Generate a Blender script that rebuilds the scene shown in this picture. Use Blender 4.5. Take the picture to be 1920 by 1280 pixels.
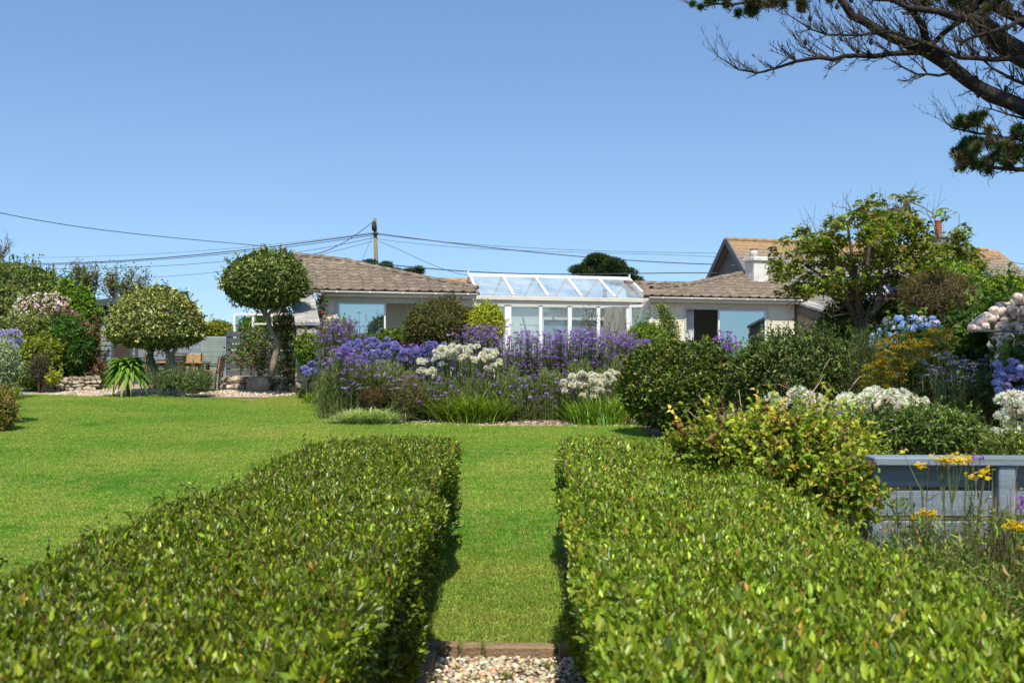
import bpy, math, random
import numpy as np
from mathutils import Vector, Matrix, Euler
random.seed(11)
rng = np.random.default_rng(7)
PI = math.pi
scene = bpy.context.scene
for o in list(bpy.data.objects):
    bpy.data.objects.remove(o)
COL = scene.collection

# ------------------------------------------------------------------ camera
F = 1867.0                       # focal length in photo pixels (1920 wide)
CAMZ = 1.85
cam_d = bpy.data.cameras.new('camera')
cam = bpy.data.objects.new('camera', cam_d)
COL.objects.link(cam)
cam_d.sensor_width = 36.0
cam_d.lens = F * 36.0 / 1920.0
cam_d.clip_start = 0.05
cam_d.clip_end = 6000
cam.location = (0, 0, CAMZ)
CAMROT = Matrix.Rotation(math.radians(90 + 0.7), 3, 'X') @ Matrix.Rotation(math.radians(0.22), 3, 'Z')
cam.rotation_euler = CAMROT.to_euler()
cam_d.dof.use_dof = True
cam_d.dof.focus_distance = 15.0
cam_d.dof.aperture_fstop = 4.4
scene.camera = cam

# ------------------------------------------------------------------ sky, sun, exposure
world = bpy.data.worlds.new('World')
scene.world = world
world.use_nodes = True
wn = world.node_tree
wn.nodes.clear()
sky = wn.nodes.new('ShaderNodeTexSky')
sky.sky_type = 'NISHITA'
sky.sun_disc = False
SUN = Vector((0.02, -0.53, 0.85)).normalized()
SUN_EL = math.asin(SUN.z)
SUN_AZ = math.atan2(SUN.x, SUN.y)
sky.sun_elevation = SUN_EL
sky.sun_rotation = SUN_AZ
SKY_K, SKY_B = 0.95, 0.095
sky.altitude = 0
sky.air_density = 1.3
sky.dust_density = 0.5
sky.ozone_density = 7.0
bg = wn.nodes.new('ShaderNodeBackground')
bg.inputs['Strength'].default_value = 0.134
wo = wn.nodes.new('ShaderNodeOutputWorld')
# the sky is read a little above the true elevation: clear sea air without a bleached horizon band
wtc = wn.nodes.new('ShaderNodeTexCoord'); wsp = wn.nodes.new('ShaderNodeSeparateXYZ'); wcm = wn.nodes.new('ShaderNodeCombineXYZ')
wmx = wn.nodes.new('ShaderNodeMath'); wmx.operation = 'MAXIMUM'; wmx.inputs[1].default_value = 0.0
wma = wn.nodes.new('ShaderNodeMath'); wma.operation = 'MULTIPLY_ADD'; wma.inputs[1].default_value = SKY_K; wma.inputs[2].default_value = SKY_B
wn.links.new(wtc.outputs['Generated'], wsp.inputs[0]); wn.links.new(wsp.outputs[2], wmx.inputs[0]); wn.links.new(wmx.outputs[0], wma.inputs[0])
wn.links.new(wsp.outputs[0], wcm.inputs[0]); wn.links.new(wsp.outputs[1], wcm.inputs[1]); wn.links.new(wma.outputs[0], wcm.inputs[2])
wn.links.new(wcm.outputs[0], sky.inputs[0])
wn.links.new(sky.outputs[0], bg.inputs['Color'])
wn.links.new(bg.outputs[0], wo.inputs['Surface'])
sun_d = bpy.data.lights.new('sun', 'SUN')
sun_d.energy = 4.9
sun_d.angle = math.radians(0.53)
sun_d.color = (1.0, 0.945, 0.83)
sun = bpy.data.objects.new('sun', sun_d)
COL.objects.link(sun)
sun.rotation_euler = SUN.to_track_quat('Z', 'Y').to_euler()
scene.view_settings.view_transform = 'Standard'
scene.view_settings.look = 'None'
scene.view_settings.exposure = 0.32
scene.view_settings.gamma = 1.0
scene.view_settings.use_curve_mapping = False
scene.render.engine = 'CYCLES'
scene.cycles.max_bounces = 8
scene.cycles.transparent_max_bounces = 16
scene.cycles.diffuse_bounces = 3

# ------------------------------------------------------------------ helpers
def ray(px, py):
    """direction of the view ray through a photo pixel, scaled so that y = 1"""
    d = CAMROT @ Vector(((px - 960) / F, (640 - py) / F, -1.0))
    return d / d.y

def P(px, py, Y):
    """world point on the ray through a photo pixel at distance Y"""
    d = ray(px, py)
    return Vector((d.x * Y, Y, CAMZ + d.z * Y))

def gz(x, y):
    """height of the ground"""
    t = np.clip(np.asarray(y, dtype=float) - 9.4, 0, 17.8)
    z = 0.052 * t
    z = z * np.clip(t / 1.2, 0, 1)
    return z - 0.01 * np.clip(np.asarray(y, dtype=float) - 60, 0, 400) * 0.6

def G(x, y): return float(gz(x, y))

def tag(o, label=None, cat=None, group=None, kind=None):
    if label: o['label'] = label
    if cat: o['category'] = cat
    if group: o['group'] = group
    if kind: o['kind'] = kind
    return o

def empty(name, loc=(0, 0, 0), rz=0.0, label=None, cat=None, group=None):
    o = bpy.data.objects.new(name, None)
    o.empty_display_size = 0.1
    o.location = loc
    o.rotation_euler = (0, 0, rz)
    COL.objects.link(o)
    return tag(o, label, cat, group)

def link(name, me, parent=None, world_space=True):
    """links a mesh; its vertices are in world space unless told otherwise"""
    o = bpy.data.objects.new(name, me)
    COL.objects.link(o)
    if parent is not None:
        o.parent = parent
        if world_space:
            chain = Matrix.Identity(4)
            p = parent
            while p is not None:
                chain = Matrix.LocRotScale(p.location, p.rotation_euler, p.scale) @ chain
                p = p.parent
            o.matrix_local = chain.inverted()
    return o

def np_mesh(name, V, Fc, mat, C=None, smooth=False):
    me = bpy.data.meshes.new(name)
    V = np.ascontiguousarray(V, dtype=np.float32)
    Fc = np.ascontiguousarray(Fc, dtype=np.int32)
    n = len(Fc); k = Fc.shape[1]
    me.vertices.add(len(V)); me.vertices.foreach_set('co', V.ravel())
    me.loops.add(n * k); me.loops.foreach_set('vertex_index', Fc.ravel())
    me.polygons.add(n)
    me.polygons.foreach_set('loop_start', np.arange(0, n * k, k, dtype=np.int32))
    if smooth: me.polygons.foreach_set('use_smooth', np.ones(n, dtype=bool))
    if C is not None:
        at = me.color_attributes.new('Col', 'FLOAT_COLOR', 'POINT')
        c4 = np.ones((len(V), 4), dtype=np.float32); c4[:, :3] = C
        at.data.foreach_set('color', c4.ravel())
    me.update(calc_edges=True)
    if mat: me.materials.append(mat)
    return me

class MB:
    """collects simple shapes into one mesh"""
    def __init__(s): s.v = []; s.f = []
    def add(s, vs, fs):
        b = len(s.v); s.v += [tuple(v) for v in vs]; s.f += [tuple(i + b for i in f) for f in fs]; return s
    def hexa(s, p):   # 8 points: bottom 4 then top 4
        return s.add(p, [(0, 3, 2, 1), (4, 5, 6, 7), (0, 1, 5, 4), (1, 2, 6, 5), (2, 3, 7, 6), (3, 0, 4, 7)])
    def box(s, c, d, M=None):
        x, y, z = d[0] / 2, d[1] / 2, d[2] / 2
        p = [Vector(q) for q in ((-x, -y, -z), (x, -y, -z), (x, y, -z), (-x, y, -z), (-x, -y, z), (x, -y, z), (x, y, z), (-x, y, z))]
        if M is not None: p = [M @ q for q in p]
        return s.hexa([q + Vector(c) for q in p])
    def bar(s, a, b, w, h, up=Vector((0, 0, 1))):
        a = Vector(a); b = Vector(b); d = (b - a).normalized()
        sd = d.cross(up)
        if sd.length < 1e-4: sd = d.cross(Vector((0, 1, 0)))
        sd.normalize(); u = sd.cross(d).normalized()
        sd *= w / 2; u *= h / 2
        return s.hexa([a - sd - u, a + sd - u, b + sd - u, b - sd - u, a - sd + u, a + sd + u, b + sd + u, b - sd + u])
    def quad(s, a, b, c, d): return s.add([a, b, c, d], [(0, 1, 2, 3)])
    def tube(s, pts, rad, n=6, cap=True):
        pts = [Vector(p) for p in pts]
        if not hasattr(rad, '__len__'): rad = [rad] * len(pts)
        rings = []; ref = Vector((0.13, 0.37, 0.92))
        for i, p in enumerate(pts):
            t = (pts[min(i + 1, len(pts) - 1)] - pts[max(i - 1, 0)]).normalized()
            a = t.cross(ref)
            if a.length < 0.05: a = t.cross(Vector((1, 0, 0)))
            a.normalize(); b = t.cross(a)
            rings.append([p + (a * math.cos(2 * PI * k / n) + b * math.sin(2 * PI * k / n)) * rad[i] for k in range(n)])
        vs = [v for r in rings for v in r]; fs = []
        for i in range(len(pts) - 1):
            for k in range(n):
                k2 = (k + 1) % n
                fs.append((i * n + k, i * n + k2, (i + 1) * n + k2, (i + 1) * n + k))
        if cap:
            fs.append(tuple(range(n - 1, -1, -1))); fs.append(tuple((len(pts) - 1) * n + k for k in range(n)))
        return s.add(vs, fs)
    def lathe(s, c, prof, n=12):
        vs = []; fs = []
        for (r, z) in prof:
            for k in range(n):
                a = 2 * PI * k / n
                vs.append((c[0] + r * math.cos(a), c[1] + r * math.sin(a), c[2] + z))
        for i in range(len(prof) - 1):
            for k in range(n):
                k2 = (k + 1) % n
                fs.append((i * n + k, i * n + k2, (i + 1) * n + k2, (i + 1) * n + k))
        fs.append(tuple(range(n - 1, -1, -1))); fs.append(tuple((len(prof) - 1) * n + k for k in range(n)))
        return s.add(vs, fs)
    def mesh(s, name, mat, smooth=False):
        me = bpy.data.meshes.new(name)
        me.from_pydata(s.v, [], s.f)
        if smooth:
            for p in me.polygons: p.use_smooth = True
        me.materials.append(mat); me.update()
        return me
    def build(s, name, mat, parent=None, smooth=False, bevel=0):
        o = link(name, s.mesh(name, mat, smooth), parent)
        if bevel:
            m = o.modifiers.new('bevel', 'BEVEL'); m.width = bevel; m.segments = 1; m.limit_method = 'ANGLE'
        return o

# ------------------------------------------------------------------ materials
def new_mat(name):
    m = bpy.data.materials.new(name); m.use_nodes = True
    nt = m.node_tree; nt.nodes.clear()
    out = nt.nodes.new('ShaderNodeOutputMaterial')
    return m, nt, out

def N(nt, typ, **kw):
    n = nt.nodes.new(typ)
    for k, v in kw.items():
        if k in n.inputs.keys(): n.inputs[k].default_value = v
        else: setattr(n, k, v)
    return n

def ramp(nt, fac, stops):
    r = nt.nodes.new('ShaderNodeValToRGB')
    el = r.color_ramp.elements
    while len(el) < len(stops): el.new(0.5)
    for e, (p, c) in zip(el, stops):
        e.position = p; e.color = (c[0], c[1], c[2], 1)
    nt.links.new(fac, r.inputs[0])
    return r.outputs[0]

def noise(nt, scale, detail=4, rough=0.55, vec=None, dist=0.0):
    n = nt.nodes.new('ShaderNodeTexNoise')
    n.inputs['Scale'].default_value = scale; n.inputs['Detail'].default_value = detail
    n.inputs['Roughness'].default_value = rough; n.inputs['Distortion'].default_value = dist
    if vec is not None: nt.links.new(vec, n.inputs['Vector'])
    return n.outputs['Fac']

def mixc(nt, fac, a, b, mode='MIX'):
    m = nt.nodes.new('ShaderNodeMix'); m.data_type = 'RGBA'; m.blend_type = mode
    for inp, v in ((m.inputs[0], fac), (m.inputs[6], a), (m.inputs[7], b)):
        if isinstance(v, (int, float)): inp.default_value = v
        elif isinstance(v, tuple): inp.default_value = (v[0], v[1], v[2], 1)
        else: nt.links.new(v, inp)
    return m.outputs[2]

def surf(name, c1, c2=None, scale=6, rough=0.7, bump=0.0, bscale=None, metal=0.0, spec=0.35, c3=None, s3=1.5, coords='Object', stretch=None, per_obj=0.0):
    """two/three-tone noise coloured solid with fine relief"""
    m, nt, out = new_mat(name)
    b = N(nt, 'ShaderNodeBsdfPrincipled', Roughness=rough, Metallic=metal)
    b.inputs['Specular IOR Level'].default_value = spec
    tc = nt.nodes.new('ShaderNodeTexCoord')
    geo = nt.nodes.new('ShaderNodeNewGeometry')
    vec = geo.outputs['Position'] if coords == 'World' else tc.outputs[coords]
    if stretch:
        mp = nt.nodes.new('ShaderNodeMapping'); mp.inputs['Scale'].default_value = stretch
        nt.links.new(vec, mp.inputs[0]); vec = mp.outputs[0]
    f = noise(nt, scale, 6, 0.62, vec)
    col = ramp(nt, f, [(0.32, c1), (0.68, c2 or tuple(x * 0.8 for x in c1))])
    if c3:
        f3 = noise(nt, s3, 5, 0.6, vec)
        k = ramp(nt, f3, [(0.52, (0, 0, 0)), (0.66, (1, 1, 1))])
        col = mixc(nt, k, col, c3)
    if per_obj:
        oi = nt.nodes.new('ShaderNodeObjectInfo')
        mr = nt.nodes.new('ShaderNodeMapRange')
        mr.inputs[3].default_value = 1 - per_obj; mr.inputs[4].default_value = 1 + per_obj
        nt.links.new(oi.outputs['Random'], mr.inputs[0])
        mu = nt.nodes.new('ShaderNodeVectorMath'); mu.operation = 'SCALE'
        nt.links.new(col, mu.inputs[0]); nt.links.new(mr.outputs[0], mu.inputs['Scale'])
        col = mu.outputs[0]
    nt.links.new(col, b.inputs['Base Color'])
    if bump:
        bp = nt.nodes.new('ShaderNodeBump'); bp.inputs['Strength'].default_value = bump
        bp.inputs['Distance'].default_value = 0.02
        nt.links.new(noise(nt, bscale or scale * 4, 5, 0.6, vec), bp.inputs['Height'])
        nt.links.new(bp.outputs[0], b.inputs['Normal'])
    nt.links.new(b.outputs[0], out.inputs[0])
    return m

def leaf_mat(name, trans=0.3, rough=0.45, spec=0.35, gain=(1, 1, 1), tt=(1.25, 1.35, 0.6)):
    m, nt, out = new_mat(name)
    at = nt.nodes.new('ShaderNodeAttribute'); at.attribute_name = 'Col'
    b = N(nt, 'ShaderNodeBsdfPrincipled', Roughness=rough)
    b.inputs['Specular IOR Level'].default_value = spec
    base = at.outputs['Color'] if gain == (1, 1, 1) else mixc(nt, 1.0, at.outputs['Color'], gain, 'MULTIPLY')
    nt.links.new(base, b.inputs['Base Color'])
    if trans > 0:
        tr = nt.nodes.new('ShaderNodeBsdfTranslucent')
        c = mixc(nt, 1.0, base, tt, 'MULTIPLY')
        nt.links.new(c, tr.inputs[0])
        mx = nt.nodes.new('ShaderNodeMixShader'); mx.inputs[0].default_value = trans
        nt.links.new(b.outputs[0], mx.inputs[1]); nt.links.new(tr.outputs[0], mx.inputs[2])
        nt.links.new(mx.outputs[0], out.inputs[0])
    else:
        nt.links.new(b.outputs[0], out.inputs[0])
    return m

def glass_mat(name, tint, refl=0.25, rough=0.02, fres=1.5, haze=0.0):
    m, nt, out = new_mat(name)
    tr = nt.nodes.new('ShaderNodeBsdfTransparent'); tr.inputs[0].default_value = (*tint, 1)
    gl = nt.nodes.new('ShaderNodeBsdfGlossy'); gl.inputs['Roughness'].default_value = rough
    gl.inputs[0].default_value = (0.80, 0.97, 0.97, 1)
    fr = nt.nodes.new('ShaderNodeFresnel'); fr.inputs[0].default_value = fres
    ad = nt.nodes.new('ShaderNodeMath'); ad.operation = 'ADD'; ad.inputs[1].default_value = refl; ad.use_clamp = True
    nt.links.new(fr.outputs[0], ad.inputs[0])
    mx = nt.nodes.new('ShaderNodeMixShader')
    gb = nt.nodes.new('ShaderNodeNewGeometry'); inv = nt.nodes.new('ShaderNodeMath'); inv.operation = 'SUBTRACT'; inv.inputs[0].default_value = 1.0
    nt.links.new(gb.outputs['Backfacing'], inv.inputs[1]); mu = nt.nodes.new('ShaderNodeMath'); mu.operation = 'MULTIPLY'   # a pane reflects at its outer face
    nt.links.new(ad.outputs[0], mu.inputs[0]); nt.links.new(inv.outputs[0], mu.inputs[1])
    nt.links.new(mu.outputs[0], mx.inputs[0]); nt.links.new(tr.outputs[0], mx.inputs[1]); nt.links.new(gl.outputs[0], mx.inputs[2])
    last = mx.outputs[0]
    if haze:      # whitish haze painted over the panes as a patchy pale film
        df = nt.nodes.new('ShaderNodeBsdfDiffuse'); df.inputs[0].default_value = (.72, .76, .78, 1); tcg = nt.nodes.new('ShaderNodeNewGeometry')
        rp_ = ramp(nt, noise(nt, 1.6, 4, .6, tcg.outputs['Position']), [(.35, (haze * .5,) * 3), (.7, (haze * 1.6,) * 3)]); m2 = nt.nodes.new('ShaderNodeMixShader')
        nt.links.new(rp_, m2.inputs[0]); nt.links.new(last, m2.inputs[1]); nt.links.new(df.outputs[0], m2.inputs[2]); last = m2.outputs[0]
    nt.links.new(last, out.inputs[0])
    return m

LEAF = leaf_mat('leaf_surface', 0.34, 0.5, 0.3, (1.38, 1.34, 1.0))
HEDGE = leaf_mat('privet_leaf_surface', 0.30, 0.36, 0.5, (1.68, 1.68, 0.55))
WAXY = leaf_mat('waxy_leaf_surface', 0.25, 0.4, 0.38, (1.35, 1.3, 1.0))
PETAL = leaf_mat('petal_surface', 0.42, 0.7, 0.1, (1.14, 1.12, 1.06), (1.08, 1.04, 0.95))
NEEDLE = leaf_mat('needle_surface', 0.12, 0.5, 0.3)
CHAFF = leaf_mat('twig_surface', 0.0, 0.8, 0.15)
BARK = surf('bark', (0.16, 0.12, 0.085), (0.07, 0.052, 0.04), 12, 0.9, 0.8, 40, stretch=(1, 1, 0.35), c3=(0.22, 0.21, 0.16))
PINEBARK = surf('pine_bark', (0.036, 0.027, 0.021), (0.016, 0.013, 0.011), 16, 0.95, 1.0, 45, c3=(0.062, 0.06, 0.04), s3=5)
STEM = surf('green_stem', (0.09, 0.13, 0.045), (0.06, 0.09, 0.03), 8, 0.7)
PAINT_WHITE = surf('white_painted_wood', (0.78, 0.76, 0.70), (0.70, 0.68, 0.61), 3, 0.45, 0.05, 30)
PAINT_CREAM = surf('cream_gutter', (0.66, 0.63, 0.54), (0.56, 0.53, 0.44), 2.5, 0.4)
GREY_GLAZE = None

# ------------------------------------------------------------------ foliage
def unit(a): return a / np.maximum(np.linalg.norm(a, axis=1, keepdims=True), 1e-9)
def rand_dirs(n): return unit(rng.normal(size=(n, 3)))

_W = [(np.random.default_rng(i).normal(size=3), i * 1.7) for i in range(1, 9)]
def lump_noise(D, freq, seed):
    s = np.zeros(len(D))
    for i, (w, ph) in enumerate(_W):
        s += np.sin(D @ (w * freq * (0.7 + 0.25 * i)) + ph * (seed + 1) * 1.37) / (1 + 0.35 * i)
    return s / 3.0

def pick(pal, n, jit=0.28):
    """palette: list of (r, g, b, weight)"""
    p = np.array([q[3] for q in pal], float); p /= p.sum()
    idx = rng.choice(len(pal), n, p=p)
    c = np.array([q[:3] for q in pal])[idx]
    c = c * np.exp(rng.normal(0, jit, (n, 1))) * np.exp(rng.normal(0, 0.07, (n, 3)))
    return np.clip(c, 0.002, 0.9)

def leaf_geo(Pt, A, Nn, L, W, C, rounded=False, fold=0.25, droop=0.15):
    """one folded leaf per point: 4 corners, or 6 for near leaves"""
    A = unit(A); S = unit(np.cross(A, Nn)); Nn = np.cross(S, A)
    L = np.broadcast_to(np.asarray(L, float).reshape(-1, 1), (len(Pt), 1)); W = np.broadcast_to(np.asarray(W, float).reshape(-1, 1), (len(Pt), 1))
    n = len(Pt)
    if not rounded:
        V = np.stack([Pt, Pt + A * L * .45 + S * W / 2 + Nn * W * fold, Pt + A * L - Nn * L * droop, Pt + A * L * .45 - S * W / 2 + Nn * W * fold], 1)
        k = 4; f = np.array([[0, 1, 2], [0, 2, 3]])
    else:
        V = np.stack([Pt, Pt + A * L * .28 + S * W * .42 + Nn * W * fold, Pt + A * L * .66 + S * W * .40 + Nn * (W * fold - L * droop * .4),
                      Pt + A * L - Nn * L * droop, Pt + A * L * .66 - S * W * .40 + Nn * (W * fold - L * droop * .4), Pt + A * L * .28 - S * W * .42 + Nn * W * fold], 1)
        k = 6; f = np.array([[0, 1, 2], [0, 2, 3], [0, 3, 4], [0, 4, 5]])
    V = V.reshape(-1, 3)
    Fc = (f[None] + (np.arange(n) * k)[:, None, None]).reshape(-1, 3)
    Cc = np.repeat(C, k, axis=0)
    return V, Fc, Cc

def join_geo(gs):
    V = []; Fs = []; C = []; b = 0
    for v, f, c in gs:
        V.append(v); Fs.append(f + b); C.append(c); b += len(v)
    return np.concatenate(V), np.concatenate(Fs), np.concatenate(C)

def blade_geo(B, D, L, W, C, arch=0.5, seg=3):
    """arching blades from base points B in direction D (unit)"""
    n = len(B); D = unit(D)
    L = np.broadcast_to(np.asarray(L, float).reshape(-1, 1), (n, 1)); W = np.broadcast_to(np.asarray(W, float).reshape(-1, 1), (n, 1))
    Z = np.array([[0, 0, 1.0]])
    S = unit(np.cross(D + rng.normal(0, .05, D.shape), Z) + 1e-5)
    out = D.copy(); out[:, 2] = 0
    arch = np.broadcast_to(np.asarray(arch, float).reshape(-1, 1), (n, 1))
    rows = []
    for i in range(seg + 1):
        t = i / seg
        p = B + D * L * t + (unit(out + 1e-6) * 0.35 - Z * 0.65) * L * arch * t * t
        w = W * (1 - t ** 1.6) * (0.7 + 0.6 * t) / 2 + 0.0005
        rows.append(p - S * w); rows.append(p + S * w)
    V = np.stack(rows, 1)
    f = []
    for i in range(seg):
        a = 2 * i
        f += [[a, a + 1, a + 3], [a, a + 3, a + 2]]
    k = 2 * (seg + 1)
    Fc = (np.array(f)[None] + (np.arange(n) * k)[:, None, None]).reshape(-1, 3)
    return V.reshape(-1, 3), Fc, np.repeat(C, k, axis=0)

def twig_geo(A, B, r, C):
    """thin three-sided sticks from A to B"""
    n = len(A); T = unit(B - A)
    S = unit(np.cross(T, np.array([[.31, .2, .93]]) + rng.normal(0, .01, T.shape))); U = np.cross(T, S)
    r = np.broadcast_to(np.asarray(r, float).reshape(-1, 1), (n, 1))
    V = []
    for k in range(3):
        a = 2 * PI * k / 3
        V.append(A + (S * math.cos(a) + U * math.sin(a)) * r)
    for k in range(3):
        a = 2 * PI * k / 3
        V.append(B + (S * math.cos(a) + U * math.sin(a)) * r * .6)
    V = np.stack(V, 1)
    f = []
    for k in range(3):
        k2 = (k + 1) % 3
        f += [[k, k2, 3 + k2], [k, 3 + k2, 3 + k]]
    Fc = (np.array(f)[None] + (np.arange(n) * 6)[:, None, None]).reshape(-1, 3)
    return V.reshape(-1, 3), Fc, np.repeat(C, 6, axis=0)

_seed = [0]
def blob(c, r, n, L, W, pal, lump=0.14, freq=3.0, depth=0.22, low=1.0, up=0.35, rounded=False, seed=None, front=0.6, core=True, jit=0.32, droop=0.15, spread=0.75, corecol=None, sprig=1.0):
    """leafy mass: leaves in a lumpy shell, plus an inner core darkened to paint the shade between leaves"""
    if seed is None: _seed[0] += 1; seed = _seed[0]
    c = np.array(c, float); r = np.array(r, float)
    D = rand_dirs(int(n * 1.6))
    keep = (D[:, 1] < 0.35) | (rng.random(len(D)) > front)
    D = D[keep][:n]
    s = 1 + lump * lump_noise(D, freq, seed) + lump * 0.4 * lump_noise(D, freq * 3.1, seed + 3)
    rr = r[None] * np.where(D[:, 2:3] < 0, np.array([[1, 1, low]]), 1.0)
    q = 1 - depth * rng.random(len(D)) ** 1.6
    Pt = c + D * rr * (s * q)[:, None]
    Nn = unit(D / rr)
    A = Nn * 0.55 + rand_dirs(len(D)) * spread + np.array([[0, 0, up]])
    Nl = unit(Nn + np.array([[0, 0, .5]]) + rand_dirs(len(D)) * 0.75)
    Ls = L * np.exp(rng.normal(0, .22, len(D)))
    gs = [leaf_geo(Pt, A, Nl, Ls, Ls * (W / L), pick(pal, len(D), jit), rounded, droop=droop)]
    if sprig > 0:      # young shoots that break the outline
        k = max(6, int(n / 55 * sprig)); j = rng.integers(0, len(D), k); per = 9
        d = unit(Nn[j] + np.array([[0, 0, .55]]) + rand_dirs(k) * .45); ln = L * rng.uniform(.8, 3.4, (k, 1)) * (0.7 + 0.5 * sprig)
        b = c + D[j] * rr[j] * (s[j] * .97)[:, None]
        q = np.tile(np.linspace(.1, 1, per), k)[:, None]; B = np.repeat(b, per, 0) + np.repeat(d * ln, per, 0) * q
        cs = np.repeat(pick(pal, k, .2), per, 0) * 1.12
        gs.append(leaf_geo(B, np.repeat(d, per, 0) * .6 + rand_dirs(k * per) * .8, rand_dirs(k * per) + np.array([[0, 0, .6]]), L * .95, W * .95, cs, rounded))
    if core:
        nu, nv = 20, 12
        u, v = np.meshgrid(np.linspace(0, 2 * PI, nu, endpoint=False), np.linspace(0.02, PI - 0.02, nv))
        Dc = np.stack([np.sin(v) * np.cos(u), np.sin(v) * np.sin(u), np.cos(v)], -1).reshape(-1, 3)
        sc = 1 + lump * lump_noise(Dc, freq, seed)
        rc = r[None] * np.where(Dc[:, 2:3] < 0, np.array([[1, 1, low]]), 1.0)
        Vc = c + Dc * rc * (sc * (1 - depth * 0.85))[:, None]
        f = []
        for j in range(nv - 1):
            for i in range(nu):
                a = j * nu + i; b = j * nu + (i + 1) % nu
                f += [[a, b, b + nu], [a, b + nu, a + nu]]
        cc = np.array(corecol) if corecol is not None else np.average(np.array([q[:3] for q in pal]), axis=0, weights=[q[3] for q in pal]) * 0.38  # palette average darkened: shade between the leaves put into the core colour
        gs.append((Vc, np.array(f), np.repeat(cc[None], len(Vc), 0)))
    return gs

def foliage(name, gs, mat, parent):
    V, Fc, C = join_geo(gs)
    return link(name, np_mesh(name, V, Fc, mat, C), parent)

def shrub(name, label, cat, px, py, Y, w, h, n, L, W, pal, mat=None, ry=0.8, stems=3, group=None, flowers=None, blobs=None, part='foliage', base=None, **kw):
    """bush centred at a photo pixel, w x h pixels across at distance Y"""
    c = P(px, py, Y); rx = w / 2 / F * Y; rz = h / 2 / F * Y
    g = G(c.x, c.y) if base is None else base
    root = empty(name, (c.x, c.y, g), 0, label, cat, group)
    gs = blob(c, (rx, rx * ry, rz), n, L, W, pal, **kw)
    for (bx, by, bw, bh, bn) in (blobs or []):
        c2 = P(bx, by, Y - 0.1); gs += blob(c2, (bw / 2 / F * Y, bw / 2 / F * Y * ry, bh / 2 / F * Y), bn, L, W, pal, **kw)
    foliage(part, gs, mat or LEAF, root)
    m = MB()
    for k in range(stems):
        a = 2 * PI * k / max(stems, 1) + .5
        b = Vector((c.x + .12 * rx * math.cos(a), c.y + .12 * rx * math.sin(a), g - .05))
        t = Vector((c.x + .5 * rx * math.cos(a), c.y + .5 * rx * math.sin(a), c.z + .1 * rz))
        m.tube([b, (b + t) / 2 + Vector((.03, .02, .05)), t], [.035, .028, .012], 5)
    if stems: m.build('stem', BARK, root, True)
    return root
# ================================================================== SETTING
def grass_color(nt, blade=False):
    geo = nt.nodes.new('ShaderNodeNewGeometry'); pos = geo.outputs['Position']
    mp = nt.nodes.new('ShaderNodeMapping'); mp.inputs['Scale'].default_value = (0.55, 1, 1)
    nt.links.new(pos, mp.inputs[0])
    a = noise(nt, 0.55, 5, 0.6, mp.outputs[0], 0.4)
    col = ramp(nt, a, [(0.33, (0.105, 0.285, 0.020)), (0.5, (0.20, 0.36, 0.034)), (0.66, (0.325, 0.40, 0.065))])
    b = noise(nt, 4.5, 5, 0.7, pos)
    k = ramp(nt, b, [(0.42, (0, 0, 0)), (0.72, (1, 1, 1))])
    col = mixc(nt, k, col, (0.32, 0.36, 0.085))
    d = noise(nt, 1.7, 4, 0.6, pos)
    k2 = ramp(nt, d, [(0.56, (0, 0, 0)), (0.74, (0.7, 0.7, 0.7))])
    col = mixc(nt, k2, col, (0.065, 0.26, 0.012))
    # the near strip between the hedges is drier and duller
    sp = nt.nodes.new('ShaderNodeSeparateXYZ'); nt.links.new(pos, sp.inputs[0])
    mr = nt.nodes.new('ShaderNodeMapRange'); mr.inputs[1].default_value = 10.5; mr.inputs[2].default_value = 6.0
    nt.links.new(sp.outputs[1], mr.inputs[0])
    mul = nt.nodes.new('ShaderNodeMath'); mul.operation = 'MULTIPLY'; mul.inputs[1].default_value = 0.6
    nt.links.new(mr.outputs[0], mul.inputs[0])
    col = mixc(nt, mul.outputs[0], col, (0.26, 0.32, 0.065))
    return col, pos

GRASSM, nt, out = new_mat('grass_blade')
col, pos = grass_color(nt)
at = nt.nodes.new('ShaderNodeAttribute'); at.attribute_name = 'Col'
col = mixc(nt, 1.0, col, at.outputs['Color'], 'MULTIPLY')
bs = N(nt, 'ShaderNodeBsdfPrincipled', Roughness=0.5); bs.inputs['Specular IOR Level'].default_value = 0.25
nt.links.new(col, bs.inputs['Base Color'])
tr = nt.nodes.new('ShaderNodeBsdfTranslucent'); nt.links.new(col, tr.inputs[0])
mx = nt.nodes.new('ShaderNodeMixShader'); mx.inputs[0].default_value = 0.35
nt.links.new(bs.outputs[0], mx.inputs[1]); nt.links.new(tr.outputs[0], mx.inputs[2]); nt.links.new(mx.outputs[0], out.inputs[0])

LAWNM, nt, out = new_mat('lawn_ground')
col, pos = grass_color(nt)
fine = noise(nt, 60, 6, 0.8, pos)
kf = ramp(nt, fine, [(0.3, (0.5, 0.5, 0.45)), (0.7, (1.1, 1.1, 1.0))])
col = mixc(nt, 1.0, col, kf, 'MULTIPLY')
bs = N(nt, 'ShaderNodeBsdfPrincipled', Roughness=0.9); bs.inputs['Specular IOR Level'].default_value = 0.1
nt.links.new(col, bs.inputs['Base Color'])
bp = nt.nodes.new('ShaderNodeBump'); bp.inputs['Strength'].default_value = 0.9; bp.inputs['Distance'].default_value = 0.03
nt.links.new(noise(nt, 45, 6, 0.8, pos), bp.inputs['Height']); nt.links.new(bp.outputs[0], bs.inputs['Normal'])
nt.links.new(bs.outputs[0], out.inputs[0])

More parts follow.
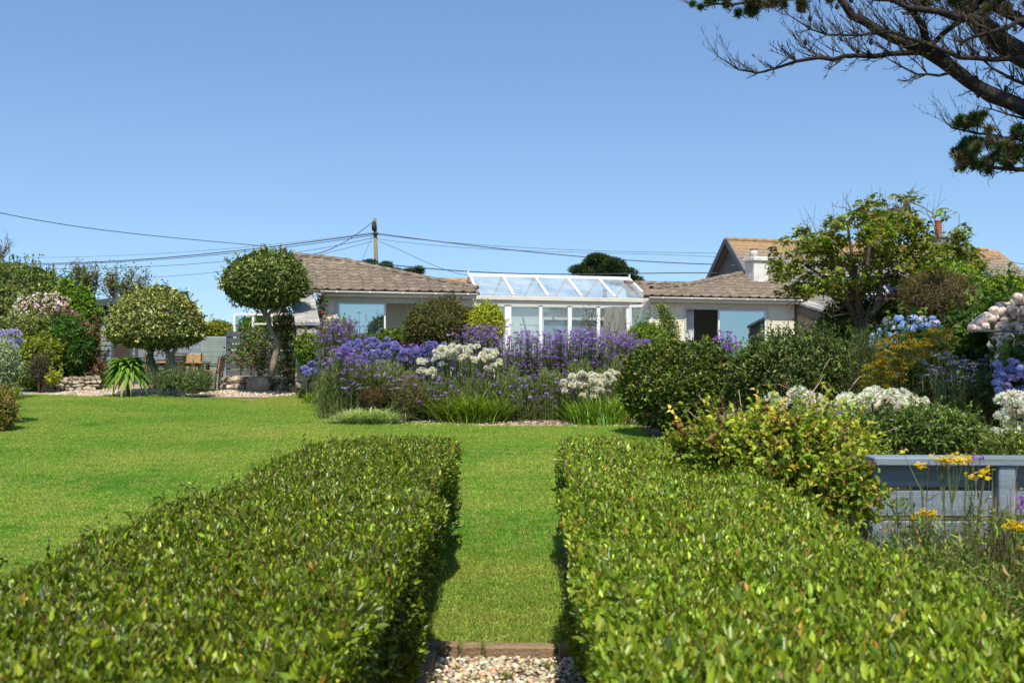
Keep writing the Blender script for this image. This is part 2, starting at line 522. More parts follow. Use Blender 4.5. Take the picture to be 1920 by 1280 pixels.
SOIL = surf('soil', (0.17, 0.12, 0.075), (0.09, 0.062, 0.04), 9, 0.95, 1.0, 40, coords='World', c3=(0.33, 0.25, 0.16), s3=14)
GRAVEL = surf('gravel_bed', (0.46, 0.37, 0.26), (0.27, 0.20, 0.13), 38, 0.9, 1.0, 70, coords='World', c3=(0.55, 0.47, 0.38), s3=25)
PEBBLE = leaf_mat('pebble_stone', 0.0, 0.55, 0.4)

def grid_sheet(name, xs, ys, mat, dz=0.0, poly=None):
    X, Y = np.meshgrid(xs, ys)
    Z = gz(X, Y) + dz
    V = np.stack([X, Y, Z], -1).reshape(-1, 3)
    nx, ny = len(xs), len(ys)
    a = (np.arange(ny - 1)[:, None] * nx + np.arange(nx - 1)[None]).ravel()
    Fq = np.stack([a, a + 1, a + 1 + nx, a + nx], 1)
    if poly is not None:
        c = V[Fq].mean(1); Fq = Fq[inpoly(c[:, :2], poly)]
    o = link(name, np_mesh(name, V, Fq, mat, smooth=True))
    o['kind'] = 'structure'
    return o

def inpoly(pts, poly):
    x, y = pts[:, 0], pts[:, 1]; r = np.zeros(len(pts), bool); n = len(poly)
    for i in range(n):
        x1, y1 = poly[i]; x2, y2 = poly[(i + 1) % n]
        c = ((y1 > y) != (y2 > y)) & (x < (x2 - x1) * (y - y1) / (y2 - y1 + 1e-12) + x1)
        r ^= c
    return r

def ext(a, b, n, far):   # dense in the garden, sparse beyond
    return np.concatenate([-np.geomspace(far, -a + 5, 12) if a < 0 else np.array([]), np.linspace(a, b, n), np.geomspace(b + 5, far, 12)])
grid_sheet('ground', ext(-40, 40, 60, 2500), np.concatenate([np.linspace(-60, 0, 5), np.linspace(1, 60, 120), np.geomspace(66, 2500, 14)]), SOIL, -0.012)

# outline of the lawn (world metres), its far rim follows the gravel and the flower bed
def gp(px, py):
    """point of the ground under a photo pixel"""
    d = ray(px, py); Y = 5.0
    for _ in range(60): Y = Y + 0.5 * ((CAMZ - G(0, Y)) / -d.z - Y)
    return Vector((d.x * Y, Y, G(0, Y)))
# far edge, from the left of the frame to the right
edge_px = [(-260, 752), (-60, 752), (20, 745), (60, 739), (150, 740), (250, 742), (340, 744), (430, 747), (490, 749), (530, 741), (570, 738), (605, 738), (618, 752), (625, 772), (640, 786), (720, 793), (830, 792), (930, 796), (1050, 797), (1130, 796), (1195, 795), (1215, 812), (1300, 830)]
EDGE = [gp(*e) for e in edge_px]
LAWN_POLY = [(-16, -4)] + [(-16, EDGE[0].y)] + [(p.x, p.y) for p in EDGE] + [(EDGE[-1].x, 10.2), (0.46, 10.0), (0.46, 6.22), (-0.72, 6.22), (-0.72, -4)]
# build as a strip mesh so the rim is smooth
def poly_sheet(name, poly, mat, dz, step=0.25):
    xs = np.arange(min(p[0] for p in poly), max(p[0] for p in poly) + step, step)
    ys = np.arange(min(p[1] for p in poly), max(p[1] for p in poly) + step, step)
    return grid_sheet(name, xs, ys, mat, dz, poly)
poly_sheet('lawn', LAWN_POLY, LAWNM, 0.0, 0.09)

# patio and bed surfaces
patio = [(-14, 24.4), (-6.2, 24.2), (-4.6, 24.0), (-3.0, 24.0), (-1.5, 24.0), (6, 23.0), (6, 30.5), (-14, 30.5)]
poly_sheet('gravel_patio', patio, GRAVEL, -0.006, 0.15)
bed = [(-3.75, 20.0), (-3.4, 19.1), (2.6, 18.75), (4.5, 18.0), (10, 12), (14, 12), (14, 26), (6, 30), (-5.2, 27.0), (-5.0, 24.6), (-3.9, 23.0)]
poly_sheet('flower_bed_soil', bed, SOIL, -0.004, 0.12)
path = [(-0.62, 4.0), (0.42, 4.0), (0.42, 6.17), (-0.62, 6.17)]
poly_sheet('gravel_path', [(-0.75, 0), (0.6, 0), (0.6, 6.1), (-0.75, 6.1)], GRAVEL, -0.02, 0.05)

# ---------------- lawn grass: one patch of blades set many times (geometry nodes)
def lawn_grass():
    nb = 2100; S = 0.5
    B = np.zeros((nb, 3)); B[:, 0] = rng.uniform(-S / 2, S / 2, nb); B[:, 1] = rng.uniform(-S / 2, S / 2, nb)
    D = rand_dirs(nb) * 0.75 + np.array([[0, 0, 1.0]]); D[:, 2] = np.abs(D[:, 2])
    h = rng.uniform(0.014, 0.034, nb)
    tuft = np.abs(lump_noise(B * 14, 1.0, 3)) ; h *= 0.75 + 0.6 * tuft
    D = unit(D)
    Sd = unit(np.cross(D, rand_dirs(nb))); w = rng.uniform(0.0022, 0.0045, (nb, 1))
    V = np.stack([B - Sd * w, B + Sd * w, B + D * h[:, None]], 1).reshape(-1, 3)
    Fc = np.arange(nb * 3).reshape(-1, 3)
    dead = rng.random(nb) < 0.18
    base = np.where(dead[:, None], np.array([[1.55, 1.12, 1.5]]), np.array([[1.05, 1.05, 1.0]])) * np.exp(rng.normal(0, .38, (nb, 1)))
    C = np.repeat(base, 3, axis=0)
    # seed points, where patches stand
    pts = []
    step = 0.42
    for y in np.arange(5.9, 26.0, step):
        xmax = 0.4 if y < 10 else 6
        x0 = -(y * 0.52 + 1.2)
        for x in np.arange(x0, xmax, step):
            pts.append((x + random.uniform(-.06, .06), y + random.uniform(-.06, .06)))
    pts = np.array(pts)
    pin = [(px_, py_) for px_, py_ in LAWN_POLY]
    keep = inpoly(pts, pin)
    for dx, dy in ((.2, 0), (-.2, 0), (0, .22), (0, -.2)): keep &= inpoly(pts + np.array([[dx, dy]]), pin)
    # keep out of hedge footprints
    keep &= ~((pts[:, 1] < 9.3) & (pts[:, 0] > -1.95) & (pts[:, 0] < -0.8))
    strip = []
    for y in np.arange(6.43, 9.8, 0.36):
        for x in (-0.47, -0.13, 0.2): strip.append((x + random.uniform(-.03, .03), y))
    pts = np.concatenate([pts[keep & ~((pts[:, 1] < 9.8) & (pts[:, 0] > -0.95))], np.array(strip)])
    PV = np.stack([pts[:, 0], pts[:, 1], gz(pts[:, 0], pts[:, 1])], 1)
    allV = np.concatenate([V, PV])
    me = np_mesh('lawn_grass', allV, Fc, GRASSM, np.concatenate([C, np.ones((len(PV), 3))]))
    a = me.attributes.new('seed_point', 'BOOLEAN', 'POINT')
    a.data.foreach_set('value', np.concatenate([np.zeros(len(V), bool), np.ones(len(PV), bool)]))
    a = me.attributes.new('spin', 'FLOAT', 'POINT')
    a.data.foreach_set('value', np.concatenate([np.zeros(len(V)), rng.integers(0, 4, len(PV)) * PI / 2]).astype(np.float32))
    a = me.attributes.new('tilt', 'FLOAT', 'POINT')
    a.data.foreach_set('value', np.concatenate([np.zeros(len(V)), np.where((PV[:, 1] > 9.8) & (PV[:, 1] < 27), math.atan(0.052), 0)]).astype(np.float32))
    o = link('lawn_grass', me)
    tag(o, 'short mown green grass covering the lawn and the strip between the hedges', 'grass', kind='stuff')
    ng = bpy.data.node_groups.new('scatter_grass', 'GeometryNodeTree')
    ng.interface.new_socket('Geometry', in_out='INPUT', socket_type='NodeSocketGeometry')
    ng.interface.new_socket('Geometry', in_out='OUTPUT', socket_type='NodeSocketGeometry')
    gi = ng.nodes.new('NodeGroupInput'); go = ng.nodes.new('NodeGroupOutput')
    na = ng.nodes.new('GeometryNodeInputNamedAttribute'); na.data_type = 'BOOLEAN'; na.inputs[0].default_value = 'seed_point'
    sg = ng.nodes.new('GeometryNodeSeparateGeometry'); sg.domain = 'POINT'
    ng.links.new(gi.outputs[0], sg.inputs[0]); ng.links.new(na.outputs[0], sg.inputs[1])
    ip = ng.nodes.new('GeometryNodeInstanceOnPoints')
    ng.links.new(sg.outputs[0], ip.inputs['Points']); ng.links.new(sg.outputs[1], ip.inputs['Instance'])
    ns = ng.nodes.new('GeometryNodeInputNamedAttribute'); ns.data_type = 'FLOAT'; ns.inputs[0].default_value = 'spin'
    nl = ng.nodes.new('GeometryNodeInputNamedAttribute'); nl.data_type = 'FLOAT'; nl.inputs[0].default_value = 'tilt'
    cx = ng.nodes.new('ShaderNodeCombineXYZ'); ng.links.new(ns.outputs[0], cx.inputs[2])
    cy = ng.nodes.new('ShaderNodeCombineXYZ'); ng.links.new(nl.outputs[0], cy.inputs[0])
    rr = ng.nodes.new('FunctionNodeRotateEuler'); rr.space = 'OBJECT'
    ng.links.new(cx.outputs[0], rr.inputs[0]); ng.links.new(cy.outputs[0], rr.inputs[1])
    ng.links.new(rr.outputs[0], ip.inputs['Rotation'])
    ng.links.new(ip.outputs[0], go.inputs[0])
    md = o.modifiers.new('scatter', 'NODES'); md.node_group = ng
lawn_grass()

# ---------------- edging pavers and pebbles of the path
PAVER = surf('old_paver', (0.33, 0.225, 0.13), (0.18, 0.12, 0.07), 14, 0.9, 0.7, 60, c3=(0.12, 0.12, 0.06), s3=5, coords='World')
edging = empty('paver_edging', (0, 6.17, 0), 0, 'row of old brown pavers edging the pebble path where the grass strip starts', 'edging')
def slab(cx, cy, cz, sx, sy, sz, rz=0, tilt=0, seed=0):
    r = random.Random(seed); m = MB()
    M = Matrix.Rotation(rz, 3, 'Z') @ Matrix.Rotation(tilt, 3, 'X')
    nx = max(2, int(sx / .05)); pts = []; x, y, z = sx / 2, sy / 2, sz / 2
    p = [Vector(q) for q in ((-x, -y, -z), (x, -y, -z), (x, y, -z), (-x, y, -z), (-x, -y, z), (x, -y, z), (x, y, z), (-x, y, z))]
    p = [M @ (q + Vector((r.uniform(-.006, .006), r.uniform(-.006, .006), r.uniform(-.003, .003)))) + Vector((cx, cy, cz)) for q in p]
    return m.hexa(p)
xs_ = [(-0.46, 0.20), (-0.305, 0.095), (-0.085, 0.30)]
k = 0
for (cx, w, cy) in [(-0.445, 0.245, 6.17), (-0.243, 0.125, 6.165), (0.055, 0.43, 6.155), (0.36, 0.14, 6.14)]:
    slab(cx, cy, 0.022, w, 0.105, 0.08, random.uniform(-.02, .02), .02, k).build('paver', PAVER, edging, bevel=0.01); k += 1
for i, cy in enumerate([5.98, 5.76, 5.54, 5.32, 5.10, 4.88]):
    slab(-0.51, cy, 0.022, 0.11, 0.20, 0.08, random.uniform(-.03, .03), 0, 20 + i).build('paver', PAVER, edging, bevel=0.01)
for i, cy in enumerate([6.19, 6.0, 5.8, 5.6]):
    slab(-0.63, cy, 0.02, 0.11, 0.19, 0.08, random.uniform(-.03, .03), 0, 40 + i).build('paver', PAVER, edging, bevel=0.01)

def pebbles(name, label, n, xr, yr, rad, pal, z0, sub=True):
    # a 42-vertex ball squeezed differently for every stone
    import bmesh
    bm = bmesh.new(); bmesh.ops.create_icosphere(bm, subdivisions=2 if sub else 1, radius=1)
    bv = np.array([v.co[:] for v in bm.verts]); bf = np.array([[v.index for v in f.verts] for f in bm.faces]); bm.free()
    C = pick(pal, n, .18); k = len(bv)
    x = rng.uniform(*xr, n); y = rng.uniform(*yr, n)
    s = rad * np.exp(rng.normal(0, .28, n))
    Vs = []
    for i in range(n):
        M = Euler(tuple(rng.uniform(0, 6, 3))).to_matrix()
        q = bv * np.array([[1, rng.uniform(.6, .9), rng.uniform(.45, .7)]]) * (1 + .1 * lump_noise(bv, 1.5, i))[:, None]
        q = q @ np.array(Matrix.Rotation(rng.uniform(0, 6), 3, 'Z')) @ np.array(Euler((rng.normal(0, .35), rng.normal(0, .35), 0)).to_matrix())
        Vs.append(q * s[i] + np.array([[x[i], y[i], G(x[i], y[i]) + z0 + rng.uniform(0, rad * .9)]]))
    V = np.concatenate(Vs); Fc = (bf[None] + (np.arange(n) * k)[:, None, None]).reshape(-1, 3)
    o = link(name, np_mesh(name, V, Fc, PEBBLE, np.repeat(C, k, axis=0), True))
    tag(o, label, 'gravel', kind='stuff')
pebbles('path_pebbles', 'rounded cream and tan pebbles filling the path between the hedges', 1500, (-0.455, 0.5), (5.15, 6.10), 0.0145,
        [(.52, .43, .28, 4), (.44, .34, .20, 3), (.62, .56, .43, 2.2), (.27, .21, .14, 2.4), (.46, .26, .11, .5), (.32, .29, .25, 1.5)], -0.012)
pebbles('patio_gravel', 'pale tan gravel along the lawn edge beside the table', 2600, (-11.5, -5.4), (24.35, 26.0), 0.022,
        [(.58, .47, .34, 4), (.48, .36, .25, 3), (.66, .58, .5, 3), (.34, .26, .2, 2)], -0.01, False)
pebbles('bed_gravel', 'pale stone chippings at the front rim of the flower bed', 1100, (-3.3, 2.4), (18.8, 19.5), 0.018,
        [(.50, .38, .26, 4), (.40, .30, .2, 3), (.55, .46, .36, 2)], -0.008, False)
# ================================================================== BUNGALOW
A_H = math.radians(14)
UX = Vector((math.cos(A_H), math.sin(A_H), 0)); VX = Vector((math.sin(A_H), -math.cos(A_H), 0)); ZX = Vector((0, 0, 1))
H0 = P(605, 545, 27.0); H0.z = 0
def FU(px, py, off=0.0):
    """photo pixel -> (u, z) on the plane parallel to the front, 'off' metres before it"""
    d = ray(px, py); o = Vector((0, 0, CAMZ)); p0 = H0 + VX * off
    t = (p0 - o).dot(VX) / d.dot(VX)
    q = o + d * t
    return (q - H0).dot(UX), q.z
def W(u, v, z): return H0 + UX * u + VX * v + ZX * z
MH = Matrix((UX, -VX, ZX)).transposed()      # local x = along front, y = inward, z = up
def hb(m, u0, u1, v0, v1, z0, z1):
    p = [W(u0, v0, z0), W(u1, v0, z0), W(u1, v1, z0), W(u0, v1, z0), W(u0, v0, z1), W(u1, v0, z1), W(u1, v1, z1), W(u0, v1, z1)]
    if v1 > v0: p = [p[3], p[2], p[1], p[0], p[7], p[6], p[5], p[4]]
    return m.hexa(p)

ROOFTILE = surf('concrete_tile', (0.22, 0.17, 0.12), (0.125, 0.098, 0.072), 9, 0.9, 0.7, 50, coords='World', c3=(0.28, 0.215, 0.145), s3=3.5, per_obj=0.14)
LICHEN = surf('lichened_tile', (0.46, 0.27, 0.10), (0.24, 0.18, 0.13), 4, 0.9, 0.6, 40, coords='World', c3=(0.30, 0.25, 0.19), s3=2.2, per_obj=0.1)
SIDING = surf('cream_painted_boards', (0.74, 0.68, 0.54), (0.67, 0.61, 0.475), 5, 0.6, 0.12, 40, coords='World')
FASCIA = surf('painted_fascia', (0.70, 0.66, 0.54), (0.63, 0.59, 0.48), 3, 0.5, coords='World')
UPVC = surf('white_window_frame', (0.78, 0.78, 0.74), (0.74, 0.74, 0.70), 3, 0.35)
GREYFR = surf('grey_green_frame', (0.50, 0.52, 0.46), (0.44, 0.46, 0.41), 3, 0.4)
INTW = surf('room_wall_paint', (0.62, 0.60, 0.53), (0.58, 0.56, 0.49), 2, 0.8)
INTD = surf('dark_room_wall', (0.42, 0.38, 0.32), (0.36, 0.325, 0.27), 2, 0.8)
CURTAIN = surf('white_curtain', (0.75, 0.76, 0.74), (0.66, 0.68, 0.68), 3, 0.8)
GLASS = glass_mat('window_glass', (0.55, 0.75, 0.78), 0.42)
CGLASS = glass_mat('conservatory_glass', (0.93, 0.97, 0.97), 0.06, haze=.05)
RGLASS = glass_mat('roof_glass', (0.96, 0.985, 0.99), 0.08, 0.05, 1.3, .16)
RENDERW = surf('white_render', (0.74, 0.71, 0.63), (0.60, 0.57, 0.49), 7, 0.85, 0.5, 60, c3=(0.50, 0.46, 0.38), s3=3)
CONC = surf('weathered_coping', (0.36, 0.345, 0.30), (0.235, 0.225, 0.195), 7, 0.92, 0.7, 40, c3=(0.44, 0.42, 0.37), s3=3)
STONE = surf('garden_stone', (0.38, 0.30, 0.20), (0.20, 0.155, 0.105), 7, 0.9, 0.8, 30, c3=(0.47, 0.41, 0.32), s3=3, per_obj=0.3)
MORTAR = surf('mortar', (0.30, 0.255, 0.19), (0.20, 0.17, 0.13), 12, 0.95, 0.8, 40)

uL0, _ = FU(603, 545); uL1, _ = FU(884, 549); uR0, _ = FU(1216, 556); uR1, _ = FU(1490, 562)
zE = FU(750, 548, .3)[1]                 # eaves (top of gutter)
zF = 1.12                                # floor level
house = empty('bungalow', W(uL0, 0, zF), 0, 'long low cream bungalow with brown tiled roof and a glazed sunroom in its middle', 'house')
REC = -0.55                              # the sunroom front stands back

def siding(name, u0, u1, z0, z1, v, ribs=0.075):
    m = MB(); n = int((z1 - z0) / ribs)
    for i in range(n + 1):
        a = z0 + i * ribs; b = min(a + ribs, z1)
        if b - a < .005: continue
        p = [W(u0, v, a), W(u1, v, a), W(u1, v - .05, a), W(u0, v - .05, a), W(u0, v - .006, b), W(u1, v - .006, b), W(u1, v - .05, b), W(u0, v - .05, b)]
        m.hexa(p)
    return m.build(name, SIDING, house)

def wall_run(u0, u1, win, v=0.0, room=None):
    """wall with one opening win=(ua, ub, za, zb)"""
    ua, ub, za, zb = win
    siding('wall', u0, ua, zF - .3, zE - .12, v)
    siding('wall', ub, u1, zF - .3, zE - .12, v)
    if za > zF - .2: siding('wall', ua, ub, zF - .3, za, v)
    m = MB(); hb(m, ua, ub, v - .004, v - .06, zb, zE - .12); m.build('lintel_board', FASCIA, house)

ov = 0.30
# windows: pixel rectangles
wl = (FU(633, 0)[0], FU(812, 0)[0], zF + .05, FU(720, 564)[1])
wr = (FU(1284, 0)[0], FU(1441, 0)[0], zF + .05, FU(1360, 577)[1])
wall_run(uL0, uL1, wl); wall_run(uR0, uR1, wr)

def frame_rect(name, u0, u1, z0, z1, v, t, dpt, mat, parent, bottom=True):
    m = MB()
    hb(m, u0, u0 + t, v, v - dpt, z0, z1); hb(m, u1 - t, u1, v, v - dpt, z0, z1)
    hb(m, u0 + t, u1 - t, v - .002, v - dpt + .002, z1 - t, z1)
    if bottom: hb(m, u0 + t, u1 - t, v - .002, v - dpt + .002, z0, z0 + t)
    return m.build(name, mat, parent)
def pane(u0, u1, z0, z1, v, mat, parent, name='pane'):
    m = MB(); hb(m, u0, u1, v, v - .008, z0, z1); return m.build(name, mat, parent)

def slider(win, split, left_glass, curtain=None):
    ua, ub, za, zb = win
    fr = frame_rect('window', ua, ub, za, zb, .02, .06, .12, GREYFR, house)
    us = FU(split, 0)[0]
    t = .045
    if left_glass: g0, g1 = ua + .06, us + t / 2
    else: g0, g1 = us - t / 2, ub - .06
    s = frame_rect('sash', g0, g1, za + .06, zb - .06, -.005, t, .05, UPVC, fr)
    pane(g0 + t, g1 - t, za + .1, zb - .1, -.03, GLASS, fr)
    m = MB()
    if curtain:
        c0, c1 = curtain; n = 14
        for i in range(n):
            a = c0 + (c1 - c0) * i / n; b = c0 + (c1 - c0) * (i + 1) / n
            va, vb = (-.16, -.22) if i % 2 == 0 else (-.22, -.16)
            m.add([W(a, va, za + .02), W(b, vb, za + .02), W(b, vb, zb - .04), W(a, va, zb - .04), W(a, va - .01, za + .02), W(b, vb - .01, za + .02), W(b, vb - .01, zb - .04), W(a, va - .01, zb - .04)],
                  [(0, 1, 2, 3), (4, 7, 6, 5), (0, 3, 7, 4), (1, 5, 6, 2), (3, 2, 6, 7), (0, 4, 5, 1)])
        m.build('curtain', CURTAIN, fr)
    return fr
slider(wl, 725, True, (wl[0] + .05, wl[0] + .3))
slider(wr, 1349, False, (wr[0] + .05, wr[0] + .38))
# a second stile inside the right hand glass
us = FU(1430, 0)[0]; m = MB(); hb(m, us - .03, us + .01, -.045, -.075, wr[2] + .06, wr[3] - .06); m.build('stile', UPVC, house)

def room(u0, u1, dep, mat, z1, vf=-.07, fm=None, name='room'):
    m = MB()
    a = [W(u0, vf, zF), W(u1, vf, zF), W(u1, -dep, zF), W(u0, -dep, zF)]; b = [Vector(q) + ZX * (z1 - zF) for q in a]
    m.add(a + b, [(0, 1, 2, 3), (4, 7, 6, 5), (3, 2, 6, 7), (0, 3, 7, 4), (1, 5, 6, 2)])
    return m.build(name, mat, house)
room(uL0 + .1, uL1 - .05, 1.4, INTW, zE - .14, name='room_wall')
room(uR0 + .1, uR1 - .1, 3.2, INTD, zE - .14, name='room_wall')

# ---------------- sunroom
cg = empty('sunroom', W(uL1, REC, zF)); cg.parent = house
cg.location = house.matrix_basis.inverted() @ W(uL1, REC, zF) if False else (W(uL1, REC, zF) - Vector(house.location))
cu0 = FU(893, 557, REC)[0]; cu1 = FU(1216, 565, REC)[0]; czB = FU(1050, 560, REC)[1]
m = MB(); hb(m, cu0 - .02, cu1 + .02, REC + .10, REC - .06, czB - .07, czB + .05); m.build('eaves_beam', PAINT_CREAM, cg, bevel=.008)
m = MB(); hb(m, cu0, cu1, REC + .03, REC - .06, czB - .20, czB - .072); m.build('head_board', FASCIA, cg)
zD = czB - .20
# left narrow return wall and posts
posts = [(881, 893, 'm'), (903, 911, 'm'), (949, 961, 'w'), (1013, 1019, 'w'), (1067, 1074, 'w'), (1121, 1127, 'w'), (1176, 1183, 'w'), (1209, 1216, 'w')]
for (a, b, t) in posts:
    ua, ub = FU(a, 0, REC)[0], FU(b, 0, REC)[0]
    m = MB(); hb(m, ua, ub, REC, REC - .07, zF, zD); m.build('post', UPVC if t == 'w' else GREYFR, cg)
edges = [FU((a + b) / 2, 0, REC)[0] for a, b, t in posts]
for i, (a, b) in enumerate(zip(edges[:-1], edges[1:])):
    if i in (5,): continue      # the open door leaves this bay clear
    pane(a + .03, b - .03, zF + .12, zD - .02, REC - .03, CGLASS, cg)
    m = MB(); hb(m, a + .03, b - .03, REC - .012, REC - .055, zF, zF + .12); m.build('bottom_rail', UPVC, cg)
# open door leaf swung towards the garden
hu = FU(1180, 0, REC)[0]
def door_leaf():
    z0, z1 = zF + .02, FU(1200, 570, 0.1)[1]
    d = (UX * 0.52 + VX * 0.55); o = W(hu + .02, REC + .02, 0)
    n = d.normalized().cross(ZX) * .022; L = d.length; d = d.normalized(); t = .075
    dr = MB()
    def bx(a0, a1, za, zb, th=1.0):
        p = [o + d * a0 - n * th + ZX * za, o + d * a1 - n * th + ZX * za, o + d * a1 + n * th + ZX * za, o + d * a0 + n * th + ZX * za]
        dr.hexa(p + [q + ZX * (zb - za) for q in p])
    bx(0, t, z0, z1); bx(L - t, L, z0, z1); bx(t, L - t, z1 - t, z1, .96); bx(t, L - t, z0, z0 + .16, .96)
    door = dr.build('open_door', UPVC, cg, bevel=.004); door['label'] = 'white framed glass door swung open'
    dr = MB()
    bx(t, L - t, z0 + .16, z1 - t, .15); pn = dr.build('pane', CGLASS, door)
    pn.matrix_parent_inverse.identity()
door_leaf()
# glass roof: front slope up to the ridge, and the back slope
ru0, rz = FU(880, 516, REC - 1.75); ru1, rz1 = FU(1178, 522, REC - 1.75); rz = (rz + rz1) / 2
vR = REC - 1.75
m = MB(); m.bar(W(ru0 - .05, vR, rz), W(ru1 + .05, vR, rz), .09, .10); m.build('ridge_beam', UPVC, cg)
nb = 6
fr_pts = []
for i in range(nb):
    t = i / (nb - 1)
    a = W(ru0 + (ru1 - ru0) * t, vR, rz + .01); uu = cu0 + .05 + (cu1 - .12 - cu0) * t; b = W(uu, REC + .08, czB + .07)
    m = MB(); m.bar(a, b, .075, .075); m.build('rafter', UPVC, cg)
    c = W(ru0 + (ru1 - ru0) * t - .05, vR - 1.35, czB + .1)
    m = MB(); m.bar(a - ZX * .03, c, .06, .06); m.build('rafter', UPVC, cg)
    fr_pts.append((a, b, c))
for (a, b, c), (a2, b2, c2) in zip(fr_pts[:-1], fr_pts[1:]):
    e = UX * .04
    m = MB()
    p = [b + e, b2 - e, a2 - e, a + e]; n_ = (p[1] - p[0]).cross(p[3] - p[0]).normalized() * .01
    m.hexa([q - n_ for q in p] + [q + n_ for q in p]); m.build('roof_pane', RGLASS, cg)
    m = MB()
    p = [a + e, a2 - e, c2 - e, c + e]; n_ = (p[1] - p[0]).cross(p[3] - p[0]).normalized() * .01
    p = [q - ZX * .05 for q in p]
    m.hexa([q - n_ for q in p] + [q + n_ for q in p]); m.build('roof_pane', RGLASS, cg)
m = MB(); hb(m, ru0 - .1, ru1 + .05, vR - 1.3, vR - 1.42, czB + .0, czB + .12); m.build('back_beam', UPVC, cg)
for (a, b, u) in ((fr_pts[0][0], fr_pts[0][1], -1), (fr_pts[-1][0], fr_pts[-1][1], 1)):   # little verge finials
    m = MB(); m.box(a + ZX * .08 + UX * .04 * u, (.03, .05, .10), MH); m.build('finial', UPVC, cg)
# inside of the sunroom: floor, back wall with a doorway, sideboard, picture
m = MB(); hb(m, uL1, uR0, REC - .08, REC - 3.3, zF - .05, zF); m.build('floor', surf('pale_floor', (.55, .52, .46), (.5, .47, .41), 2, .4), cg)
vB = REC - 3.3
bu0, bu1 = FU(1022, 0, vB)[0], FU(1142, 0, vB)[0]
LIVW = surf('pale_room_wall', (0.60, 0.63, 0.60), (0.55, 0.585, 0.56), 2, .8)
for (a, b) in ((uL1 - .3, bu0), (bu1, uR0 + .6)):
    m = MB(); hb(m, a, b, vB, vB - .1, zF, zD + .2); m.build('back_wall', LIVW, cg)
zt = FU(1080, 600, vB)[1]
m = MB(); hb(m, bu0, bu1, vB, vB - .1, zt, zD + .2); m.build('back_wall', LIVW, cg)
m = MB(); hb(m, bu0 - .05, bu1 + .05, vB - .12, vB - .16, zF, zt + .05); m.build('glazing_panel', surf('blue_grey_glazing', (.20, .27, .33), (.18, .245, .30), 2, .5), cg)  # flat panel coloured blue-grey to stand in for glazing and sky beyond
for u in (uL1 - .28, uR0 + .45):
    m = MB(); hb(m, u, u + .1, REC - .1, vB + .005, zF, zD + .1); m.build('side_wall', LIVW, cg)
p0 = FU(985, 608, vB + .02); p1 = FU(1011, 640, vB + .02)
frame_rect('picture_frame', p0[0], p1[0], p1[1], p0[1], vB + .03, .025, .025, GREYFR, cg)
pane(p0[0] + .02, p1[0] - .02, p1[1] + .02, p0[1] - .02, vB + .015, surf('pale_picture', (.66, .68, .66), (.55, .60, .62), 3, .6), cg, 'picture')

# ---------------- gutters, fascia, downpipes
def gutter(u0, u1, v, z):
    m = MB(); n = 7; r = .055
    pr = [(math.cos(PI + PI * k / (n - 1)) * r, math.sin(PI + PI * k / (n - 1)) * r) for k in range(n)]
    vs = []
    for u in (u0, u1):
        for (a, b) in pr: vs.append(W(u, v + a, z + b))
        for (a, b) in reversed(pr): vs.append(W(u, v + a * .85, z + b * .85))
    k = 2 * n; fs = [(i, (i + 1) % k, k + (i + 1) % k, k + i) for i in range(k)] + [tuple(range(k - 1, -1, -1)), tuple(range(k, 2 * k))]
    m.add(vs, fs)
    for u in np.arange(u0 + .4, u1, .9): hb(m, u, u + .05, v + .06, v - .03, z - .058, z + .004)
    return m
gutter(uL0 - .05, uL1 + .10, ov + .02, zE).build('gutter', PAINT_CREAM, house, True)
gutter(uR0 - .12, uR1 + .02, ov + .02, zE).build('gutter', PAINT_CREAM, house, True)
for (a, b) in ((uL0 - .02, uL1 + .06), (uR0 - .08, uR1)):
    m = MB(); hb(m, a, b, ov - .035, ov - .06, zE - .13, zE + .03); m.build('fascia', FASCIA, house)
    m = MB(); hb(m, a, b, ov - .062, -.05, zE - .125, zE - .105); m.build('soffit', FASCIA, house)
m = MB(); m.tube([W(uL1 + .05, ov - .02, zE - .05), W(uL1 + .05, ov - .1, zE - .2), W(uL1 - .02, .06, zE - .33), W(uL1 - .02, .05, zF)], .035, 8); m.build('downpipe', PAINT_CREAM, house, True)
m = MB(); m.tube([W(uR0 - .06, ov - .02, zE - .05), W(uR0 - .06, ov - .12, zE - .2), W(uR0 - .04, .06, zE - .33), W(uR0 - .04, .05, zF)], .035, 8); m.build('downpipe', PAINT_CREAM, house, True)
for (u, v) in ((uL1, 0), (uR0 - .05, 0)):     # side returns of the wings beside the sunroom
    m = MB(); hb(m, u, u + .05, v - .003, v - 4, zF - .2, zE - .13); m.build('side_wall', SIDING, house)
m = MB(); hb(m, uL0, uL0 + .05, -.06, -5, zF - .2, zE - .1); m.build('side_wall', SIDING, house)
m = MB(); hb(m, uR1 - .05, uR1, -.06, -5, zF - .2, zE - .1); m.build('side_wall', SIDING, house)

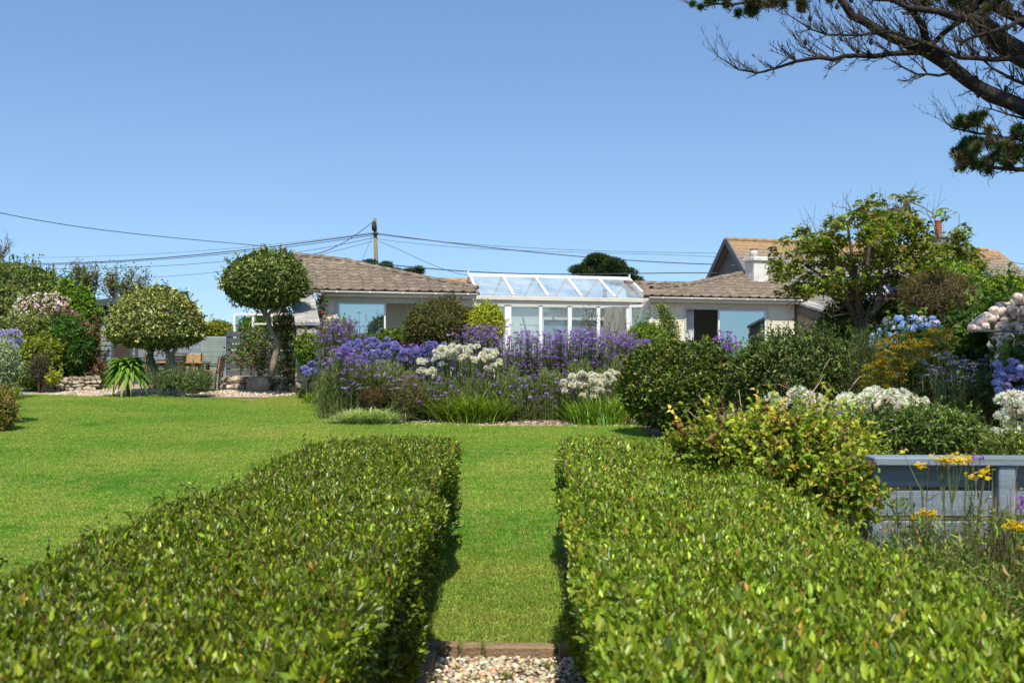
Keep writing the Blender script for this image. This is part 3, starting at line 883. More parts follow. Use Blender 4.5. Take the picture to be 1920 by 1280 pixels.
# ---------------- roofs: every tile a piece
SL = math.radians(23)
def roof_face(polypx, v0, z0, sl, mat, parent, part_label=None, gauge=.27, tw=.31, hip=None, under=True):
    """tiles on the plane through (v0, z0) rising away from the garden, inside a polygon given in photo pixels"""
    o = Vector((0, 0, CAMZ)); up = (-VX * math.cos(sl) + ZX * math.sin(sl)); nrm = (VX * math.sin(sl) + ZX * math.cos(sl))
    org = W(0, v0, z0)
    def hit(px, py):
        d = ray(px, py); t = (org - o).dot(nrm) / d.dot(nrm); q = o + d * t
        return ((q - org).dot(UX), (q - org).dot(up))
    poly = [hit(*p) for p in polypx]
    root = empty('roof'); root.parent = parent; root.location = W(poly[0][0], v0, z0) - Vector(parent.location)
    # one tile: wavy top with a roll, thick lower edge
    prof = [(-.5, .008), (-.36, .0), (-.1, .0), (.08, .003), (.2, .022), (.33, .031), (.44, .022), (.5, .008)]
    Lr = gauge + .05; vs = []
    for (s, lift) in ((0, .015), (Lr, .0)):
        for (a, h) in prof: vs.append(UX * a * tw + up * s + nrm * (h + lift + .012))
        for (a, h) in prof: vs.append(UX * a * tw + up * s + nrm * (h + lift - .012))
    n = len(prof); fs = []
    for i in range(n - 1):
        fs += [(i, i + 1, 2 * n + i + 1, 2 * n + i), (i, n + i, n + i + 1, i + 1)]
    me = bpy.data.meshes.new('roof_tile'); me.from_pydata([tuple(v) for v in vs], [], fs); me.materials.append(mat); me.update()
    us = [p[0] for p in poly]; ws = [p[1] for p in poly]; cnt = 0
    r = random.Random(5)
    for j in range(int(max(ws) / gauge) + 1):
        s = j * gauge
        for i in range(int(min(us) / tw) - 1, int(max(us) / tw) + 2):
            u = i * tw + (0.0)
            if inpoly(np.array([[u, s + gauge * .45]]), poly)[0]:
                t = bpy.data.objects.new('roof_tile', me); COL.objects.link(t); t.parent = root
                q = org + UX * (u + r.uniform(-.004, .004)) + up * (s + r.uniform(-.006, .006)) + nrm * r.uniform(-.002, .003)
                t.location = q - (Vector(root.location) + Vector(parent.location)); cnt += 1
    m = MB(); pp = [org + UX * a + up * b - nrm * .01 for a, b in poly]
    k = len(pp); m.add([q for q in pp] + [q - nrm * .08 for q in pp], [tuple(range(k)), tuple(range(2 * k - 1, k - 1, -1))] + [(i, i + k, (i + 1) % k + k, (i + 1) % k) for i in range(k)])
    m.build('roof_deck', mat, root)
    pw = [org + UX * a + up * b for a, b in poly]
    if hip:
        for (ia, ib) in hip:
            a, b = pw[ia], pw[ib]; L = (b - a).length; nt_ = max(2, int(L / .42)); d = (b - a) / L
            sd = d.cross(ZX).normalized()
            m = MB(); m.bar(a - ZX * .02, b - ZX * .02, .2, .1); m.build('ridge_mortar', mat, root)
            for q in range(nt_):
                p0 = a + d * (L * q / nt_ - .02); p1 = a + d * (L * (q + 1) / nt_ + .02)
                m = MB(); vs = []
                for e, pz in ((p0, .006), (p1, .018)):
                    for kk in range(7):
                        an = PI * kk / 6; vs.append(e + sd * math.cos(an) * .13 + ZX * (math.sin(an) * .085 - .015 + pz))
                    for kk in range(7):
                        an = PI * kk / 6; vs.append(e + sd * math.cos(an) * .115 + ZX * (math.sin(an) * .07 - .015 + pz))
                fs = []
                for kk in range(6): fs += [(kk, kk + 1, 14 + kk + 1, 14 + kk), (7 + kk, 21 + kk, 21 + kk + 1, 7 + kk + 1), (kk, 7 + kk, 7 + kk + 1, kk + 1), (14 + kk, 14 + kk + 1, 21 + kk + 1, 21 + kk)]
                m.add(vs, fs); m.build('ridge_tile', mat, root, True)
    return root, pw, hit, up, nrm
zt0 = zE + .03
rl, pwl, hitL, upL, nrL = roof_face([(578, 543), (900, 548), (895, 540), (850, 531), (800, 522), (740, 509), (700, 501), (650, 489), (600, 483), (553, 478)], ov + .05, zt0, SL, ROOFTILE, house, hip=[(2, 3), (3, 4), (4, 5), (5, 6), (6, 7), (7, 8), (8, 9)])
rr_, pwr, hitR, upR, nrR = roof_face([(1207, 553), (1512, 560), (1498, 548), (1452, 524), (1395, 512), (1350, 521), (1300, 532), (1262, 537), (1222, 541)], ov + .05, zt0, SL, ROOFTILE, house, hip=[(3, 4), (4, 5), (5, 6), (6, 7), (7, 8)])
roof_face([(760, 536), (897, 543), (885, 526), (780, 524)], -1.2, zt0 + .12, math.radians(15), LICHEN, house, hip=[(2, 3)])
roof_face([(1176, 552), (1245, 556), (1320, 533), (1172, 531)], -.35, zt0 - .12, SL, ROOFTILE, house, hip=[(2, 3)])

# white chimney on the right wing
ch = empty('chimney'); ch.parent = house
cu_, cs_ = hitR(1425, 528)
cb = W(cu_, ov + .05, zt0) + upR * (cs_ + .25); ch.location = cb - Vector(house.location)
def cbox(mm, u, v, z, du, dv, dz): mm.box(cb + UX * u + VX * v + ZX * (z + dz / 2), (du, dv, dz), MH)
m = MB(); cbox(m, 0, 0, -.45, .50, .62, 1.0); m.build('stack', RENDERW, ch, bevel=.01)
m = MB(); cbox(m, 0, 0, .55, .60, .74, .09); m.build('cap', RENDERW, ch, bevel=.012)
m = MB(); cbox(m, 0, 0, .64, .54, .66, .05); m.build('cap', RENDERW, ch, bevel=.012)
m = MB(); m.lathe(cb + ZX * .69 - UX * .10, [(.13, 0), (.125, .17), (.115, .24)], 14); m.build('chimney_pot', RENDERW, ch, True)
m = MB(); m.lathe(cb + ZX * .925 - UX * .10, [(.135, 0), (.14, .03), (.10, .04)], 14); m.build('pot_rim', surf('terracotta_rim', (.30, .16, .10), (.2, .11, .07), 8), ch, True)
m = MB(); p = [cb + UX * a + VX * b + ZX * c for a, b, c in ((-.55, .75, -.36), (.45, .75, -.36), (.45, .28, -.16), (-.55, .28, -.16))]
m.hexa(p + [q + ZX * .03 for q in p]); m.build('flashing', RENDERW, ch)

# dish and small vent details
# ---------------- flank walls with sloping copings
def stone_mesh(seed, sx, sy, sz):
    import bmesh
    r = random.Random(seed); bm = bmesh.new(); bmesh.ops.create_cube(bm, size=1)
    bmesh.ops.subdivide_edges(bm, edges=bm.edges, cuts=1, use_grid_fill=True)
    for v in bm.verts:
        c = v.co
        k = .74 if sum(abs(x) > .49 for x in c) == 3 else (.93 if sum(abs(x) > .49 for x in c) == 2 else 1.03)
        v.co = Vector((c.x * k * sx, c.y * k * sy, c.z * k * sz)) + Vector((r.uniform(-.09, .09) * sx, r.uniform(-.09, .09) * sy, r.uniform(-.09, .09) * sz))
    me = bpy.data.meshes.new('stone'); bm.to_mesh(me); bm.free(); me.materials.append(STONE)
    return me
def stone_face(root, org, ax, nv, wid, hei, row, seed, depth=.16):
    """courses of rough stones on a face: org lower left, ax along, nv outward"""
    r = random.Random(seed); z = 0; Mx = Matrix((ax, nv, ZX)).transposed()
    while z < hei - .04:
        h = min(row * r.uniform(.75, 1.25), hei - z); x = r.uniform(-.05, 0)
        while x < wid - .05:
            w = min(row * r.uniform(1.0, 2.3), wid - x)
            if w > .05:
                me = stone_mesh(r.randint(0, 99999), w - .015, depth, h - .012)
                o = bpy.data.objects.new('stone', me); COL.objects.link(o); o.parent = root
                o.rotation_euler = (Mx @ Matrix.Rotation(r.uniform(-.05, .05), 3, 'Y')).to_euler()
                o.location = org + ax * (x + w / 2) + ZX * (z + h / 2) + nv * r.uniform(-.03, .02) - Vector(root.location)
            x += w
        z += h
def flank(label, u0, u1, v1, zb, zn, zf_, seed):
    """wall standing out from the front from v=0 to v1; its top falls from zf_ to zn"""
    root = empty('stone_wall', W((u0 + u1) / 2, v1, zb), 0, label, 'wall')
    m = MB()
    p = [W(u0 + .02, v1 - .1, zb), W(u1 - .02, v1 - .1, zb), W(u1 - .02, -.3, zb), W(u0 + .02, -.3, zb), W(u0 + .02, v1 - .1, zn - .1), W(u1 - .02, v1 - .1, zn - .1), W(u1 - .02, -.3, zf_ - .1), W(u0 + .02, -.3, zf_ - .1)]
    m.hexa(p); m.build('wall_core', MORTAR, root)
    m = MB(); q = [W(u0 - .05, v1 + .06, zn - .06), W(u1 + .05, v1 + .06, zn - .06), W(u1 + .05, -.3, zf_ - .06), W(u0 - .05, -.3, zf_ - .06)]
    m.hexa(q + [x + ZX * .09 for x in q]); m.build('coping', CONC, root, bevel=.012)
    stone_face(root, W(u0, v1 - .06, zb), UX, VX, u1 - u0, zn - zb - .08, .2, seed)
    return root
a0 = FU(557, 600, 3.3)[0]; a1 = FU(596, 600, 3.3)[0]; zn = FU(576, 606, 3.3)[1]; zfar = FU(576, 545, .0)[1]
flank('left flank wall of rough stone under a sloping grey coping slab', a0, a1, 3.3, 1.0, zn, zE + .02, 3)
b0 = FU(1493, 560, 0)[0]
r = flank('right flank wall of the bungalow with a sloping grey coping', b0, b0 + .45, 3.0, 1.0, zE - .72, zE + .02, 4)
m = MB(); k = 0
for j in range(5):
    for i in range(3):
        s0 = .1 + i * .95; h0 = zE - 1.9 + j * .38
        top = zE - .06 - (s0 + .9) / 3.0 * .74
        if h0 + .1 < top:
            me = MB(); me.hexa([W(b0 - .012, s0, h0), W(b0 - .012, s0 + .93, h0), W(b0 + .03, s0 + .93, h0), W(b0 + .03, s0, h0), W(b0 - .012, s0, min(h0 + .365, zE - .06 - s0 / 3 * .74)), W(b0 - .012, s0 + .93, min(h0 + .365, top)), W(b0 + .03, s0 + .93, min(h0 + .365, top)), W(b0 + .03, s0, min(h0 + .365, zE - .06 - s0 / 3 * .74))])
            me.build('stone_slab', surf('brown_slab', (.27, .20, .14), (.16, .12, .09), 8, .9, .6, 40) if k == 0 else bpy.data.materials['brown_slab'], r, bevel=.006); k += 1

# ================================================================== NEIGHBOUR'S HOUSE
SLATE = surf('slate_tile', (0.20, 0.185, 0.165), (0.13, 0.12, 0.11), 10, 0.85, 0.6, 60, coords='World', per_obj=.16)
def lichen_slate():
    m, nt, out = new_mat('lichened_slates')
    geo = nt.nodes.new('ShaderNodeNewGeometry'); pos = geo.outputs['Position']
    b = N(nt, 'ShaderNodeBsdfPrincipled', Roughness=.9)
    base = ramp(nt, noise(nt, 5, 6, .7, pos), [(.3, (.22, .195, .165)), (.7, (.13, .12, .11))])
    sp = nt.nodes.new('ShaderNodeSeparateXYZ'); nt.links.new(pos, sp.inputs[0])
    mr = nt.nodes.new('ShaderNodeMapRange'); mr.inputs[1].default_value = 5.2; mr.inputs[2].default_value = 6.75
    nt.links.new(sp.outputs[2], mr.inputs[0])
    ad = nt.nodes.new('ShaderNodeMath'); ad.operation = 'MULTIPLY_ADD'; ad.inputs[1].default_value = 1.1; 
    nt.links.new(mr.outputs[0], ad.inputs[0]); 
    mm = nt.nodes.new('ShaderNodeMath'); mm.operation = 'SUBTRACT'; mm.inputs[1].default_value = .62
    nt.links.new(noise(nt, 3.0, 6, .75, pos), mm.inputs[0]); nt.links.new(mm.outputs[0], ad.inputs[2])
    k = ramp(nt, ad.outputs[0], [(.12, (0, 0, 0)), (.8, (.8, .8, .8))])
    oi = nt.nodes.new('ShaderNodeObjectInfo')
    nt.links.new(mixc(nt, k, base, (.37, .21, .07)), b.inputs['Base Color'])
    nt.links.new(b.outputs[0], out.inputs[0]); return m
LSLATE = lichen_slate()
ROUGHC = surf('grey_roughcast', (0.24, 0.24, 0.235), (0.13, 0.13, 0.13), 22, 0.95, 1.0, 60)
BARGE = surf('dark_bargeboard', (0.10, 0.11, 0.12), (0.075, 0.085, 0.09), 4, .6)
PV = surf('solar_cell', (0.012, 0.018, 0.035), (0.016, 0.022, 0.045), 3, 0.12, spec=.6)
SILVER = surf('aluminium_frame', (0.62, 0.63, 0.63), (0.55, 0.56, 0.56), 5, .35)

nb_ = empty('neighbour_house', P(1450, 640, 40), 0, "neighbour's grey house with orange lichened slate roof, rising behind the sycamore", 'house')
R0 = P(1370, 449, 40.5); R1 = P(1872, 463, 44.5)
ax = (R1 - R0); ax.z = 0; ax.normalize(); fw = Vector((ax.y, -ax.x, 0))
if fw.y > 0: fw = -fw
rz_ = R0.z; hw = 3.6; ez = rz_ - 3.55; LEN = (Vector((R1.x, R1.y, 0)) - Vector((R0.x, R0.y, 0))).length
def NB(s, f, z): return Vector((R0.x, R0.y, 0)) + ax * s + fw * f + ZX * z
LT = LEN + 0
m = MB(); e0, e1 = NB(.0, -hw + .3, 0), NB(.0, hw - .3, 0)
m.add([NB(.1, hw - .35, .5), NB(.1, -hw + .35, .5), NB(.1, -hw + .35, ez + .3), NB(.1, 0, rz_ - .08), NB(.1, hw - .35, ez + .3)] +
      [NB(LT + .9, hw - .35, .5), NB(LT + .9, -hw + .35, .5), NB(LT + .9, -hw + .35, ez + .3), NB(LT + .0, 0, rz_ - .3), NB(LT + .9, hw - .35, ez + .3)],
      [(4, 3, 2, 1, 0), (5, 6, 7, 8, 9), (0, 5, 9, 4), (1, 2, 7, 6), (4, 9, 8, 3), (3, 8, 7, 2)])
m.build('wall', ROUGHC, nb_)
rs = (rz_ - ez) / hw
nroof = empty('roof'); nroof.parent = nb_; nroof.location = NB(0, 0, rz_) - Vector(nb_.location)
# slates: courses as geometry; each course a stepped strip (slates are about five pixels, so joined)
m = MB(); g = .2; sl = math.hypot(hw, rz_ - ez); n = int(sl / g); r5 = random.Random(9)
for side in (1, -1):
    m.hexa([NB(-.2, 0, rz_ - .03), NB(-.2, side * hw, ez - .03), NB(LT + 1.75, side * hw, ez - .03), NB(LT, 0, rz_ - .03)] [::1] + [NB(-.2, 0, rz_), NB(-.2, side * hw, ez), NB(LT + 1.75, side * hw, ez), NB(LT, 0, rz_)])
for j in range(n):
    f0 = hw * j / n; f1 = hw * (j + 1) / n
    s = -.18 + (j % 2) * .14 - .14
    smax = LT + 1.75 * (f0 / hw)
    while s < smax:
        w = .28; za = rz_ - rs * f0 + .012; zb = rz_ - rs * f1 + .026 + r5.uniform(0, .012)
        a, b = max(s, -.2), min(s + w - .012, smax)
        if b > a: m.add([NB(a, f0, za), NB(b, f0, za), NB(b, f1, zb), NB(a, f1, zb), NB(b, f1, zb - .024), NB(a, f1, zb - .024)], [(0, 3, 2, 1), (3, 5, 4, 2)])
        s += w
o = m.build('slates', LSLATE, nroof); o['kind'] = 'stuff'
for q in range(int(LT / .45)):
    m = MB(); m.tube([NB(q * .45 - .2, 0, rz_ - .01), NB(q * .45 + .23, 0, rz_ + .005)], .10, 8); m.build('ridge_tile', LSLATE, nroof, True)
for side in (1, -1):
    m = MB(); m.bar(NB(-.24, 0, rz_ - .03), NB(-.24, side * hw, ez - .03), .06, .20); m.build('bargeboard', BARGE, nroof)
m = MB(); m.lathe(NB(-.02, .35, rz_ - 1.1), [(.0, 0), (.12, 0), (.12, .03), (.03, .05)], 10); m.build('vent', SILVER, nb_)
# solar panels on the garden slope
def on_roof(px, py, lift=.08):
    d = ray(px, py); o = Vector((0, 0, CAMZ)); nrm = (fw * (rz_ - ez) + ZX * hw).normalized(); q0 = NB(0, 0, rz_) + nrm * lift
    t = (q0 - o).dot(nrm) / d.dot(nrm); q = o + d * t
    return (q - NB(0, 0, 0)).dot(ax), (q - NB(0, 0, 0)).dot(fw)
nrm_ = (fw * (rz_ - ez) + ZX * hw).normalized()
def rp(s, f, l=.08): return NB(s, f, rz_ - rs * f) + nrm_ * l
s0, f0 = on_roof(1530, 512); s1, _ = on_roof(1745, 535)
for row in range(4):
    fa = f0 + row * .80; fb = fa + .77
    for i in range(int((s1 + 1.8 - s0) / 1.42)):
        a = s0 + i * 1.42 + row * .28; b = a + 1.38
        if fb > hw + .9: continue
        m = MB(); p = [rp(a, fa, .06), rp(b, fa, .06), rp(b, fb, .06), rp(a, fb, .06)]; m.hexa(p + [q + nrm_ * .035 for q in p]); fo = m.build('solar_panel', SILVER, nb_)
        m = MB()
        for ii in range(4):
            for jj in range(2):
                u0, u1 = a + .04 + ii * .33, a + .04 + ii * .33 + .32; w0, w1 = fa + .03 + jj * .36, fa + .03 + jj * .36 + .35
                p = [rp(u0, w0, .096), rp(u1, w0, .096), rp(u1, w1, .096), rp(u0, w1, .096)]; m.hexa(p + [q + nrm_ * .003 for q in p])
        m.build('solar_cells', PV, fo)
s2, f2 = on_roof(1830, 521)
for i in range(3):
    a = s2 + i * 1.42; b = a + 1.38; fa = f2; fb = fa + .8
    m = MB(); p = [rp(a, fa, .06), rp(b, fa, .06), rp(b, fb, .06), rp(a, fb, .06)]; m.hexa(p + [q + nrm_ * .035 for q in p]); fo = m.build('solar_panel', SILVER, nb_)
    m = MB(); p = [rp(a + .05, fa + .05, .096), rp(b - .05, fa + .05, .096), rp(b - .05, fb - .05, .096), rp(a + .05, fb - .05, .096)]; m.hexa(p + [q + nrm_ * .003 for q in p]); m.build('solar_cells', PV, fo)
sk0 = on_roof(1812, 497); sk1 = on_roof(1850, 515)
m = MB(); p = [rp(sk0[0], sk0[1], .03), rp(sk0[0] + .9, sk0[1], .03), rp(sk0[0] + .9, sk1[1], .03), rp(sk0[0], sk1[1], .03)]; m.hexa(p + [q + nrm_ * .05 for q in p]); so = m.build('skylight', BARGE, nb_)
m = MB(); p = [rp(sk0[0] + .05, sk0[1] + .05, .085), rp(sk0[0] + .85, sk0[1] + .05, .085), rp(sk0[0] + .85, sk1[1] - .05, .085), rp(sk0[0] + .05, sk1[1] - .05, .085)]; m.hexa(p + [q + nrm_ * .003 for q in p]); m.build('pane', GLASS, so)
# chimney with terracotta pot beside the crown of the tree
cs = on_roof(1757, 450); cB = NB(cs[0], -.1, rz_); top = P(1757, 445, 43.5).z
nc = empty('chimney'); nc.parent = nb_; nc.location = cB - Vector(nb_.location)
mN = Matrix((ax, -fw, ZX)).transposed()
m = MB(); m.box(Vector((cB.x, cB.y, rz_ + (top - rz_) / 2 - .3)), (.75, .6, top - rz_ + .6), mN); m.build('stack', ROUGHC, nc)
m = MB(); m.box(Vector((cB.x, cB.y, top + .03)), (.88, .72, .09), mN); m.build('cap', CONC, nc)
TERRA = surf('terracotta', (.38, .115, .055), (.28, .08, .04), 6, .7)
pr = [(.16, 0), (.15, .1)]
for i in range(5): pr += [(.13, .13 + i * .1), (.15, .16 + i * .1), (.15, .19 + i * .1), (.13, .21 + i * .1)]
pr += [(.17, .64), (.17, .70), (.12, .71)]
m = MB(); m.lathe(Vector((cB.x - .08, cB.y, top + .07)), pr, 12); m.build('chimney_pot', TERRA, nc, True)

# ================================================================== SHED, FENCES, POLE, CABLES
SHEDB = surf('blue_grey_cladding', (0.22, 0.25, 0.275), (0.17, 0.20, 0.22), 6, .6, .15, 40, coords='World', per_obj=.08)
SHEDD = surf('slate_grey_trim', (0.075, 0.088, 0.10), (0.055, 0.066, 0.078), 5, .55)
def wbox(name, x0, x1, y0, y1, z0, z1, mat, parent, bevel=0):
    m = MB(); m.hexa([(x0, y0, z0), (x1, y0, z0), (x1, y1, z0), (x0, y1, z0), (x0, y0, z1), (x1, y0, z1), (x1, y1, z1), (x0, y1, z1)]); return m.build(name, mat, parent, bevel=bevel)
YS = 29.0
sx0 = P(140, 600, YS).x; sx1 = P(318, 600, YS).x; szt = P(200, 585, YS).z; sg = .92
shed = empty('garden_shed', (sx0, YS, sg), 0, 'blue grey clad shed with dark roof edge behind the domed tree', 'shed')
openings = [(P(218, 0, YS).x, P(252, 0, YS).x), (P(262, 0, YS).x, P(286, 0, YS).x)]
n = int((szt - sg) / .14)
for i in range(n):
    z0 = sg + i * .14; segs = [sx0] + [v for o_ in openings for v in o_] + [sx1]
    if z0 > sg + 1.95: segs = [sx0, sx1]
    for a, b in zip(segs[::2], segs[1::2]):
        m = MB(); m.hexa([(a, YS - .02, z0), (b, YS - .02, z0), (b, YS + .03, z0), (a, YS + .03, z0), (a, YS, z0 + .138), (b, YS, z0 + .138), (b, YS + .03, z0 + .138), (a, YS + .03, z0 + .138)]); m.build('board', SHEDB, shed)
wbox('wall', sx0, sx1, YS + .035, YS + 1.8, sg, szt, SHEDD, shed)
a, b = openings[0]; d_ = wbox('door', a + .03, b - .03, YS + .0, YS + .03, sg, sg + 1.93, surf('brown_louvre', (.16, .13, .11), (.12, .10, .085), 5, .6), shed); d_['label'] = 'brown louvred door'
m = MB()
for k in range(30): m.box(((a + b) / 2, YS - .012, sg + .1 + k * .06), (b - a - .12, .02, .035), Matrix.Rotation(.5, 3, 'X'))
m.build('louvre', bpy.data.materials['brown_louvre'], shed)
for x in (openings[0][0], openings[0][1], openings[1][0], openings[1][1]): wbox('door_frame', x - .04, x + .04, YS - .05, YS - .021, sg, sg + 1.97, SHEDD, shed)
a, b = openings[1]; dd = wbox('door', a + .04, b - .04, YS, YS + .03, sg, sg + 1.93, SHEDB, shed)
# roof: mono-pitch front edge rising to the right then a second hipped roof end
m = MB(); A = [P(168, 561, YS - .35), P(256, 553, YS - .35), P(340, 544, YS - .35)]
p0, p1 = P(160, 578, YS - .35), P(306, 557, YS - .35); dz = .2
q = [p0, p1, p1 + Vector((0, 2.2, .1)), p0 + Vector((0, 2.2, .1))]; m.hexa(q + [v + ZX * dz for v in q]); m.build('roof', SHEDD, shed)
m = MB(); lo_ = [Vector((sx0, YS + .005, szt)), Vector((p1.x, YS + .005, szt)), Vector((p1.x, YS + 1.8, szt)), Vector((sx0, YS + 1.8, szt))]; hi_ = [Vector((sx0, YS + .005, p0.z)), Vector((p1.x, YS + .005, p1.z)), Vector((p1.x, YS + 1.8, p1.z + .15)), Vector((sx0, YS + 1.8, p0.z + .15))]; m.hexa(lo_ + hi_); m.build('gable_board', SHEDB, shed)
m = MB(); q = [P(304, 562, YS - .3), P(330, 570, YS - .3), P(330, 570, YS - .3) + Vector((0, .8, 0)), P(304, 562, YS - .3) + Vector((0, .8, 0))]
t_ = [P(306, 546, YS - .3), P(320, 546, YS - .3)]; m.hexa(q + [t_[0], t_[1], t_[1] + Vector((0, .8, 0)), t_[0] + Vector((0, .8, 0))]); m.build('roof', SHEDD, shed)
wa, wb = P(196, 580, YS), P(232, 606, YS)
w_ = wbox('window', wa.x, wb.x, YS - .06, YS - .022, wb.z, wa.z, PAINT_WHITE, shed); wbox('pane', wa.x + .05, wb.x - .05, YS - .066, YS - .061, wb.z + .05, wa.z - .05, GLASS, w_)

# fine green slatted screen and the dark plank fence
YF = 28.2
GSLAT = surf('grey_green_slat', (0.29, 0.36, 0.335), (0.24, 0.30, 0.28), 4, .6, .1, 30, coords='World', per_obj=.12)
fx0, fx1 = P(383, 0, YF).x, P(429, 0, YF).x; fz0, fz1 = P(400, 716, YF).z, P(400, 630, YF).z
gf = empty('slatted_screen', (fx0, YF, fz0), 0, 'grey green screen of fine horizontal slats behind the dining chairs', 'fence')
wbox('backing', fx0, fx1, YF + .02, YF + .04, fz0, fz1, SHEDD, gf)
n = 22; hh = (fz1 - fz0) / n
for i in range(n): wbox('slat', fx0, fx1, YF - .015, YF + .018, fz0 + i * hh, fz0 + i * hh + hh * .84, GSLAT, gf)
DPL = surf('dark_grey_plank', (0.10, 0.118, 0.135), (0.07, 0.083, 0.098), 5, .6, .2, 30, coords='World', per_obj=.15, stretch=(1, 1, 6))
gx1 = P(560, 0, YF).x; pf = empty('plank_fence', (fx1, YF, fz0), 0, 'dark grey fence of wide horizontal planks behind the pink climber', 'fence')
pz0, pz1 = P(500, 716, YF).z, P(500, 621, YF).z; n = 8; hh = (pz1 - pz0) / n
for i in range(n):
    wbox('plank', fx1 + .01, (fx1 + gx1) / 2, YF - .02, YF + .015, pz0 + i * hh + .02, pz0 + (i + 1) * hh - .01, DPL, pf, .004)
    wbox('plank', (fx1 + gx1) / 2 + .01, gx1, YF - .02, YF + .015, pz0 + i * hh + .02, pz0 + (i + 1) * hh - .01, DPL, pf, .004)
for x in (fx1 + .05, (fx1 + gx1) / 2, gx1 - .05): wbox('post', x - .05, x + .05, YF + .016, YF + .11, pz0 - .1, pz1 + .01, SHEDD, pf)
pg_ = empty('plank_fence', (sx1, YF + .6, fz0), 0, 'short grey plank fence between shed and slatted screen, under the domed tree', 'fence')
for i in range(6): wbox('plank', P(300, 0, YF + .6).x, P(386, 0, YF + .6).x, YF + .6, YF + .63, fz0 + i * .2 + .01, fz0 + i * .2 + .185, SHEDB, pg_, .004)
wbox('post', P(300, 0, YF + .6).x, P(300, 0, YF + .6).x + .1, YF + .631, YF + .72, fz0 - .1, fz0 + 1.22, SHEDD, pg_)
# white framed glass screen above the fence
YG = 30.5
gs_ = empty('glazed_screen', P(438, 620, YG), 0, 'white framed glass windbreak panels standing above the dark fence', 'screen')
gl = [(438, 472), (476, 507), (511, 552)]
m = MB(); m.bar(P(440, 589, YG), P(556, 589, YG), .06, .07); m.build('top_rail', PAINT_WHITE, gs_)
m = MB(); m.bar(P(438, 640, YG), P(556, 640, YG), .06, .07); m.build('bottom_rail', PAINT_WHITE, gs_)
for x in (440, 474, 509, 552):
    m = MB(); m.bar(P(x, 640, YG - .02), P(x + (1 if x > 441 else 0), 589, YG - .02), .07, .05, Vector((0, 1, 0))); m.build('post', PAINT_WHITE, gs_)
for a, b in gl:
    m = MB(); q = [P(a + 4, 640, YG + .01), P(b - 2, 640, YG + .01), P(b - 2, 591, YG + .01), P(a + 4, 591, YG + .01)]; m.hexa([v for v in (q[0], q[1], q[1] + Vector((0, .01, 0)), q[0] + Vector((0, .01, 0)), q[3], q[2], q[2] + Vector((0, .01, 0)), q[3] + Vector((0, .01, 0)))]); m.build('pane', glass_mat('screen_glass', (.80, .90, .90), .10) if a == 438 else bpy.data.materials['screen_glass'], gs_)
m = MB(); m.bar(P(476, 607, YG - .03), P(552, 607, YG - .03), .04, .05); m.build('mid_rail', PAINT_WHITE, gs_)

# utility pole and its fittings
YP = 42.0
POLE = surf('weathered_pole', (.26, .25, .15), (.15, .145, .09), 8, .9, .6, 30, stretch=(3, 3, .3))
po = empty('utility_pole', P(706, 640, YP), 0, 'tall lichened wooden utility pole rising behind the tiled roof', 'pole')
m = MB(); m.tube([P(708, 660, YP), P(705.5, 500, YP), P(703, 409, YP)], [.10, .09, .075], 8); m.build('pole', POLE, po, True)
DARK = surf('black_cable', (.02, .022, .025), (.03, .03, .033), 5, .6)
m = MB(); m.lathe(P(701.5, 425, YP - .1), [(.0, -.2), (.09, -.16), (.11, 0), (.09, .14), (.04, .25)], 8); m.build('cable_box', DARK, po, True)
m = MB(); m.tube([P(699, 439, YP - .12), P(709, 438, YP - .12)], .05, 6); m.build('bracket', DARK, po, True)
# brown flue beside the lollipop tree
RUST = surf('rusty_brown_metal', (.17, .085, .06), (.11, .055, .04), 8, .7, .3)
fl = empty('flue_pipe', P(529, 640, 31), 0, 'thin rust brown flue pipe standing behind the round clipped tree', 'pipe')
m = MB(); m.tube([P(532, 600, 31), P(530, 465, 31)], .085, 10); m.build('pipe', RUST, fl, True)
m = MB(); m.lathe(P(530, 464, 31), [(.088, -.10), (.092, 0), (.07, .03), (.02, .04)], 10); m.build('cowl', CONC, fl, True)
m = MB(); m.bar(P(537, 476, 31), P(537, 468, 31), .05, .05, Vector((0, 1, 0))); m.build('insulator', DARK, fl)

CABM = surf('overhead_wire', (.035, .045, .06), (.05, .06, .08), 5, .6)
def cable(label, pts, r, Y0, Y1, grp=None):
    px = [p[0] for p in pts]; x0, x1 = px[0], px[-1]
    root = None
    n = 26; path = []
    xs = [x0 + (x1 - x0) * i / n for i in range(n + 1)]
    # smooth curve through the given points
    ys = []
    for x in xs:
        t = 0
        L = 0.0
        for i, (xa, ya) in enumerate(pts):
            w = 1.0
            for j, (xb, yb) in enumerate(pts):
                if i != j: w *= (x - xb) / (xa - xb)
            L += w * ya
        ys.append(L)
    for x, y in zip(xs, ys): path.append(P(x, y, Y0 + (Y1 - Y0) * (x - x0) / (x1 - x0)))
    m = MB(); m.tube(path, r, 5, False)
    o = m.build('overhead_cable', CABM, None, True)
    tag(o, label, 'cable', grp); return o
gC = 'overhead cables strung to and from the utility pole'
cable('highest cable, sagging from the upper left frame edge down to the flue', [(-60, 385), (0, 399), (250, 438), (500, 462)], .011, 24, 32, gC)
cable('thick dark cable from left of frame to the top bracket of the pole', [(0, 494), (240, 488), (480, 466), (699, 438)], .022, 52, YP, gC)
cable('second cable just below the thick one, left of the pole', [(0, 498), (260, 489), (480, 470), (699, 441)], .014, 52, YP, gC)
cable('thin cable that passes lowest over the bare shrubs at left', [(40, 517), (300, 519), (430, 507), (699, 452)], .009, 52, YP, gC)
cable('thin cable crossing between the thick cable and the lowest one at left', [(10, 505), (250, 501), (430, 489), (699, 446)], .011, 52, YP, gC)
cable('faint upper cable running level from the left to the pole', [(20, 483), (200, 480), (430, 466), (699, 436)], .007, 52, YP, gC)
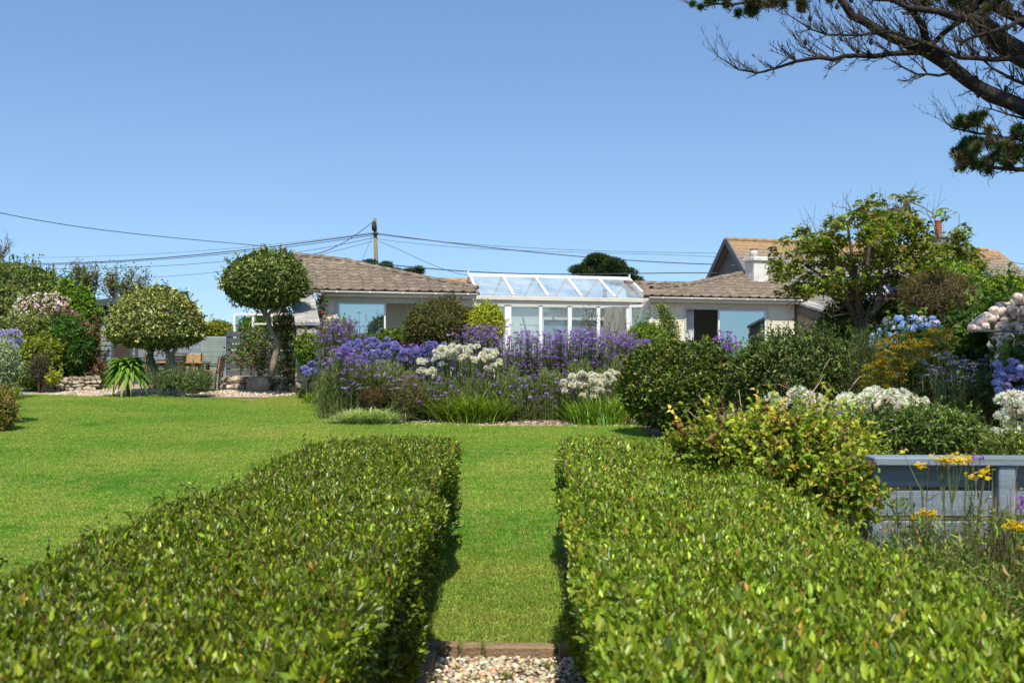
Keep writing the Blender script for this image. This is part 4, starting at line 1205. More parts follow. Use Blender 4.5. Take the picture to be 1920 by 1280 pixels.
cable('cable swooping from the pole top down left to the tiled roof', [(700, 415), (660, 445), (620, 467), (575, 478)], .014, YP, 30, gC)
cable('slack cable from the flue running right, low over the sunroom roof', [(540, 474), (700, 493), (880, 509), (1100, 514), (1345, 512)], .018, 31, 36, gC)
cable('dark cable from the pole bracket to the right gable of the neighbour house', [(708, 438), (900, 462), (1100, 482), (1355, 496)], .020, YP, 42, gC)
cable('thin upper cable from the pole towards the right gable', [(708, 440), (900, 459), (1120, 470), (1357, 475)], .009, YP, 42, gC)
cable('second thin cable from the pole to the right, under the upper one', [(708, 448), (900, 466), (1120, 474), (1350, 482)], .008, YP, 42, gC)
cable('thin drop wire from the pole down right to the roof by the sunroom', [(711, 453), (770, 478), (820, 500), (878, 516)], .009, YP, 34, gC)
cable('thin stay wire falling steeply from the pole down left to the roof', [(699, 440), (690, 462), (680, 485), (668, 502)], .008, YP, 38, gC)
cable('short wire end at the right frame edge above the neighbour roof', [(1895, 491), (1905, 493), (1960, 494)], .012, 40, 40, gC)

# ================================================================== DINING SET on the gravel
TEAK = surf('warm_teak', (0.60, 0.36, 0.16), (0.46, 0.26, 0.11), 6, .5, .2, 40, stretch=(.4, 3, 3), per_obj=.12)
BLACKM = surf('black_metal', (.02, .02, .022), (.03, .03, .032), 6, .45)
def chair(label, x, y, rz, z=None):
    z = G(x, y) if z is None else z
    root = empty('garden_chair', (x, y, z), rz, label, 'chair', 'garden chairs around the dining table')
    def put(m, name, mat):
        me = m.mesh(name, mat); o = bpy.data.objects.new(name, me); COL.objects.link(o); o.parent = root; return o
    # local: the back is at -y, seat towards +y
    for sx in (-.22, .22):
        m = MB(); m.bar((sx, -.21, 0), (sx, -.24, .45), .04, .04, Vector((0, 1, 0))); m.bar((sx, -.24, .452), (sx, -.32, .90), .035, .035, Vector((0, 1, 0))); put(m, 'leg', BLACKM)
        m = MB(); m.bar((sx, .20, 0), (sx, .20, .44), .04, .04, Vector((0, 1, 0))); put(m, 'leg', BLACKM)
        m = MB(); m.bar((sx + .03 * (1 if sx > 0 else -1), -.27, .64), (sx + .03 * (1 if sx > 0 else -1), .2, .64), .04, .025); m.bar((sx, .2, .442), (sx, .2, .63), .03, .03, Vector((0, 1, 0))); put(m, 'arm_rest', BLACKM)
    for i in range(5):
        m = MB(); m.bar((-.198, -.18 + i * .09, .455), (.198, -.18 + i * .09, .455), .075, .022); put(m, 'seat_slat', TEAK)
    for i in range(6):
        h = .49 + i * .072; yy = -.245 - (h - .45) * .18
        m = MB(); m.bar((-.26, yy - .02, h), (.26, yy - .02, h), .02, .062); put(m, 'back_slat', TEAK)
    return root
TZ = G(0, 27)
tb = empty('dining_table', P(345, 700, 26.6), 0, 'long teak topped garden table with black legs behind the domed tree', 'table')
tb.location.z = G(0, 26.6)
tx0, tx1 = P(302, 0, 27.1).x, P(392, 0, 27.1).x; tz = P(345, 678, 27.1).z
for i in range(7):
    wbox('table_plank', tx0, tx1, 26.65 + i * .13, 26.65 + i * .13 + .12, tz - .03, tz, TEAK, tb)
for x in (tx0 + .06, tx1 - .06):
    for y in (26.7, 27.48): wbox('leg', x - .035, x + .035, y - .035, y + .035, TZ - .05, tz - .035, BLACKM, tb)
wbox('apron', tx0 + .1, tx1 - .1, 26.72, 26.75, tz - .12, tz - .032, BLACKM, tb)
cy = 26.35
chair('garden chair with its warm slatted back turned to the lawn', P(342, 0, cy).x, cy, 0)
chair('black framed chair at the right table end, nearer the lawn', P(397, 0, 25.9).x, 25.9, PI / 2 + .06)
chair('black framed chair at the right table end, seen behind its twin', P(403, 0, 26.8).x, 26.8, PI / 2 + .12)
chair('garden chair half hidden behind the two trunks at the left end of the table', P(300, 0, 27.1).x, 27.1, -PI / 2 + .4)
chair('garden chair on the far side of the table facing the lawn', P(362, 0, 27.85).x, 27.85, PI)

# ================================================================== LOW STONE WALLS
def rubble(label, pts, rows, size, seed, thick=.35, cat='wall'):
    """loose stones stacked along a line of photo pixels on the ground (px, Y)"""
    w0 = [P(px, 700, Y) for px, Y in pts]; w0 = [Vector((v.x, v.y, G(v.x, v.y))) for v in w0]
    root = empty('stone_wall', w0[0], 0, label, cat); r = random.Random(seed)
    for a, b in zip(w0[:-1], w0[1:]):
        L = (b - a).length; d = (b - a) / L
        for j in range(rows):
            s = r.uniform(0, size * .4)
            while s < L:
                w = size * r.uniform(.55, 1.7); h = size * r.uniform(.5, .85)
                me = stone_mesh(r.randint(0, 99999), w, thick * r.uniform(.8, 1.1), h)
                o = bpy.data.objects.new('stone', me); COL.objects.link(o); o.parent = root
                o.location = a + d * (s + w / 2) + ZX * (size * .62 * j + h / 2 - .03) + Vector((0, r.uniform(-.04, .04) + .05 * j, 0)) - Vector(root.location)
                o.rotation_euler = (r.uniform(-.1, .1), r.uniform(-.12, .12), math.atan2(d.y, d.x) + r.uniform(-.15, .15)); s += w * .97
    return root
rubble('low loose stone wall at the far left edge of the lawn', [(78, 25.6), (140, 25.9), (180, 26.1)], 4, .15, 5)
rubble('raised bed wall of rough stones at the foot of the crooked trunk', [(414, 26.6), (478, 26.4), (600, 26.2)], 2, .27, 8, .45)
rb = bpy.data.objects.new('boulder', stone_mesh(3, .62, .5, .42)); COL.objects.link(rb); q = P(487, 722, 26.0); rb.location = (q.x, q.y, G(0, 26) + .16); tag(rb, 'largest pale boulder in front of the crooked trunk', 'stone')
rb = bpy.data.objects.new('boulder', stone_mesh(9, .5, .4, .2)); COL.objects.link(rb); q = P(562, 735, 25.6); rb.location = (q.x, q.y, G(0, 25.6) + .08); tag(rb, 'flat brown stone lying right of the boulder by the flower bed', 'stone')

# ================================================================== GREY TIMBER FENCE at the right, near
GT = surf('grey_painted_timber', (0.205, 0.25, 0.275), (0.165, 0.205, 0.23), 7, .55, .3, 50, coords='World', c3=(0.13, 0.165, 0.155), s3=4, stretch=(.25, 1, 4))
MOSS = surf('moss', (.17, .17, .04), (.10, .11, .03), 30, .95, 1.0, 80, c3=(.32, .25, .12), s3=12)
YT = 5.3
tf = empty('timber_fence', P(1880, 1100, YT), 0, 'grey painted timber fence with wide boards at the right frame edge', 'fence')
def tp(px, py, Y=YT): return P(px, py, Y)
def tbox(name, pxa, pxb, pya, pyb, y0, y1, mat, bevel=.006):
    a = P(pxa, pyb, y0); b = P(pxb, pya, y0); return wbox(name, a.x, b.x, y0, y1, a.z, b.z, mat, tf, bevel)
tbox('top_rail', 1640, 2080, 859, 873, YT - .10, YT + .05, GT)
tbox('board', 1640, 2080, 873.5, 913, YT + .035, YT + .06, GT)
tbox('board', 1630, 1866, 919, 968, YT - .01, YT + .015, GT)
tbox('board', 1630, 1866, 977, 1030, YT - .01, YT + .015, GT)
tbox('board', 1630, 1866, 1038, 1100, YT - .01, YT + .015, GT)
tbox('board', 1906, 2080, 919, 968, YT - .01, YT + .015, GT)
tbox('board', 1906, 2080, 977, 1030, YT - .01, YT + .015, GT)
tbox('mossy_strip', 1630, 1866, 969, 976, YT - .006, YT + .03, MOSS)
tbox('post', 1874, 1905, 873.5, 1180, YT - .085, YT + .03, GT)
tbox('board', 1630, 1866, 1104, 1180, YT - .01, YT + .015, GT)
m = MB()
for px_ in (1650, 1855, 1918):
    for py_ in (930, 957, 988, 1018):
        c = tp(px_, py_); m.lathe(Vector((c.x, YT - .011, c.z)), [(.0045, -.0045), (.0045, .0045)], 8)
m.build('screw_head', SILVER, tf)
# thin rail far right above the hydrangeas
rl_ = MB(); rl_.tube([P(1832, 621, 10.6), P(2050, 621, 10.6)], .012, 6); rlo = rl_.build('metal_rail', SHEDD, None, True); tag(rlo, 'thin dark metal rail across the white hydrangea at the right', 'rail')
m = MB(); m.tube([P(1990, 621, 10.6), Vector((P(1990, 621, 10.6).x, 10.6, G(0, 10.6)))], .015, 6); m.build('rail_post', SHEDD, rlo, True)
# ================================================================== PRIVET HEDGES (near)
HPAL = [(.088, .120, .010, 5), (.056, .082, .009, 4), (.14, .175, .018, 2.2), (.034, .054, .009, 3), (.17, .19, .03, .7), (.17, .09, .045, .2), (.13, .17, .06, .8)]
HPAL2 = [(.125, .165, .028, 5), (.085, .13, .018, 4), (.16, .20, .035, 3), (.055, .09, .015, 2), (.20, .21, .06, .8), (.20, .10, .05, .25), (.15, .20, .09, 1.2)]
def hedge(label, xa, xb, y0, y1, h, pal, nt, nsi, inner, seed, dr=16.0 / F, lsize=.021):
    """xa inner face, xb outer face at the base line; both drift with the path"""
    root = empty('privet_hedge', ((xa + xb) / 2, (y0 + y1) / 2, 0), 0, label, 'hedge', 'clipped hedges either side of the grass path')
    s = 1 if xb > xa else -1
    r0 = np.random.default_rng(seed)
    def bulge(y, z, ph):
        return .035 * np.sin(y * 2.1 + ph) + .025 * np.sin(y * 5.3 + z * 4 + ph * 2) + .02 * np.sin(z * 7 + y * 3 + ph)
    def nearbulge(y): return .085 * np.clip((6.05 - y) / .35, 0, 1)
    def topz(x, y): return h + .018 * np.sin(x * 5 + y * 1.7 + seed) + .014 * np.sin(x * 11 - y * 4.3) + .012 * np.sin(y * 9 + x * 6)
    gs = []; near = []
    # --- top: many more leaves near the eye
    def ydist(n, p=1.25):
        u = r0.random(n); a, b = (y0 + .55) ** (1 - p), (y1) ** (1 - p)
        return (a + (b - a) * u) ** (1 / (1 - p))
    def add(Pt, A, Nl, size, pl=pal):
        Cc = pick(pl, len(Pt), .36); L = size * np.exp(rng.normal(0, .30, len(Pt)))
        d = Pt[:, 1]; nr = d < 4.2
        if nr.any(): gs.append(leaf_geo(Pt[nr], A[nr], Nl[nr], L[nr], L[nr] * .47, Cc[nr], True, .18, .12))
        if (~nr).any(): gs.append(leaf_geo(Pt[~nr], A[~nr], Nl[~nr], L[~nr] * 1.12, L[~nr] * .52, Cc[~nr]))
    y = ydist(nt); t = r0.random(nt)
    edge = .07 * (1 - np.abs(2 * t - 1)) * 0
    x = xa + (xb - xa) * t - s * nearbulge(y) * (1 - t) ** 3
    x = x + y * dr; rim = np.minimum(t, 1 - t) * abs(xb - xa)
    z = topz(x, y) - np.maximum(0, .09 - rim) ** 2 * 7 - .135 * r0.random(nt)
    A = np.stack([r0.normal(0, .42, nt), r0.normal(0, .42, nt), .7 + .5 * r0.random(nt)], 1)
    Nl = np.stack([r0.normal(0, .8, nt), r0.normal(0, .8, nt) - .15, .8 * np.ones(nt)], 1)
    add(np.stack([x, y, z], 1), A, Nl, lsize)
    # --- faces: inner, outer, far end
    for (xf, sg, n) in ((xa, -s, nsi), (xb, s, nsi // 3)):
        y = ydist(n, .9); z = h * r0.random(n) ** .8 - .02
        z = np.clip(z, .03, h)
        und = .07 * np.clip(1 - z / .35, 0, 1)
        x = xf + sg * (bulge(y, z, seed) - und - .11 * (1 - z / h) + (nearbulge(y) if sg == -s else 0) - .10 * r0.random(n)) + y * dr - sg * np.maximum(0, z - h + .09) ** 2 * 5
        A = np.stack([sg * (.4 + .5 * r0.random(n)), r0.normal(0, .6, n), r0.normal(.25, .6, n)], 1)
        Nl = np.stack([sg * np.ones(n) * .7, r0.normal(0, .6, n), .5 + r0.normal(0, .5, n)], 1)
        add(np.stack([x, y, z], 1), A, Nl, .025)
    n = 5000; t = r0.random(n); z = .03 + (h - .03) * r0.random(n); y = y1 + bulge(t * 2, z, 3) * .6 - .1 * r0.random(n); x = xa + (xb - xa) * t + y * dr
    A = np.stack([r0.normal(0, .6, n), .5 + r0.random(n) * .3, r0.normal(.3, .5, n)], 1); add(np.stack([x, y, z], 1), A, rand_dirs(n), .035)
    # --- shoots that stick out of the top, young and lighter
    n = 240; y = ydist(n, .99); t = r0.random(n); t = np.where(r0.random(n) < .5, np.where(r0.random(n) < .6, .98, .03), t); x = xa + (xb - xa) * t + y * dr; z = topz(x, y) - .01
    B = np.stack([x, y, z], 1); T = B + np.stack([r0.normal(0, .02, n), r0.normal(0, .02, n), .03 + .06 * r0.random(n)], 1)
    gs.append(twig_geo(B, T, .0016, pick([(.12, .11, .04, 1)], n)))
    for q in (.35, .6, .85, 1.0):
        Pt = B + (T - B) * q; A = rand_dirs(n) + np.array([[0, 0, .7]]); add(Pt, A, rand_dirs(n) + np.array([[0, 0, .8]]), .026, [(.075, .12, .02, 3), (.11, .15, .03, 2)])
    # --- bare brown twigs between the leaves
    n = 14000; y = ydist(n, 1.3); t = r0.random(n); x = xa + (xb - xa) * t + y * dr; z = topz(x, y) - .03 - .05 * r0.random(n)
    B = np.stack([x, y, z], 1); T = B + np.stack([r0.normal(0, .02, n), r0.normal(0, .02, n), .02 + .035 * r0.random(n)], 1)
    tw = twig_geo(B, T, .0015, pick([(.22, .10, .05, 2), (.16, .12, .07, 2), (.28, .17, .10, 1)], n, .3))
    foliage('foliage', gs, HEDGE, root)
    foliage('twigs', [tw], CHAFF, root)
    # --- solid core in a dark colour that stands in for shade inside the hedge
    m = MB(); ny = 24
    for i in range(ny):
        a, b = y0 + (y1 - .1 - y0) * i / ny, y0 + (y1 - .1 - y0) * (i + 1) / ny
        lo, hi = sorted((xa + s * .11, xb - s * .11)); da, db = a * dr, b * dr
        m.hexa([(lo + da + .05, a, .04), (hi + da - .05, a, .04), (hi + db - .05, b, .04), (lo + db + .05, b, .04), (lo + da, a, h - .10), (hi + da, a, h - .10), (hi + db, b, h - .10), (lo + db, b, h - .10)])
    m.build('shade_core', surf('hedge_core_shade', (.06, .075, .018), (.03, .038, .012), 30, .95, 1.0, 60) if 'hedge_core_shade' not in bpy.data.materials else bpy.data.materials['hedge_core_shade'], root)
    # --- the largest leaves on the nearest rim as pieces of their own
    v, f, c = leaf_geo(np.zeros((1, 3)), np.array([[0, 0, 1.0]]), np.array([[0, -1.0, .2]]), .029, .013, np.array([[.12, .17, .03]]), True, .2, .15)
    mes = [np_mesh('leaf', v, f, HEDGE, np.repeat(np.array([cc]), len(v), 0)) for cc in ((.12, .17, .03), (.08, .13, .018), (.17, .20, .05))]
    for i in range(260):
        y = float(ydist(1, 2.6)[0]) + .2; t = random.random(); x = xa + (xb - xa) * t + y * dr
        o = bpy.data.objects.new('leaf', mes[i % 3]); COL.objects.link(o); o.parent = root
        o.location = Vector((x, y, float(topz(x, y)) - .015)) - Vector(root.location)
        o.rotation_euler = (random.gauss(0, .5), random.gauss(0, .5), random.uniform(0, 6.3))
    return root
hedge('clipped green privet hedge on the left of the grass path, lawn beyond it', -0.56, -1.86, .9, 9.45, 1.05, HPAL, 190000, 62000, 1, 3)
hedge('paler clipped privet hedge on the right of the path, running past the timber fence', 0.27, 1.55, .9, 9.45, 1.05, HPAL2, 170000, 60000, -1, 8, .0185, .0245)
# ================================================================== LEFT SIDE PLANTING
GRN = [(.075, .125, .02, 4), (.05, .09, .016, 3), (.12, .17, .03, 2)]
DGRN = [(.045, .085, .018, 4), (.03, .06, .014, 3), (.08, .13, .03, 2)]
YGRN = [(.17, .20, .03, 4), (.11, .15, .02, 3), (.25, .26, .05, 2)]
VARI = [(.17, .19, .07, 4), (.10, .13, .04, 3), (.30, .31, .15, 2.2), (.05, .08, .02, 2)]
ELAE = [(.16, .185, .05, 4), (.10, .13, .035, 3.5), (.36, .36, .17, 2.2), (.05, .07, .018, 2.5), (.46, .42, .18, .8)]
PURP = [(.13, .05, .06, 3), (.28, .16, .16, 2), (.06, .03, .03, 2), (.08, .10, .03, 2)]
SILV = [(.26, .30, .24, 4), (.17, .21, .15, 3), (.38, .42, .36, 2), (.08, .11, .06, 1)]
BRWN = [(.13, .095, .055, 4), (.08, .06, .035, 3), (.19, .15, .08, 2), (.10, .11, .03, 2)]

# ---- clipped dome tree on two trunks
def domed():
    c = P(291, 612, 24.8); g = G(0, 24.7)
    root = empty('domed_tree', (c.x, 24.8, g), 0, 'domed clipped variegated tree on two dark trunks beside the dining table', 'tree')
    s = 24.8 / F
    c = P(291, 622, 24.8)
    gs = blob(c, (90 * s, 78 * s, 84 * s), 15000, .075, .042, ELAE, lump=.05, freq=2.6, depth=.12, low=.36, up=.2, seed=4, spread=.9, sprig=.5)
    foliage('crown', gs, WAXY, root)
    m = MB(); m.tube([P(296, 712, 24.8), P(289, 690, 24.8), P(281, 670, 24.8), P(283, 655, 24.9), P(270, 640, 24.9)], [.13, .10, .09, .08, .05], 8)
    m.tube([P(283, 660, 24.8), P(294, 644, 24.7)], [.07, .04], 7); m.build('trunk', BARK, root, True)
    m = MB(); m.tube([P(326, 712, 24.6), P(326, 690, 24.6), P(321, 668, 24.6), P(310, 655, 24.7), P(302, 648, 24.7)], [.10, .085, .075, .055, .04], 8)
    m.tube([P(321, 668, 24.6), P(330, 652, 24.7), P(334, 645, 24.7)], [.065, .05, .035], 7); m.build('trunk', BARK, root, True)
domed()
def lollipop():
    Y = 24.6; s = Y / F
    root = empty('lollipop_tree', P(512, 702, Y), 0, 'round headed clipped tree on one bare crooked trunk before the plank fence', 'tree')
    c = P(500, 530, Y)
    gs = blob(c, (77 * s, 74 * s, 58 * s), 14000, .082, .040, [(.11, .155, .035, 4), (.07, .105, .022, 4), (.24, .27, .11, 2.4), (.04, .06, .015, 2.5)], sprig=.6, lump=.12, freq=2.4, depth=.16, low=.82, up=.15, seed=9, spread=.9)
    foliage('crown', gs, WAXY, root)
    m = MB(); m.tube([P(510, 705, Y), P(513, 680, Y), P(519, 655, Y), P(522, 645, Y), P(517, 634, Y), P(509, 622, Y), P(503, 600, Y), P(496, 590, Y), P(487, 575, Y), P(480, 560, Y)], [.085, .08, .07, .07, .062, .055, .055, .042, .035, .025], 9)
    m.tube([P(500, 594, Y), P(508, 584, Y), P(520, 578, Y), P(528, 570, Y)], [.05, .045, .035, .02], 7)
    m.tube([P(497, 590, Y), P(500, 575, Y), P(497, 560, Y)], [.045, .035, .02], 7)
    m.build('trunk', surf('pale_bark', (.30, .24, .17), (.17, .13, .09), 9, .9, .6, 30), root, True)
lollipop()

# ---- the big rosette with drooping leaves
def rosette():
    Y = 24.3; c = P(240, 682, Y); root = empty('rosette_plant', (c.x, Y, G(0, Y)), 0, 'bright green rosette plant with long drooping leaves at the lawn edge', 'plant')
    m = MB(); m.tube([Vector((c.x, Y, G(0, Y))), c], [.06, .05], 7); m.build('stem', BARK, root, True)
    mt = leaf_mat('rosette_leaf', .35, .5, .3)
    r = random.Random(3); s = Y / F
    for k in range(96):
        az = k * 2.39996 + r.uniform(-.1, .1); tier = k / 96
        L = (.92 - .34 * tier) * r.uniform(.85, 1.1); rise = .15 + .75 * tier; droop = 1.0 - .62 * tier
        d = Vector((math.cos(az), math.sin(az) * .8, 0)); sd = Vector((-d.y, d.x, 0)).normalized(); w = .15 * r.uniform(.85, 1.1)
        V = []; n = 7
        for i in range(n + 1):
            t = i / n; p = c + ZX * (-.22 + .24 * tier) + d * (L * (t - .18 * t * t * (1 - tier))) + ZX * (rise * L * t * .7 - droop * L * t * t * 1.0)
            ww = w * math.sin(min(1, (t * 1.15 + .06)) * PI) ** .8 * .5 + .004 if t < .93 else .004
            V += [p - sd * ww + ZX * ww * .35, p, p + sd * ww + ZX * ww * .35]
        Fc = []
        for i in range(n):
            a = 3 * i
            for q in (0, 1): Fc += [[a + q, a + q + 1, a + q + 4], [a + q, a + q + 4, a + q + 3]]
        col = np.array([r.choice([(.13, .25, .025), (.10, .20, .02), (.17, .29, .04)])]) * r.uniform(.8, 1.15)
        if tier < .2 and r.random() < .4: col = np.array([[.24, .24, .05]])
        Cc = np.repeat(col, len(V), 0); Cc[1::3] *= 1.5
        link('leaf', np_mesh('leaf', np.array([v[:] for v in V]), np.array(Fc), mt, Cc, True), root)
rosette()
shrub('low_herb', 'low grey green herb mound spreading below the dining table', 'plant', 372, 717, 24.2, 52, 38, 2600, .07, .012, [(.13, .17, .08, 3), (.09, .13, .06, 3), (.18, .22, .12, 1)], lump=.3, freq=4, depth=.4, stems=0, low=1.0, spread=.8, up=.8, sprig=3)
shrub('low_herb', 'low grey green herb mound between rosette plant and its larger twin', 'plant', 322, 714, 24.3, 78, 34, 2800, .07, .012, [(.11, .15, .07, 3), (.075, .11, .05, 3), (.16, .20, .11, 1)], lump=.3, freq=4, depth=.4, stems=0, spread=.8, up=.8, sprig=3)

# ---- the bank of shrubs, back to front
shrub('ivy_bank', 'tall olive green shrub mass at the left frame edge under the bare tree', 'shrub', 30, 580, 29, 230, 170, 9500, .12, .065, VARI[:2] + DGRN + [(.20, .21, .08, 2)], lump=.13, depth=.2, blobs=[(-40, 560, 150, 130, 2500), (84, 572, 70, 100, 1800)])
shrub('leafy_shrub', 'fresh green upright shrub left of the shed', 'shrub', 144, 606, 27.6, 76, 120, 5200, .115, .06, [(.10, .18, .02, 4), (.065, .13, .018, 3), (.15, .22, .03, 2)], lump=.2, depth=.3, blobs=[(125, 560, 34, 70, 1100), (158, 586, 44, 60, 900)])
def flower_dots(root, c, r, n, size, pal, name='flower', lump=.1, seed=1, face=True, mat=None, zmin=-.3):
    """small five part blossoms sitting on the skin of a bush"""
    D = rand_dirs(n * 3); D = D[(D[:, 1] < .25) & (D[:, 2] > zmin)][:n]
    Pt = np.array(c) + D * np.array(r) * (1 + lump * lump_noise(D, 3.0, seed))[:, None] * (1 + .05 * rng.random((len(D), 1)))
    gs = []
    C = pick(pal, len(D), .15)
    for k in range(4):
        A = rand_dirs(len(D)) + D * .4; gs.append(leaf_geo(Pt, A, D + rand_dirs(len(D)) * .5, size * np.exp(rng.normal(0, .2, len(D))), size * .8, C))
    return foliage(name, gs, mat or PETAL, root)
PKW = [(.75, .55, .60, 3), (.80, .74, .70, 3), (.55, .28, .34, 2)]
fs = shrub('flowering_shrub', 'green shrub dotted with pink and white blossom near the left edge', 'shrub', 78, 605, 27.2, 110, 100, 5500, .10, .05, GRN + VARI[:1], lump=.16, depth=.25, seed=21)
c = P(82, 600, 27.1); flower_dots(fs, c, (55 * 27 / F, 44 * 27 / F, 46 * 27 / F), 360, .065, PKW, seed=21, lump=.16)
sh = shrub('dark_shrub', 'dense dark green rounded shrub with a row of pink blossom on its right flank', 'shrub', 120, 655, 26.4, 105, 125, 9500, .075, .035, [(.05, .12, .02, 4), (.03, .075, .014, 3), (.08, .17, .03, 2)], lump=.1, depth=.16, seed=31)
pr = shrub('purple_shrub', 'sprawling purple leaved shrub on the right of the dark green one', 'shrub', 163, 665, 26.7, 44, 110, 2800, .11, .035, PURP, lump=.25, depth=.4, blobs=[(172, 700, 46, 60, 1200), (142, 622, 50, 46, 900), (120, 600, 44, 34, 600)])
shrub('variegated_shrub', 'cream and green variegated shrub in the middle of the left bank', 'shrub', 60, 617, 26.2, 78, 52, 4200, .075, .04, VARI, lump=.12)
shrub('golden_shrub', 'golden green rounded shrub below the variegated one', 'shrub', 78, 662, 25.8, 82, 62, 4200, .085, .045, YGRN, lump=.15)
shrub('leafy_shrub', 'loose mid green shrub low behind the loose stone wall', 'shrub', 60, 702, 25.7, 90, 54, 3200, .08, .03, GRN, lump=.2, depth=.3)
shrub('golden_shrub', 'small yellowing ground cover plant above the stones of the left wall', 'shrub', 98, 708, 25.3, 32, 20, 700, .07, .04, [(.30, .30, .06, 3), (.20, .24, .05, 2)], lump=.2, stems=0)
shrub('dry_shrub', 'dark grey brown twiggy plant between the golden and dark green shrubs', 'shrub', 76, 690, 25.2, 34, 54, 1500, .07, .012, [(.09, .075, .06, 3), (.05, .045, .035, 3), (.15, .13, .10, 1)], lump=.2, depth=.5, stems=2)
shrub('silver_shrub', 'small round silver grey bush cut by the left frame edge', 'shrub', 0, 685, 18.6, 68, 92, 6500, .045, .014, SILV, lump=.1, depth=.2)
shrub('straggly_shrub', 'straggly yellow and brown plant below the silver bush at the frame edge', 'shrub', -6, 768, 17.8, 72, 90, 5200, .055, .022, [(.20, .17, .06, 3), (.13, .12, .035, 3), (.30, .20, .07, 1.5), (.10, .14, .03, 2)], lump=.2, depth=.35)

def agapanthus(label, heads, Y, pal, leafpal, lh=.5, hr=.085, nleaf=260, seed=1, dy=.35, group=None, cat='flowers', spread=0.5):
    """strap leaves, bare stems and one round flower head per stem; heads are photo pixels"""
    r = random.Random(seed)
    cx = sum(h[0] for h in heads) / len(heads); b = P(cx, 700, Y)
    root = empty('agapanthus_clump', (b.x, Y, G(0, Y)), 0, label, cat, group)
    me = []
    for v in range(3):
        n = 46; D = rand_dirs(n); D[:, 2] = np.abs(D[:, 2]) * .9 - .25; D = unit(D)
        gs = []
        C = pick(pal, n, .14)
        A0 = np.zeros((n, 3)); gs.append(twig_geo(A0, D * hr * .6, .0016, pick(leafpal, n)))
        for q in range(5):
            A = D + rand_dirs(n) * .55; gs.append(leaf_geo(D * hr * .58, A, rand_dirs(n), hr * .62, hr * .24, C, False, .1, .15))
        V, Fc, Cc = join_geo(gs); me.append(np_mesh('flower_head', V, Fc, PETAL, Cc))
    m = MB(); bases = []
    for i, (hx, hy) in enumerate(heads):
        y = Y + r.uniform(-dy, dy); p = P(hx, hy, y)
        o = bpy.data.objects.new('flower_head', me[i % 3]); COL.objects.link(o); o.parent = root
        k = r.uniform(.8, 1.15); o.scale = (k, k, k * .9); o.location = p - Vector(root.location); o.rotation_euler = (r.uniform(-.3, .3), r.uniform(-.3, .3), r.uniform(0, 6))
        x0 = b.x + (p.x - b.x) * .75; g = Vector((x0, y + .03, G(x0, y))); bases.append(g)
        m.tube([g, (g + p) / 2 + Vector((r.uniform(-.03, .03), 0, .03)), p], [.006, .005, .004], 4, False)
    m.build('stems', STEM, root)
    ids = rng.integers(0, len(bases), nleaf)
    B = np.array([bases[i][:] for i in ids]) + rng.normal(0, .08, (nleaf, 3)) * np.array([[1, 1, 0]])
    D = rand_dirs(nleaf) * spread + np.array([[0, 0, 1.0]]); D[:, 2] = np.abs(D[:, 2])
    foliage('leaves', [blade_geo(B, D, lh * np.exp(rng.normal(0, .2, nleaf)), .024, pick(leafpal, nleaf), .7)], LEAF, root)
    return root
BLUE = [(.30, .30, .68, 4), (.23, .23, .58, 3), (.42, .43, .76, 2.5)]
WHITE = [(.78, .77, .70, 5), (.70, .70, .60, 3), (.62, .66, .42, 1.2)]
STRAP = [(.15, .22, .03, 3), (.10, .17, .02, 3), (.22, .27, .05, 1)]
def scatter(cx, cy, w, h, n, seed):
    r = random.Random(seed); out = []
    while len(out) < n:
        a, b = r.uniform(-1, 1), r.uniform(-1, 1)
        if a * a + b * b < 1: out.append((cx + a * w / 2, cy + b * h / 2))
    return out
agapanthus('pale blue agapanthus clump at the left frame edge above the silver bush', scatter(16, 635, 46, 36, 16, 5), 23.5, [(.42, .42, .68, 3), (.55, .50, .72, 2)], STRAP, seed=5)
agapanthus('small blue agapanthus leaning out of the bed below the stone flank wall', scatter(585, 690, 42, 34, 11, 6), 22.8, BLUE, STRAP, nleaf=90, seed=6)

# ---- bare and half bare shrubs on the skyline
def twiggy(name, label, cat, base, tips, Y, spread, n2, leaf=None, nl=0, r0=.03, col=BRWN, lsz=.07):
    b = P(base[0], base[1], Y); root = empty(name, (b.x, Y, G(b.x, Y)), 0, label, cat)
    m = MB(); A = []; B = []; LP = []
    rr = random.Random(len(label))
    for tx, ty in tips:
        t = P(tx, ty, Y + rr.uniform(-.4, .4)); s = b + Vector((rr.uniform(-.25, .25), 0, 0))
        mid = (s + t) / 2 + Vector((rr.uniform(-.12, .12), rr.uniform(-.1, .1), rr.uniform(0, .12)))
        m.tube([s, mid, t], [r0, r0 * .6, .006], 5, False)
        for k in range(n2):
            q = rr.uniform(.25, .98); p = s.lerp(mid, q * 2) if q < .5 else mid.lerp(t, q * 2 - 1)
            e = p + Vector((rr.gauss(0, spread), rr.gauss(0, spread), abs(rr.gauss(spread * 1.6, spread * .8)))); A.append(p[:]); B.append(e[:])
            for j in range(3):
                q2 = rr.random(); p2 = p.lerp(e, q2); e2 = p2 + Vector((rr.gauss(0, spread * .4), rr.gauss(0, spread * .4), abs(rr.gauss(spread * .7, spread * .4)))); A.append(p2[:]); B.append(e2[:]); LP.append(e2[:])
    m.build('branch', BARK, root, True)
    foliage('twigs', [twig_geo(np.array(A), np.array(B), .006, pick(col, len(A)))], CHAFF, root)
    if nl:
        LP = np.array(LP); idx = rng.integers(0, len(LP), nl); Pt = LP[idx] + rng.normal(0, .06, (nl, 3))
        foliage('leaves', [leaf_geo(Pt, rand_dirs(nl) + np.array([[0, 0, .4]]), rand_dirs(nl) + np.array([[0, 0, .5]]), lsz, lsz * .55, pick(leaf, nl))], LEAF, root)
    return root
OLV = [(.11, .14, .035, 3), (.07, .10, .025, 3), (.15, .15, .06, 1)]
